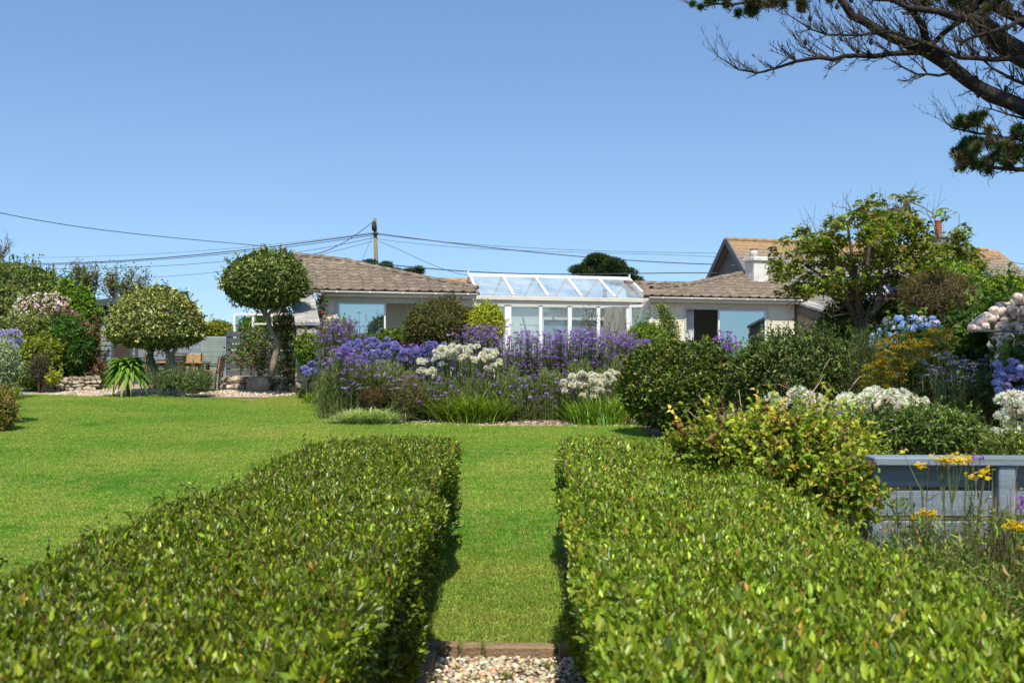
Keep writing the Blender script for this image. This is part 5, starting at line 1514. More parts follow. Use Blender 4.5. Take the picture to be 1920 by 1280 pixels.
tt = lambda x0, x1, y0, y1, n, s: [(random.Random(s * 50 + i).uniform(x0, x1), random.Random(s * 70 + i).uniform(y0, y1)) for i in range(n)]
twiggy('bare_shrub', 'half bare twiggy shrub on the skyline left of the shed roof', 'shrub', (160, 570), tt(128, 182, 500, 535, 12, 1), 33, .16, 17, OLV, 750, lsz=.1)
twiggy('bare_shrub', 'half bare twiggy shrub on the skyline above the shed roof', 'shrub', (228, 575), tt(186, 280, 508, 542, 15, 2), 34, .17, 16, OLV, 750, lsz=.1)
twiggy('bare_tree', 'windblown bare brown tree top at the left frame edge', 'tree', (-40, 560), tt(-40, 22, 448, 500, 16, 3), 32, .15, 22, BRWN, 300, r0=.05, lsz=.08)
shrub('golden_hedge', 'yellow green hedge top showing behind the slatted screen', 'hedge', 408, 622, 33, 62, 36, 2400, .09, .045, YGRN, lump=.08, stems=0, blobs=[(370, 630, 60, 36, 1200)])
# pink climber along the plank fence, bushy plants by the trunk
def climber(name, label, pts, Y, n, L, W, pal, rad, cat='climber', fl=None, seed=1, mat=None):
    r = random.Random(seed); b = P(*pts[0], Y); root = empty(name, (b.x, Y, G(b.x, Y)), 0, label, cat)
    ids = [P(x, y, Y + r.uniform(-.1, .05)) for x, y in pts]
    m = MB(); m.tube([Vector((b.x, Y, G(b.x, Y)))] + ids[: max(2, len(ids) // 2)], .018, 5, False); m.build('stem', BARK, root, True)
    idx = rng.integers(0, len(ids), n); Q = np.array([q[:] for q in ids])[idx] + rng.normal(0, 1, (n, 3)) * np.array([[rad, rad * .5, rad]])
    foliage('leaves', [leaf_geo(Q, rand_dirs(n) + np.array([[0, -.3, .1]]), rand_dirs(n) + np.array([[0, -.5, .6]]), L * np.exp(rng.normal(0, .2, n)), W, pick(pal, n))], mat or LEAF, root)
    if fl:
        k, pl, sz = fl; idx = rng.integers(0, len(ids), k); Q = np.array([q[:] for q in ids])[idx] + rng.normal(0, 1, (k, 3)) * np.array([[rad, rad * .4, rad]]) + np.array([[0, -.12, 0]])
        mes = []
        for v in range(3):
            z5 = np.zeros((7, 3)); mes.append(np_mesh('flower', *join_geo([leaf_geo(z5, rand_dirs(7) + np.array([[0, -.5, 0]]), rand_dirs(7), sz, sz * .8, pick(pl, 7, .12))])[:2], PETAL, pick(pl, 28, .1)))
        for q in Q:
            o = bpy.data.objects.new('flower', mes[r.randint(0, 2)]); COL.objects.link(o); o.parent = root; o.location = Vector(q) - Vector(root.location)
    return root
RED = [(.50, .04, .09, 3), (.60, .10, .18, 2)]
PNK = [(.60, .22, .30, 2), (.35, .07, .16, 2), (.70, .45, .40, 1)]
climber('pink_climber', 'spreading climber with a few pink flowers on the dark plank fence', [(452, 655), (470, 648), (462, 668), (448, 668), (478, 672), (492, 668), (500, 690), (490, 655), (480, 632), (468, 628), (486, 688), (500, 640)], 26.8, 2300, .075, .042, GRN + VARI[:1], .17, fl=(30, PNK, .06), seed=2)
climber('tangled_climber', 'tangled climber with salmon flowers between crooked trunk and flank wall', [(540, 690), (535, 640), (545, 620), (532, 660), (548, 600), (528, 615), (540, 585), (555, 660), (530, 690), (545, 700), (520, 620)], 25.6, 3400, .075, .035, GRN + [(.20, .12, .05, 1.5), (.16, .17, .05, 1)], .19, fl=(26, [(.75, .30, .22, 2), (.6, .25, .3, 1)], .06), seed=4)
shrub('leafy_shrub', 'bright green small bush at the foot of the stone flank wall', 'shrub', 578, 655, 23.4, 44, 52, 1800, .08, .04, [(.14, .20, .03, 3), (.09, .14, .02, 3)], lump=.2, depth=.4, stems=2)
climber('rose_climber', 'climbing rose with red blooms at the left corner of the bungalow front', [(603, 556), (601, 566), (604, 580), (600, 592), (606, 600), (603, 615), (600, 640), (608, 625)], 26.45, 900, .065, .035, DGRN + [(.14, .08, .05, 1)], .085, fl=(9, RED, .055), seed=5)
climber('wall_climber', 'light green climber on the wall between sunroom door and right window', [(1240, 580), (1246, 590), (1250, 603), (1244, 615), (1256, 600), (1262, 612), (1252, 622), (1248, 635), (1260, 640), (1240, 645), (1256, 652), (1262, 628)], 28.1, 2100, .075, .035, YGRN + GRN, .10, seed=6)
# dark thin dead bush (in the eaves, over the dome shrub)
shrub('leafy_shrub', 'dark green shrub seen through the white framed windbreak', 'shrub', 505, 618, 33, 120, 60, 3200, .10, .05, GRN, lump=.15, stems=0)
climber('dark_climber', 'thin dark climber under the eaves above the domed brown shrub', [(838, 556), (846, 560), (832, 562), (850, 556), (840, 570)], 27.2, 350, .06, .02, [(.04, .05, .03, 1)], .07, seed=7)

# ================================================================== FLOWER BED IN FRONT OF THE HOUSE
shrub('domed_shrub', 'brown green clipped dome shrub before the open left window', 'shrub', 832, 620, 23.2, 142, 108, 11500, .055, .026, [(.07, .08, .022, 4), (.042, .05, .016, 3), (.13, .085, .04, 2.5), (.095, .115, .03, 2)], lump=.08, freq=3, depth=.14)
shrub('golden_shrub', 'golden clipped ball shrub right of the brown green dome', 'shrub', 912, 612, 22.8, 66, 84, 5200, .05, .028, [(.30, .31, .03, 4), (.19, .23, .025, 3), (.40, .38, .06, 1.5)], lump=.08, depth=.14)
shrub('small_shrub', 'small bright green bush under the glass of the left window', 'shrub', 632, 622, 24.5, 50, 44, 1700, .07, .04, [(.13, .19, .02, 3), (.20, .24, .04, 2)], lump=.15)
shrub('small_shrub', 'low green bush seen between the verbena under the open left window', 'shrub', 738, 640, 24.2, 90, 42, 1900, .08, .045, GRN, lump=.15)
shrub('leafy_shrub', 'light green loose shrub below the open sunroom door', 'shrub', 1212, 640, 22.5, 78, 62, 2600, .08, .032, [(.15, .21, .03, 3), (.10, .15, .025, 3)], lump=.2, depth=.4)
twiggy('dead_stems', 'dead brown seed spikes standing before the sunroom glass', 'plant', (1110, 690), [(1098, 580), (1104, 592), (1114, 578), (1120, 590), (1093, 600)], 22, .03, 14, [(.06, .07, .04, 1)], 500, r0=.008, lsz=.04)
twiggy('dead_stems', 'tall pale dry stalks standing before the open bay of the sunroom', 'plant', (1150, 690), [(1128, 598), (1150, 592), (1163, 585), (1170, 600), (1142, 604)], 22.2, .05, 10, [(.20, .16, .12, 1)], 100, r0=.007, lsz=.03, col=[(.22, .16, .12, 1)])

VERB = [(.30, .15, .54, 4), (.22, .10, .43, 3), (.42, .28, .64, 2.5), (.17, .06, .27, 1.2)]
VSTEM = [(.11, .15, .06, 3), (.08, .12, .045, 3), (.15, .16, .09, 1)]
def verbena(label, cx, w, top, bot, Y, nh, seed, bush=.0, pal=VERB):
    """airy purple flowers on thin branching stems; cx, w, top, bot are photo pixels of the flower zone"""
    r = np.random.default_rng(seed); b = P(cx, 700, Y); g = G(b.x, Y)
    root = empty('verbena_clump', (b.x, Y, g), 0, label, 'flowers', 'purple verbena clumps in the long bed')
    px = cx + r.normal(0, .30, nh) * w; py = top + (bot - top) * r.beta(1.25, 1.6, nh); yy = Y + r.uniform(-.45, .45, nh)
    T = np.array([P(a, c, d)[:] for a, c, d in zip(px, py, yy)])
    ns = max(8, nh // 3); k = r.integers(0, ns, nh); k = np.argsort(np.argsort(T[:, 0])) * ns // nh
    gs = []; stems = []
    A, B = [], []
    for s in range(ns):
        t = T[k == s]
        if not len(t): continue
        m_ = t.mean(0); base = np.array([m_[0] + r.normal(0, .05), m_[1], G(m_[0], m_[1])]); z0 = t[:, 2].min() - .12
        node = base + (m_ - base) * .72; node[2] = max(base[2] + .1, min(z0, node[2]))
        A.append(base); B.append(node)
        for q in t: A.append(node); B.append(q)
    C = pick(VSTEM, len(A)); gs.append(twig_geo(np.array(A), np.array(B), .0048, C))
    # narrow leaves on the stems
    A = np.array(A); B = np.array(B); nl = len(A) * 4; id_ = r.integers(0, len(A), nl); q = r.random((nl, 1))
    gs.append(leaf_geo(A[id_] + (B[id_] - A[id_]) * q, rand_dirs(nl) + np.array([[0, 0, .8]]), rand_dirs(nl), .08, .012, pick(VSTEM, nl)))
    foliage('stems', gs, LEAF, root)
    fl = []
    C = pick(pal, nh, .2)
    for j in range(13):
        D = rand_dirs(nh); D[:, 2] = np.abs(D[:, 2]) * .5; off = D * np.array([[.03, .03, .014]])
        fl.append(leaf_geo(T + off, rand_dirs(nh) + np.array([[0, -.2, .3]]), rand_dirs(nh) + np.array([[0, -.4, 1.0]]), (.027 * np.exp(r.normal(0, .15, nh)) if Y > 15 else .017), (.020 if Y > 15 else .012), C))
    foliage('flower_heads', fl, PETAL, root)
    return root
verbena('tall purple verbena clump at the left end of the bed by the rose', 640, 80, 598, 690, 21.4, 280, 1)
verbena('short loose verbena stems at the left front corner of the bed', 655, 80, 650, 740, 19.6, 150, 2)
verbena('purple verbena woven among the blue agapanthus, left half of the bed', 735, 150, 640, 720, 20.8, 260, 3)
verbena('sparse verbena in front of the domed brown shrub', 830, 130, 645, 720, 20.8, 150, 4)
verbena('verbena crowding over the golden ball shrub', 905, 90, 608, 680, 21.6, 250, 5)
verbena('verbena standing in front of the first sunroom pane', 985, 75, 620, 725, 21, 360, 6)
verbena('tall verbena before the middle sunroom panes', 1050, 75, 618, 735, 21, 400, 7)
verbena('verbena clump right of centre below the dead seed spikes', 1110, 75, 615, 735, 21, 380, 8)
verbena('verbena clump below the open sunroom door', 1165, 70, 622, 720, 21.2, 360, 9)
verbena('verbena at the right end of the bed against the glossy round shrub', 1205, 50, 632, 705, 20.6, 120, 10)
verbena('low verbena stems at the front of the bed below the sunroom', 1010, 200, 700, 765, 19.8, 130, 11)
verbena('low verbena scattered across the left front of the bed', 780, 220, 690, 770, 19.6, 100, 12)
verbena('lilac flowers between the two big round shrubs, under the right window', 1360, 46, 620, 668, 17.6, 75, 13)
verbena('single tall verbena stems rising before the left window', 668, 50, 578, 640, 22.4, 20, 14)
agapanthus('blue agapanthus drift behind the verbena, left part of the bed', scatter(700, 662, 136, 54, 125, 11), 20.6, BLUE, STRAP, hr=.062, nleaf=200, seed=11)
agapanthus('blue agapanthus drift in front of the domed brown shrub', scatter(815, 668, 92, 52, 85, 12), 20.8, BLUE, STRAP, hr=.062, nleaf=150, seed=12)
agapanthus('white agapanthus clump in the middle of the bed', scatter(868, 662, 110, 32, 46, 13) + scatter(808, 688, 50, 40, 14, 14) + scatter(915, 676, 50, 44, 16, 15), 20.2, WHITE, STRAP, hr=.075, lh=.75, nleaf=620, seed=13, spread=.6)
agapanthus('white agapanthus clump at the right end of the bed beside the glossy shrub', scatter(1098, 724, 92, 50, 66, 16) + scatter(1138, 708, 50, 26, 16, 17), 19.6, WHITE, STRAP, hr=.07, lh=.55, nleaf=300, seed=16)
def strapclump(name, label, px, w, py, Y, n, L, W_, pal, arch=.8, spread=.6, cat='plant', mat=None):
    b = P(px, py, Y); g = G(b.x, Y); rx = w / 2 / F * Y
    B = np.stack([b.x + rng.normal(0, .45, n) * rx, Y + rng.normal(0, .3, n) * rx, np.full(n, g)], 1); B[:, 2] = gz(B[:, 0], B[:, 1])
    D = rand_dirs(n) * spread + np.array([[0, 0, 1.0]]); D[:, 0] += (B[:, 0] - b.x) / max(rx, .01) * .35; D[:, 2] = np.abs(D[:, 2])
    me = blade_geo(B, D, L * np.exp(rng.normal(0, .22, n)), W_, pick(pal, n), arch, 4)
    o = foliage(name, [me], mat or LEAF, None); tag(o, label, cat); return o
strapclump('strappy_clump', 'bright strappy leaves below the white agapanthus at the right of the bed', 1130, 110, 780, 19.2, 900, .62, .022, [(.13, .23, .03, 3), (.09, .17, .02, 3), (.20, .28, .05, 1.5), (.35, .22, .05, .3)], .5, .35)
strapclump('strappy_clump', 'lush strappy leaves spilling below the central white agapanthus', 890, 120, 770, 19.5, 900, .85, .022, [(.15, .22, .03, 3), (.09, .15, .02, 3), (.22, .27, .05, 1.5)], .8, .5)
strapclump('striped_grass', 'low cream striped grass tuft at the front left of the bed', 668, 56, 786, 19.1, 900, .46, .013, [(.34, .40, .24, 3), (.22, .29, .14, 3), (.45, .50, .34, 1)], .75, .7)
strapclump('striped_grass', 'second cream striped grass tuft, right of the first one', 712, 60, 786, 19.1, 900, .48, .013, [(.30, .37, .21, 3), (.20, .27, .12, 3), (.42, .47, .3, 1)], .75, .7)
shrub('grey_herb', 'grey green shrubby herb under the blue agapanthus', 'plant', 715, 712, 19.9, 90, 60, 3600, .07, .012, [(.17, .20, .11, 3), (.11, .14, .06, 3), (.24, .27, .17, 1)], lump=.2, depth=.4, spread=.8, up=.9)
shrub('dry_mound', 'rust brown dry mound at the left front of the bed', 'plant', 700, 742, 19.5, 46, 34, 2200, .05, .010, [(.12, .065, .038, 3), (.07, .045, .025, 3), (.10, .10, .04, 2)], lump=.15, depth=.3, stems=0)
shrub('dry_mound', 'tan twiggy mound right of the rust brown one', 'plant', 765, 742, 19.5, 70, 70, 2900, .06, .010, [(.17, .13, .075, 3), (.11, .10, .05, 3), (.10, .13, .04, 2)], lump=.2, depth=.4, stems=0)
fil = [(.12, .17, .06, 3), (.085, .13, .045, 3), (.17, .21, .09, 1.8), (.19, .16, .09, .8)]
def thicket(label, x0, x1, pyt, Y, n, seed, pal=fil, base=None, kind=None, L=.10):
    r = np.random.default_rng(seed); px = r.uniform(x0, x1, n) + r.normal(0, 9, n); y = Y + r.uniform(-.4, .5, n)
    bx = (px - 960) / F * y; g = gz(bx, y)
    top = np.array([P(a, pyt, b).z for a, b in zip(px[:50], y[:50])]).mean()
    wob = .12 * np.sin(px * .09 + seed) + .08 * np.sin(px * .23)
    q = r.random(n) ** .9; z = g + (top + wob - g) * q
    Pt = np.stack([bx, y, z], 1)
    gs = [leaf_geo(Pt, rand_dirs(n) * .55 + np.array([[0, 0, 1.0]]), rand_dirs(n) + np.array([[0, -.5, .3]]), L * np.exp(r.normal(0, .25, n)), L * .13, pick(pal, n))]
    ns = n // 12; bx2 = bx[:ns]; B = np.stack([bx2, y[:ns], g[:ns]], 1); T = B + np.stack([r.normal(0, .07, ns), r.normal(0, .05, ns), (top + wob[:ns] - g[:ns]) * r.uniform(.5, 1.1, ns)], 1)
    gs.append(twig_geo(B, T, .0045, pick(pal, ns)))
    o = foliage('bed_greenery', gs, LEAF, None); tag(o, label, 'greenery', kind='stuff'); return o
thicket('fine grey green stems and leaves filling the left of the flower bed', 606, 700, 700, 20.0, 8000, 1)
thicket('fine green stems filling the middle of the flower bed', 740, 950, 715, 20.2, 13000, 2)
thicket('fine green stems under the verbena before the sunroom', 930, 1080, 708, 20.2, 11000, 3)
thicket('leafy green stems filling the right end of the flower bed', 1060, 1225, 690, 20.6, 12000, 4)
thicket('dull green leaves behind the flowers, below the house windows', 600, 1230, 672, 22.6, 15000, 5, [(.06, .10, .03, 3), (.09, .13, .04, 2)], L=.12)

# ================================================================== RIGHT SIDE PLANTING
GLOS = [(.085, .125, .016, 4), (.05, .08, .014, 3), (.14, .18, .03, 2), (.03, .05, .012, 3), (.20, .12, .06, .35)]
shrub('glossy_round_shrub', 'large round glossy shrub, sunlit on top, at the right end of the bed', 'shrub', 1268, 732, 17.4, 190, 160, 17000, .062, .034, GLOS, lump=.13, freq=3.2, depth=.2, low=.95, mat=WAXY, seed=40, sprig=.8, blobs=[(1218, 705, 90, 100, 3000), (1322, 700, 90, 110, 3000), (1285, 675, 130, 60, 2400)])
shrub('glossy_round_shrub', 'larger dark evergreen mound right of the round glossy shrub', 'shrub', 1502, 712, 15.6, 256, 170, 19000, .075, .028, [(.065, .10, .022, 4), (.04, .065, .016, 4), (.12, .16, .045, 2), (.14, .09, .05, .4)], lump=.13, freq=3.6, depth=.22, mat=WAXY, seed=41, sprig=1.0, blobs=[(1425, 700, 110, 110, 3000), (1585, 700, 110, 110, 3000), (1500, 660, 150, 60, 2600)])
# sycamore
def sycamore():
    Y = 21.5; s = Y / F
    root = empty('sycamore_tree', P(1600, 640, Y), 0, 'broad open sycamore tree with lobed leaves in front of the neighbour roof', 'tree')
    root.location.z = G(0, Y)
    m = MB(); tr = MB()
    gnd = P(1622, 640, Y); gnd.z = G(0, Y) - .1
    tr.tube([gnd, P(1620, 645, Y), P(1614, 622, Y), P(1618, 600, Y)], [.24, .20, .19, .16], 9); tr.build('trunk', BARK, root, True)
    limbs = [[(1614, 618), (1600, 585), (1585, 560), (1560, 530), (1530, 510), (1500, 490)], [(1616, 605), (1610, 570), (1606, 530), (1598, 480), (1590, 430), (1600, 395)],
             [(1618, 605), (1645, 575), (1650, 545), (1650, 500), (1665, 450), (1690, 400), (1706, 375)], [(1618, 602), (1655, 565), (1690, 545), (1715, 515), (1745, 480), (1765, 440)],
             [(1606, 600), (1590, 570), (1560, 552), (1520, 545), (1490, 540)], [(1645, 572), (1672, 552), (1695, 545), (1740, 530), (1790, 505), (1815, 490)],
             [(1610, 560), (1625, 510), (1630, 460), (1655, 410)], [(1600, 560), (1570, 500), (1545, 460), (1520, 440)]]
    rr = random.Random(5); A = []; B = []; ends = []
    for li, l in enumerate(limbs):
        oy = rr.uniform(-1.1, 1.1); pts = [P(x, y, Y + oy * i / len(l)) for i, (x, y) in enumerate(l)]
        m.tube(pts, [.095 * (1 - i / len(pts)) ** 1.6 + .008 for i in range(len(pts))], 6, False)
        for i in range(1, len(pts)):
            for k in range(4):
                p = pts[i - 1].lerp(pts[i], rr.random()); d = Vector((rr.gauss(0, 1), rr.gauss(0, 1), rr.gauss(.35, .6))).normalized() * rr.uniform(.35, .95)
                e = p + d; m.tube([p, (p + e) / 2 + Vector((0, 0, .05)), e], [.016, .011, .005], 4, False); ends.append(e)
                for q in range(3):
                    e2 = e + Vector((rr.gauss(0, .2), rr.gauss(0, .2), rr.gauss(.12, .16))); A.append(e[:]); B.append(e2[:]); ends.append(e2)
    m.build('limbs', BARK, root, True)
    # crown: clusters hung on the branch ends, held to the outline seen in the photo
    out = [(1455, 500), (1448, 470), (1500, 428), (1545, 445), (1560, 400), (1600, 400), (1625, 372), (1665, 380), (1700, 365), (1720, 400), (1770, 395), (1765, 430), (1800, 425), (1812, 460), (1845, 490), (1830, 520), (1780, 520), (1740, 515), (1700, 540), (1640, 545), (1600, 545), (1560, 558), (1510, 556), (1470, 540), (1450, 520)]
    cl = []
    tries = 0
    while len(cl) < 195 and tries < 9000:
        tries += 1; x, y = rr.uniform(1445, 1850), rr.uniform(362, 590)
        if inpoly(np.array([[x, y]]), out)[0]:
            holes = lump_noise(np.array([[x / 38.0, y / 30.0, .4]]), 1.0, 2)[0]
            if holes > -.12 and not (1738 < x < 1782 and 412 < y < 462): cl.append(P(x, y, Y + rr.gauss(0, .8)))
    extra = [(1462, 520), (1472, 545), (1452, 495), (1710, 368), (1628, 375), (1566, 415), (1503, 430), (1768, 400), (1800, 432), (1840, 500)]
    cl += [P(x, y, Y) for x, y in extra]
    for c in cl:
        e = min(ends, key=lambda v: (v - c).length); A.append(e[:]); B.append(c[:])
    C = np.array([c[:] for c in cl]); per = 24; n = len(cl) * per
    D = rand_dirs(n); D *= rng.random((n, 1)) ** .5 * .21; Pt = np.repeat(C, per, 0) + D * np.array([[1.2, 1.2, .75]])
    pal = [(.13, .17, .022, 4), (.09, .125, .018, 4), (.19, .225, .03, 2.2), (.19, .13, .06, 1.3), (.05, .075, .016, 1.6)]
    Cc = pick(pal, n); L = .12 * np.exp(rng.normal(0, .2, n)); Ax = rand_dirs(n); Ax[:, 2] = Ax[:, 2] * .6 - .25; Nl = rand_dirs(n) * .6 + np.array([[0, 0, 1.0]])
    # each leaf is three fingers from one stalk
    gs = [leaf_geo(Pt, Ax, Nl, L, L * .5, Cc)]
    Ax = unit(Ax); S = unit(np.cross(Ax, Nl))
    for sg in (-1, 1): gs.append(leaf_geo(Pt, Ax * .6 + S * sg * .85, Nl, L * .78, L * .42, Cc))
    foliage('crown', gs, LEAF, root)
    # bare shoots above the crown
    for i in range(46):
        x = rr.gauss(1650, 60); x = min(max(x, 1535), 1770); y0 = 395 + abs(x - 1650) * .35; p = P(x, y0 + 25, Y + rr.gauss(0, .5)); e = P(x + rr.gauss(-4, 8), y0 - rr.uniform(5, 55), Y + rr.gauss(0, .5))
        mid = (p + e) / 2 + Vector((rr.gauss(0, .04), 0, 0)); A += [p[:], mid[:]]; B += [mid[:], e[:]]
    foliage('twigs', [twig_geo(np.array(A), np.array(B), .0045, pick([(.13, .09, .07, 2), (.18, .13, .10, 1)], len(A)))], CHAFF, root)
sycamore()
shrub('leafy_shrub', 'dark green undergrowth around the foot of the sycamore', 'shrub', 1610, 612, 22, 130, 90, 4200, .09, .045, DGRN, lump=.2, depth=.3, blobs=[(1680, 590, 90, 80, 1700)])
shrub('leafy_shrub', 'bright green bushy shrub on top behind the brown thorn bush', 'shrub', 1768, 535, 20.5, 122, 84, 5200, .08, .042, [(.12, .20, .02, 4), (.08, .14, .018, 3), (.16, .23, .03, 2)], lump=.15, depth=.25)
br = shrub('brown_bush', 'round purplish brown thorny bush right of the sycamore trunk', 'shrub', 1757, 560, 19.4, 138, 104, 9000, .055, .012, [(.115, .075, .055, 4), (.07, .05, .035, 3), (.13, .13, .04, 2.4), (.17, .11, .085, 1)], lump=.08, depth=.3)
shrub('green_hedge', 'clipped light green hedge behind the white hydrangea at the right', 'hedge', 1872, 562, 20.5, 150, 84, 6500, .075, .035, [(.14, .20, .02, 4), (.09, .14, .018, 3), (.19, .24, .04, 1.5)], lump=.1, depth=.2, blobs=[(1935, 565, 90, 84, 2200)])
shrub('leafy_shrub', 'olive evergreen shrub below the hedge, behind the yellow fennel', 'shrub', 1825, 625, 18.6, 120, 90, 4200, .08, .04, DGRN, lump=.12)

def ball_heads(name, label, centres, Y, pal, rad, leafpal, body, cat='shrub', seed=1, fl=.5, dy=.4, petal=.030):
    """hydrangea: round flower heads, each a piece, over a leafy body (photo pixels)"""
    r = random.Random(seed); bx, by, bw, bh, n = body
    root = shrub(name, label, cat, bx, by, Y, bw, bh, n, .11, .07, leafpal, lump=.12, depth=.25)
    me = []
    for v in range(5):
        k = 100; D = rand_dirs(k * 2); D = D[D[:, 2] > -.45][:k]; k = len(D)
        c = np.array(random.Random(v + seed).choices([q[:3] for q in pal], [q[3] for q in pal])[0])
        C = np.clip(c[None] * np.exp(rng.normal(0, .16, (k, 1))), 0, .9); gs = []
        for q in range(2): gs.append(leaf_geo(D * rad * (.86 + .1 * q), np.cross(D, rand_dirs(k)), D + rand_dirs(k) * .3, petal, petal * .95, C, False, -.1, .1))
        V, Fc, Cc = join_geo(gs); me.append(np_mesh('flower_head', V, Fc, PETAL, Cc))
    for i, (x, y) in enumerate(centres):
        yy = Y - .4 + r.uniform(-dy, dy) * .5; p = P(x, y, yy); k = r.uniform(.75, 1.15)
        o = bpy.data.objects.new('flower_head', me[i % 5]); COL.objects.link(o); o.parent = root; o.scale = (k, k, k * .8)
        o.location = p - Vector(root.location); o.rotation_euler = (r.uniform(-.3, .5), r.uniform(-.3, .3), r.uniform(0, 6))
    return root
HB = [(.30, .46, .78, 4), (.42, .56, .82, 2), (.24, .36, .66, 2), (.55, .56, .74, 1)]
HW = [(.78, .70, .66, 4), (.72, .60, .58, 3), (.80, .76, .72, 3), (.60, .42, .44, .8)]
hb_c = [(1665, 603), (1685, 598), (1695, 608), (1712, 598), (1748, 597), (1672, 616), (1690, 613), (1705, 618), (1722, 606), (1735, 612), (1752, 607), (1654, 622), (1668, 630), (1640, 632), (1650, 640), (1683, 628), (1697, 624), (1644, 650), (1636, 642), (1660, 648), (1676, 640), (1686, 648), (1642, 660), (1630, 646), (1716, 614), (1728, 600), (1700, 632), (1664, 660), (1680, 660)]
ball_heads('blue_hydrangea', 'blue mophead hydrangea below the sycamore, behind the yellow fennel', hb_c, 15.6, HB, .082, DGRN, (1690, 668, 150, 110, 3600), seed=2)
r_ = random.Random(8); hw_c = []
for i in range(380):
    x = r_.uniform(1822, 1960); lim = 700 if x > 1862 else 622
    lo = 612 - (x - 1822) * .78 if x < 1900 else 552 - (x - 1900) * .05
    y = r_.uniform(max(lo, 548), lim - 12 if x > 1862 else 616)
    hw_c.append((x, y))
ball_heads('white_hydrangea', 'big pinkish white hydrangea at the right frame edge behind the thin rail', hw_c, 12.2, HW, .058, DGRN, (1910, 668, 176, 200, 5200), seed=4)
hb2 = [(r_.uniform(1866, 1940), r_.uniform(676, 740)) for _ in range(46)]
ball_heads('blue_hydrangea', 'lilac blue hydrangea at the right edge below the white one', hb2, 11.4, [(.26, .30, .62, 4), (.34, .40, .70, 3), (.40, .36, .62, 2)], .06, DGRN, (1920, 722, 110, 100, 2600), seed=6, petal=.022)
verbena('shaded lilac asters low between the fennel and the right hydrangea', 1790, 120, 660, 740, 11.6, 110, 21, pal=[(.20, .22, .45, 3), (.28, .28, .5, 2)])

# fennel: fine foliage and flat yellow umbels
def fennel(label, cx, w, top, bot, Y, nh, seed, size=.055):
    r = np.random.default_rng(seed); b = P(cx, 800, Y); root = empty('yellow_fennel', (b.x, Y, G(b.x, Y)), 0, label, 'flowers')
    rr = random.Random(seed); me = []
    for v in range(4):
        n = 46; a = rng.random(n) * 2 * PI; q = np.sqrt(rng.random(n)) * size * 1.25; T = np.stack([q * np.cos(a), q * np.sin(a), -q * .25 + rng.normal(0, .004, n)], 1)
        A0 = np.zeros((12, 3)); A0[:, 2] = -size * .9
        gs = [twig_geo(A0, T[:12], .0014, pick([(.16, .18, .04, 1)], 12))]
        col = [(.34, .27, .025, 3), (.25, .21, .03, 3), (.42, .33, .03, 1.5)] if v < 2 else [(.52, .37, .02, 3), (.40, .30, .03, 2)]
        C = pick(col, n, .2)
        for k in range(4): gs.append(leaf_geo(T + rng.normal(0, .004, (n, 3)), rand_dirs(n) + np.array([[0, 0, .6]]), rand_dirs(n) + np.array([[0, 0, 1]]), .015, .013, C))
        V, Fc, Cc = join_geo(gs); me.append(np_mesh('flower_umbel', V, Fc, PETAL, Cc))
    A = []; B = []
    for i in range(nh):
        x = cx + rr.uniform(-1, 1) * w / 2; y = top + (bot - top) * rr.random() ** 1.2 + abs(x - cx) / w * 40; yy = Y + rr.uniform(-.6, .6); p = P(x, y, yy)
        o = bpy.data.objects.new('flower_umbel', me[rr.choice([0, 0, 1, 1, 1, 2, 3])]); COL.objects.link(o); o.parent = root; o.location = p - Vector(root.location); k = rr.uniform(.7, 1.4); o.scale = (k, k, k); o.rotation_euler = (rr.uniform(-.1, .45), rr.uniform(-.3, .3), rr.uniform(0, 6))
        g = Vector((b.x + (p.x - b.x) * .8, yy, G(0, yy))); A.append(g[:]); B.append(p[:])
    A, B = np.array(A), np.array(B); gs = [twig_geo(A, B, .004, pick([(.09, .12, .04, 1), (.12, .10, .04, 1)], nh))]
    n = nh * 55; id_ = r.integers(0, nh, n); q = r.random((n, 1)) ** .7; Pt = A[id_] + (B[id_] - A[id_]) * q + rng.normal(0, .07, (n, 3))
    gs.append(leaf_geo(Pt, rand_dirs(n) + np.array([[0, 0, .7]]), rand_dirs(n), .075, .007, pick([(.10, .11, .035, 3), (.07, .085, .03, 3), (.15, .13, .04, 1)], n)))
    foliage('leaves', gs, LEAF, root); return root
fennel('yellow fennel in the shade of the pine, before the blue hydrangea', 1755, 220, 615, 720, 12.6, 120, 3)
fennel('sunlit yellow fennel left of the shaded one, by the dark evergreen mound', 1655, 80, 668, 730, 12.2, 34, 5)
thicket('dark tangled foliage under the fennel and hydrangeas', 1600, 1960, 640, 13.6, 13000, 31, [(.05, .08, .02, 3), (.08, .09, .03, 2)], L=.09)
shrub('leafy_shrub', 'dark leafy mass low under the fennel, behind the white agapanthus', 'shrub', 1740, 735, 12.9, 250, 110, 6500, .06, .03, DGRN, lump=.15, depth=.25)
agapanthus('long row of white agapanthus before the dark evergreen mound', scatter(1490, 752, 90, 34, 13, 21) + scatter(1560, 764, 130, 34, 20, 22) + scatter(1655, 754, 110, 40, 24, 23) + scatter(1715, 756, 60, 34, 8, 24), 9.8, WHITE, STRAP, lh=.5, nleaf=420, seed=21, hr=.075)
agapanthus('tall white agapanthus at the right frame edge above the fence', scatter(1900, 770, 60, 60, 14, 25) + scatter(1880, 812, 60, 34, 9, 26), 9.0, WHITE, STRAP, lh=.55, nleaf=260, seed=26, hr=.075)
shrub('box_bush', 'neat small leaved round bush just above the grey fence rail', 'shrub', 1748, 818, 8.0, 186, 104, 10500, .032, .017, [(.085, .135, .03, 4), (.055, .09, .022, 3), (.13, .18, .05, 2)], lump=.1, depth=.2, mat=WAXY)
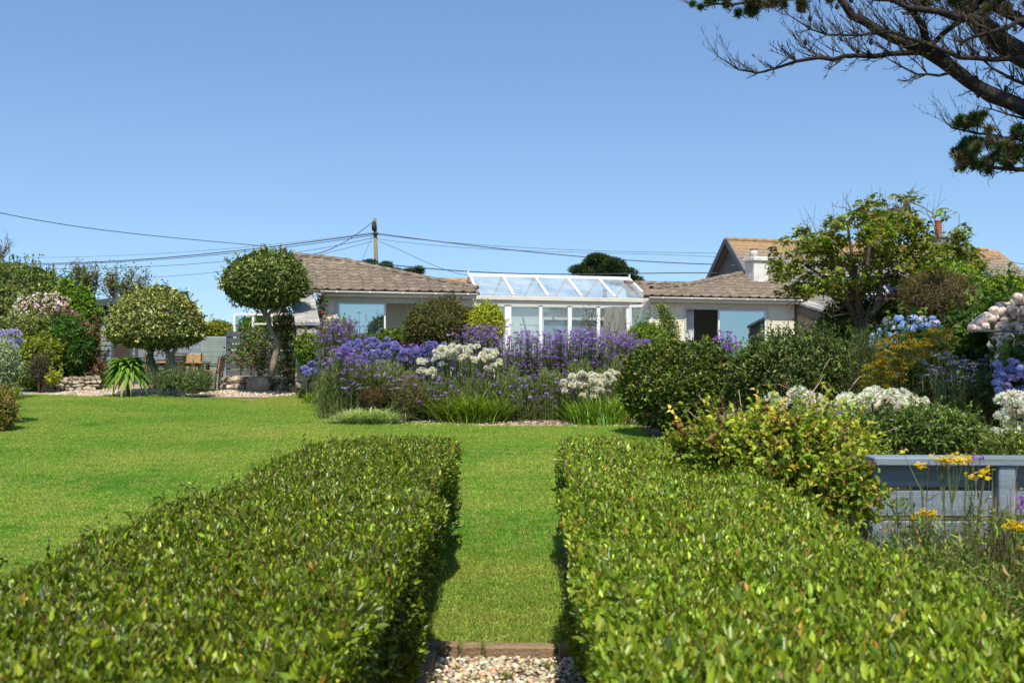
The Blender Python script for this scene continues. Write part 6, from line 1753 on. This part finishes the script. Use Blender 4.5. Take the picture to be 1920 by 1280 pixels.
shrub('box_bush', 'blue green leafy perennial between the yellowing shrub and the neat round bush', 'shrub', 1610, 812, 8.8, 120, 60, 3600, .045, .022, [(.07, .11, .035, 3), (.10, .15, .05, 2)], lump=.2, depth=.3)
shrub('leafy_shrub', 'pale green feathery plants at the right edge above the fence', 'shrub', 1900, 850, 7.6, 120, 60, 4200, .05, .012, [(.15, .20, .05, 3), (.10, .14, .035, 3), (.24, .26, .09, 1)], lump=.2, depth=.4)
# yellowing large leaved shrub beside the right hedge
YEL = [(.21, .25, .03, 4), (.14, .19, .025, 4), (.32, .31, .05, 2.4), (.36, .27, .07, .5), (.17, .09, .05, .9), (.08, .12, .02, 2.2), (.10, .055, .035, .6)]
ys = shrub('yellowing_shrub', 'straggly large leaved shrub turning yellow and russet beside the right hedge', 'shrub', 1470, 880, 7.2, 300, 160, 9000, .043, .031, YEL, lump=.2, depth=.4, rounded=True, core=True, sprig=2.2, corecol=(.05, .045, .02), blobs=[(1580, 905, 150, 130, 3000), (1375, 832, 190, 70, 3000), (1510, 822, 210, 80, 2800)])
gs_ = blob(P(1592, 905, 5.5), (.16, .12, .20), 900, .036, .027, YEL, lump=.25, depth=.6, rounded=True, core=False, sprig=.5); gs_ += blob(P(1632, 925, 5.15), (.06, .06, .13), 160, .034, .026, YEL, lump=.3, depth=.9, rounded=True, core=False, sprig=.5); foliage('foliage', gs_, LEAF, ys)
twigs = []
rr = random.Random(12)
A, B = [], []
for (x0, y0, x1, y1) in [(1380, 850, 1310, 740), (1400, 840, 1385, 730), (1480, 840, 1545, 690), (1545, 690, 1556, 672), (1520, 740, 1540, 712), (1530, 830, 1600, 720), (1600, 720, 1612, 706), (1460, 720, 1520, 745), (1430, 722, 1460, 720), (1560, 810, 1640, 815), (1640, 815, 1690, 800), (1350, 820, 1290, 770), (1580, 850, 1600, 760), (1320, 800, 1305, 755), (1440, 830, 1470, 742)]:
    a, b = P(x0, y0, 7.3), P(x1, y1, 7.4); A.append(a[:]); B.append(b[:])
foliage('bare_stems', [twig_geo(np.array(A), np.array(B), .0035, pick([(.42, .27, .18, 1), (.30, .18, .12, 1)], len(A)))], CHAFF, ys)
# weeds before the timber fence: ragwort with yellow heads, purple heads, dry grass
def ragwort(label, stems, Y, seed, heads_col=((.78, .60, .01, 3), (.70, .62, .03, 1))):
    r = random.Random(seed); b = P(stems[0][0], 1100, Y); root = empty('ragwort', (b.x, Y, 0), 0, label, 'wildflower')
    me = []
    for v in range(2):
        n = 9; gs = []
        cs = np.stack([rng.normal(0, .013, n), rng.normal(0, .013, n), rng.normal(0, .005, n)], 1)
        for k in range(9):
            a = 2 * PI * k / 9; A = np.repeat(np.array([[math.cos(a), math.sin(a), .25]]), n, 0) + rng.normal(0, .15, (n, 3)); gs.append(leaf_geo(cs, A, np.array([[0, 0, 1.0]]) + rng.normal(0, .2, (n, 3)), .011, .005, pick(heads_col, n, .1)))
        gs.append(leaf_geo(cs + np.array([[-.003, 0, .002]]), np.repeat([[1.0, 0, 0.2]], n, 0), np.repeat([[0, -.3, 1.0]], n, 0), .006, .006, pick([(.35, .2, .01, 1)], n)))
        V, Fc, Cc = join_geo(gs); me.append(np_mesh('flower_head', V, Fc, PETAL, Cc))
    A, B, LB = [], [], []
    for (bx, by, tx, ty, nh, w) in stems:
        yb = Y + r.uniform(-.06, .06); base = P(bx, by, yb); base.z = min(base.z, .25) if by > 1040 else base.z
        t = P(tx, ty, yb); node = base.lerp(t, .8); A.append(base[:]); B.append(node[:])
        for i in range(nh):
            h = t + Vector((r.uniform(-1, 1) * w, r.uniform(-.03, .03), r.uniform(-.012, .02))); A.append(node[:]); B.append(h[:])
            o = bpy.data.objects.new('flower_head', me[i % 2]); COL.objects.link(o); o.parent = root; o.location = h - Vector(root.location); o.rotation_euler = (r.uniform(0, .5), r.uniform(-.3, .3), r.uniform(0, 6)); k = r.uniform(.8, 1.2); o.scale = (k, k, k)
        LB.append((base, node))
    foliage('stems', [twig_geo(np.array(A), np.array(B), .0028, pick([(.13, .17, .05, 1), (.10, .13, .04, 1)], len(A)))], CHAFF, root)
    n = 190 * len(LB); id_ = rng.integers(0, len(LB), n); q = rng.random((n, 1)) ** .8
    a = np.array([l[0][:] for l in LB])[id_]; c = np.array([l[1][:] for l in LB])[id_]; Pt = a + (c - a) * q; D = rand_dirs(n); D[:, 2] = D[:, 2] * .4 + .25; D = unit(D)
    ln = .062 * (1.25 - q[:, 0]); gs = [leaf_geo(Pt, D, rand_dirs(n), ln, ln * .22, pick([(.12, .19, .035, 3), (.08, .14, .03, 2)], n))]
    for k in range(3): gs.append(leaf_geo(Pt + D * (ln * (.3 + .2 * k))[:, None], D + rand_dirs(n) * .9, rand_dirs(n), ln * .4, ln * .12, pick([(.12, .19, .035, 3), (.08, .14, .03, 2)], n)))
    foliage('leaves', gs, LEAF, root); return root
ragwort('tall ragwort with the largest yellow heads above the fence rail', [(1780, 1100, 1786, 866, 9, .05), (1790, 1100, 1765, 868, 4, .025), (1800, 1060, 1812, 862, 3, .02), (1790, 1060, 1845, 890, 2, .01)], 4.75, 1)
ragwort('ragwort with a single broad yellow head in front of the lower boards', [(1740, 1080, 1733, 965, 9, .05)], 4.7, 2)
ragwort('ragwort with yellow heads at the right frame edge', [(1890, 1120, 1898, 988, 8, .035), (1915, 1120, 1925, 1000, 6, .03), (1900, 1120, 1918, 1035, 4, .03)], 4.6, 3)
ragwort('small ragwort stem by the middle of the fence rail', [(1760, 1080, 1724, 872, 2, .01), (1800, 1060, 1846, 888, 2, .012), (1790, 1060, 1824, 900, 2, .012)], 4.85, 4)
def thin_weed(label, lines, Y, tips, name='tall_weed', r=.0032, col=((.14, .15, .06, 1), (.12, .08, .07, 1))):
    root = empty(name, P(lines[0][0], lines[0][1], Y), 0, label, 'wildflower'); A, B = [], []
    for (a, b, c, d) in lines: A.append(P(a, b, Y)[:]); B.append(P(c, d, Y)[:])
    foliage('stems', [twig_geo(np.array(A), np.array(B), r, pick(col, len(A)))], CHAFF, root)
    if tips:
        T = np.array([P(x, y, Y)[:] for x, y in tips]); gs = []
        for k in range(26): gs.append(leaf_geo(T + rng.normal(0, .008, T.shape), rand_dirs(len(T)), rand_dirs(len(T)), .014, .010, pick([(.34, .14, .48, 1)], len(T), .25)))
        foliage('flower_heads', gs, PETAL, root)
    return root
thin_weed('two purple verbena heads on thin dark stems crossing the fence rail', [(1810, 1030, 1822, 940), (1822, 940, 1824, 862), (1826, 935, 1838, 864), (1834, 862, 1841, 858)], 4.9, [(1824, 858), (1841, 859)], 'wild_verbena')
thin_weed('forked bare green stalk rising in front of the boards', [(1738, 1010, 1737, 940), (1737, 940, 1694, 850), (1737, 940, 1760, 924), (1737, 940, 1742, 862)], 4.6, None)
thin_weed('purple flowers on the stalk at the right frame edge beside the post', [(1914, 1040, 1915, 930)], 4.7, [(1914, 932), (1918, 942), (1912, 950)], 'wild_verbena')
strapclump('dry_grass', 'pinkish dry seed grass standing left of the fence post', 1862, 60, 1100, 4.95, 420, .62, .0035, [(.34, .20, .15, 3), (.26, .17, .12, 3), (.40, .30, .2, 1)], .12, .16, mat=CHAFF).location = (0, 0, .38)
n = 15000; px_ = rng.uniform(1640, 2010, n); Yw = rng.uniform(3.7, 5.0, n); xw = (px_ - 960) / F * Yw; k_ = xw > 1.62 + Yw * .0086
xw, Yw = xw[k_], Yw[k_]; n = len(xw)
zt = 1.02 - .12 * np.clip((5.0 - Yw), 0, 2) + .09 * np.sin(xw * 14) + .06 * np.sin(xw * 31 + Yw * 5)
zz = zt * rng.random(n) ** .55
o = foliage('weeds', [leaf_geo(np.stack([xw, Yw, zz], 1), rand_dirs(n) * .7 + np.array([[0, 0, .7]]), rand_dirs(n) + np.array([[0, -.3, .5]]), .045 * np.exp(rng.normal(0, .3, n)), .011, pick([(.13, .18, .04, 4), (.09, .14, .03, 4), (.22, .22, .06, 1.5), (.22, .15, .09, .6)], n)),
    twig_geo(np.stack([xw, Yw, np.zeros(n)], 1)[:900], np.stack([xw + rng.normal(0, .05, n), Yw, zt * rng.uniform(.8, 1.15, n)], 1)[:900], .002, pick([(.15, .12, .06, 2), (.11, .13, .05, 2), (.08, .05, .035, 1)], 900))], LEAF, None)
tag(o, 'tangle of weeds and seedling stems in front of the grey fence', 'weeds', kind='stuff')

# ================================================================== FAR PINES behind the bungalow
def far_pine(label, clumps, Y, trunk, seed):
    r = random.Random(seed); b = P(*trunk[0], Y); root = empty('pine_tree', (b.x, Y, G(0, Y)), 0, label, 'tree')
    m = MB(); m.tube([Vector((b.x, Y, G(0, Y)))] + [P(*t, Y) for t in trunk], [.16] + [.09 - .02 * i for i in range(len(trunk))], 6)
    for (x, y, w, h) in clumps: m.tube([P(*trunk[-1], Y), P(x, y + h * .2, Y)], [.05, .02], 5)
    m.build('trunk', PINEBARK, root, True); gs = []
    for (x, y, w, h) in clumps:
        c = P(x, y, Y + r.uniform(-.3, .3)); n = int(w * h * 2.2)
        D = rand_dirs(n); q = rng.random((n, 1)) ** .4; Pt = np.array(c[:]) + D * q * np.array([[w / 2, w / 2.4, h / 2]]) * Y / F
        gs.append(leaf_geo(Pt, D * .6 + rand_dirs(n) * .6 + np.array([[0, 0, .5]]), rand_dirs(n), .22, .035, pick([(.045, .085, .025, 3), (.03, .055, .02, 3), (.075, .12, .03, 2)], n)))
    foliage('crown', gs, NEEDLE, root)
far_pine('flat topped pine rising behind the right end of the sunroom roof', [(1125, 497, 60, 26), (1095, 508, 50, 12), (1150, 500, 40, 22), (1165, 512, 44, 12), (1130, 512, 80, 20), (1160, 524, 60, 14), (1190, 527, 26, 6), (1120, 487, 34, 12), (1182, 514, 22, 7)], 38, [(1135, 560), (1132, 520)], 2)
far_pine('small windswept pine showing over the left roof at the utility pole', [(694, 499, 26, 14), (716, 506, 30, 12), (740, 512, 24, 8), (772, 514, 34, 10), (725, 500, 16, 8), (785, 508, 14, 6), (700, 508, 30, 8)], 39, [(720, 560), (718, 516)], 3)

# ================================================================== THE PINE overhead at the right
def big_pine():
    Y = 9.2
    bx = 7.4; root = empty('overhanging_pine', (bx, Y, G(bx, Y)), 0, 'large dark pine reaching into the top right corner with mostly bare limbs', 'tree')
    m = MB(); m.tube([Vector((bx, Y, G(bx, Y) - .1)), Vector((bx - .05, Y, 2.2)), Vector((bx - .2, Y, 3.4)), Vector((bx - .1, Y + .1, 5.2)), Vector((bx + .1, Y, 7.4))], [.30, .26, .24, .2, .14], 12); m.build('trunk', PINEBARK, root, True)
    K = Vector((bx - .2, Y, 3.5)); K2 = Vector((bx - .12, Y, 4.8))
    limbs = [
        ([K, P(2160, 300, Y), P(2000, 240, Y), P(1920, 203, Y), P(1858, 178, Y), P(1796, 136, Y), P(1741, 98, Y), P(1707, 84, Y), P(1648, 58, Y), P(1597, 30, Y), P(1565, -14, Y), P(1545, -60, Y)], [.11, .09, .078, .072, .067, .060, .056, .050, .042, .035, .026, .015], .9),
        ([P(1735, 96, Y), P(1705, 99, Y), P(1672, 101, Y), P(1638, 106, Y), P(1586, 105, Y), P(1535, 108, Y), P(1494, 115, Y), P(1452, 129, Y), P(1421, 137, Y), P(1385, 131, Y), P(1346, 106, Y)], [.036, .028, .025, .022, .020, .018, .015, .012, .009, .007, .004], 1.5),
        ([P(1741, 98, Y), P(1736, 80, Y - .1), P(1731, 51, Y - .2), P(1714, 25, Y - .3), P(1696, 7, Y - .3), P(1670, -40, Y - .4)], [.045, .040, .036, .032, .028, .015], 1.2),
        ([K2, P(2050, 190, Y + .2), P(1920, 106, Y + .2), P(1879, 82, Y + .2), P(1844, 51, Y + .2), P(1810, 14, Y + .2), P(1786, -30, Y + .2)], [.13, .12, .105, .10, .09, .08, .05], .8),
        ([P(1744, 88, Y), P(1766, 66, Y), P(1796, 42, Y), P(1845, 20, Y), P(1890, -5, Y)], [.026, .026, .028, .028, .02], 1.4),
        ([P(1850, 40, Y), P(1800, 35, Y - .2), P(1760, 22, Y - .3), P(1700, 14, Y - .4), P(1640, 0, Y - .4)], [.045, .038, .03, .022, .012], 1.4),
        ([P(1920, 110, Y), P(1860, 112, Y - .1), P(1800, 108, Y - .2), P(1760, 92, Y - .2), P(1700, 70, Y - .3), P(1640, 62, Y - .3), P(1580, 66, Y - .3), P(1520, 55, Y - .3), P(1478, 28, Y - .3)], [.028, .024, .022, .019, .016, .013, .010, .008, .004], 1.7),
        ([P(1790, 134, Y), P(1760, 142, Y - .1), P(1720, 140, Y - .2), P(1690, 125, Y - .2), P(1660, 108, Y - .2)], [.018, .014, .011, .008, .004], 1.0),
        ([P(1960, 175, Y), P(1900, 150, Y - .1), P(1860, 128, Y - .1), P(1830, 100, Y - .1), P(1800, 70, Y - .1)], [.02, .016, .012, .010, .006], 1.3),
        ([P(2060, 330, Y), P(1980, 322, Y), P(1920, 318, Y - .1), P(1860, 314, Y - .2), P(1800, 305, Y - .2)], [.035, .028, .022, .016, .006], .5),
        ([P(1990, 270, Y), P(1930, 262, Y), P(1880, 258, Y), P(1830, 250, Y), P(1785, 240, Y), P(1772, 228, Y)], [.02, .016, .014, .011, .007, .004], .7),
        ([P(1985, 240, Y), P(1930, 225, Y), P(1890, 215, Y), P(1860, 205, Y), P(1835, 200, Y)], [.014, .011, .008, .006, .003], 1.3),
        ([P(1900, 262, Y), P(1875, 285, Y - .1), P(1860, 310, Y - .1)], [.012, .010, .008], .6),
        ([P(1900, -10, Y + .1), P(1840, -22, Y), P(1700, -40, Y), P(1600, -30, Y), P(1500, -8, Y), P(1430, 4, Y), P(1380, 8, Y), P(1310, 14, Y), P(1284, 2, Y)], [.05, .045, .035, .03, .022, .016, .012, .006, .003], .7),
        ([P(1960, 60, Y + .3), P(1900, 30, Y + .3), P(1850, 5, Y + .3), P(1820, -20, Y + .3)], [.06, .05, .045, .04], 1.0),
        ([P(2000, 20, Y - .3), P(1930, 40, Y - .4), P(1860, 60, Y - .5), P(1800, 80, Y - .5)], [.035, .028, .02, .01], 1.3),
    ]
    rr = random.Random(21); A = []; B = []; R = []; cones = []
    for li, (pts, rad, dens) in enumerate(limbs):
        # wander a little between the given points
        pp = [pts[0]]; rd = [rad[0]]
        for i in range(1, len(pts)):
            L = (pts[i] - pts[i - 1]).length; k = max(1, int(L / .12))
            for j in range(1, k + 1):
                t = j / k; w = .007 if rad[i] > .02 else .012
                pp.append(pts[i - 1].lerp(pts[i], t) + (Vector((rr.gauss(0, w), rr.gauss(0, w), rr.gauss(0, w))) if t < 1 else Vector((0, 0, 0)))); rd.append((rad[i - 1] + (rad[i] - rad[i - 1]) * t) * rr.uniform(.93, 1.08))
        mm = MB(); mm.tube(pp, rd, 8 if rad[0] > .03 else 5); mm.build('limb', PINEBARK, root, True)
        # bare side twigs: curved, mostly rising, with little spurs
        for i in range(2, len(pp)):
            fr = i / len(pp); r0 = rd[i]
            if r0 > .085: continue
            for q in range(max(1, int(round(dens * 3.7 + rr.random() - .3)))):
                p = pp[i]; T = (pp[i] - pp[i - 1]).normalized()
                sgn = 1 if rr.random() < .72 else -1
                d = (Vector((rr.gauss(-.25, .35), rr.gauss(0, .45), sgn * rr.uniform(.45, 1.0))) + T * rr.uniform(.3, 1.0)).normalized(); L = rr.uniform(.14, .50) * (1.15 - .5 * fr) * (1 if sgn > 0 else .55)
                n = 5; c = p; r1 = min(.0075, r0 * .6)
                for s in range(n):
                    d = (d + Vector((rr.gauss(0, .12), rr.gauss(0, .12), .13 * rr.random()))).normalized(); e = c + d * L / n; A.append(c[:]); B.append(e[:]); R.append(r1 * (1 - s / (n + 1)))
                    for w in range(2 if rr.random() < .75 else 1):
                        sd = (d + Vector((rr.gauss(0, .55), rr.gauss(0, .55), rr.gauss(.3, .35)))).normalized(); l2 = L * rr.uniform(.14, .34); f = c.lerp(e, rr.random()); f2 = f + sd * l2 * .55; f3 = f2 + (sd + Vector((0, 0, .35))).normalized() * l2 * .5
                        A += [f[:], f2[:]]; B += [f2[:], f3[:]]; R += [r1 * .5, r1 * .38]
                        if rr.random() < .5:
                            sd2 = (sd + Vector((rr.gauss(0, .6), rr.gauss(0, .6), .2))).normalized(); A.append(f2[:]); B.append((f2 + sd2 * l2 * .5)[:]); R.append(r1 * .33)
                    if rr.random() < .012: cones.append(e)
                    c = e
    A, B, R = np.array(A), np.array(B), np.array(R)
    foliage('twigs', [twig_geo(A, B, R, pick([(.035, .027, .02, 3), (.055, .042, .03, 2), (.11, .095, .06, .5)], len(A)))], CHAFF, root)
    for c in cones[:60]:
        mm = MB(); mm.lathe(c, [(.004, -.03), (.017, -.015), (.019, .0), (.012, .02), (.003, .032)], 7); mm.build('pine_cone', PINEBARK, root, True)
    # needle tufts: rounded brushes at branch tips
    tufts = []
    def tuftline(pts, n, rad, sp=1.0):
        for i in range(n):
            t = rr.random() * (len(pts) - 1); k = int(t); p = P(*pts[k], Y - .1).lerp(P(*pts[min(k + 1, len(pts) - 1)], Y - .1), t - k); tufts.append((p + Vector((rr.gauss(0, .04), rr.gauss(0, .12), rr.gauss(0, .03))) * sp, rad * rr.uniform(.8, 1.15)))
    tuftline([(1778, 232), (1800, 236), (1828, 232)], 7, .075); tuftline([(1822, 222), (1832, 236)], 3, .07)
    tuftline([(1798, 298), (1812, 285), (1830, 275)], 9, .085); tuftline([(1820, 300), (1860, 300), (1900, 298), (1960, 300)], 22, .085); tuftline([(1832, 262), (1845, 262), (1870, 276)], 6, .075)
    tuftline([(1890, 245), (1920, 250), (1970, 250)], 12, .085); tuftline([(1870, 285), (1960, 275)], 12, .085)
    tuftline([(1300, 2), (1340, -4), (1400, 0)], 10, .06); tuftline([(1392, 8), (1420, 10), (1460, 6), (1520, 2)], 20, .07); tuftline([(1400, -14), (1560, -14)], 16, .075)
    tuftline([(1700, -10), (1920, -10)], 16, .09); tuftline([(1850, 20), (1930, 25)], 5, .07)
    # the crown goes on above and beyond the frame; its shade falls on the fennel
    top = []
    for k in range(9):
        a = Vector((bx, Y, 6.2 + .2 * k)); e = Vector((4.3 + .22 * k, 8.4 + .7 * math.sin(k * 2.1), 6.5 + .35 * math.sin(k * 1.7)))
        mm = MB(); mm.tube([a, (a + e) / 2 + Vector((0, 0, .15)), e], [.06, .04, .015], 6); mm.build('limb', PINEBARK, root, True)
        for q in range(9): top.append((e.lerp(a, rr.random() * .25) + Vector((rr.gauss(0, .16), rr.gauss(0, .3), rr.gauss(0, .12))), .15))
    tufts += top
    gs = []
    for (p, r_) in tufts:
        n = 230; ax = np.array([rr.gauss(-.3, .3), rr.gauss(-.1, .3), rr.gauss(.5, .3)]); ax /= np.linalg.norm(ax)
        D = unit(rand_dirs(n) * .95 + ax[None] * .75); t = rng.random((n, 1)) * r_ * .7; Pt = np.array(p[:])[None] - ax[None] * t
        kind = rr.random(); pl = [(.06, .12, .03, 3), (.04, .08, .025, 3), (.09, .16, .03, 1)] if kind < .62 else [(.20, .17, .08, 3), (.14, .12, .06, 2), (.08, .12, .03, 1)]
        gs.append(leaf_geo(Pt, D, rand_dirs(n), r_, .0032, pick(pl, n)))
        A2 = np.array([p[:]]); gs.append(twig_geo(A2 - ax[None] * r_ * 1.4, A2 + ax[None] * r_ * .2, .006, np.array([[.10, .07, .045]])))
    foliage('needles', gs, NEEDLE, root)
big_pine()

# little weeds and grass creeping over the pavers of the path
r_ = random.Random(77)
for i, (x, y) in enumerate([(-.37, 6.20), (-.18, 6.235), (.10, 6.23), (.27, 6.21), (-.44, 5.66), (-.02, 5.72), (.22, 5.9)]):
    n = 26; B = np.array([[x, y, .0]]) + rng.normal(0, .02, (n, 3)) * np.array([[1, .5, 0]]); D = rand_dirs(n) * .6 + np.array([[0, 0, 1.0]]); D[:, 2] = abs(D[:, 2])
    o = foliage('weed_tuft', [blade_geo(B, D, .06 * np.exp(rng.normal(0, .3, n)), .005, pick([(.11, .17, .04, 2), (.20, .19, .07, 1)], n), .5)], LEAF, None)
    tag(o, ['grass tuft at the gap left of the small middle paver', 'grass tuft behind the small middle paver', 'grass tuft behind the long right paver', 'grass tuft at the right end of the long paver', 'grass tuft by the left paver column of the path', 'tiny weed standing alone amid the pebbles', 'tiny weed in the pebbles near the long paver'][i], 'weed')
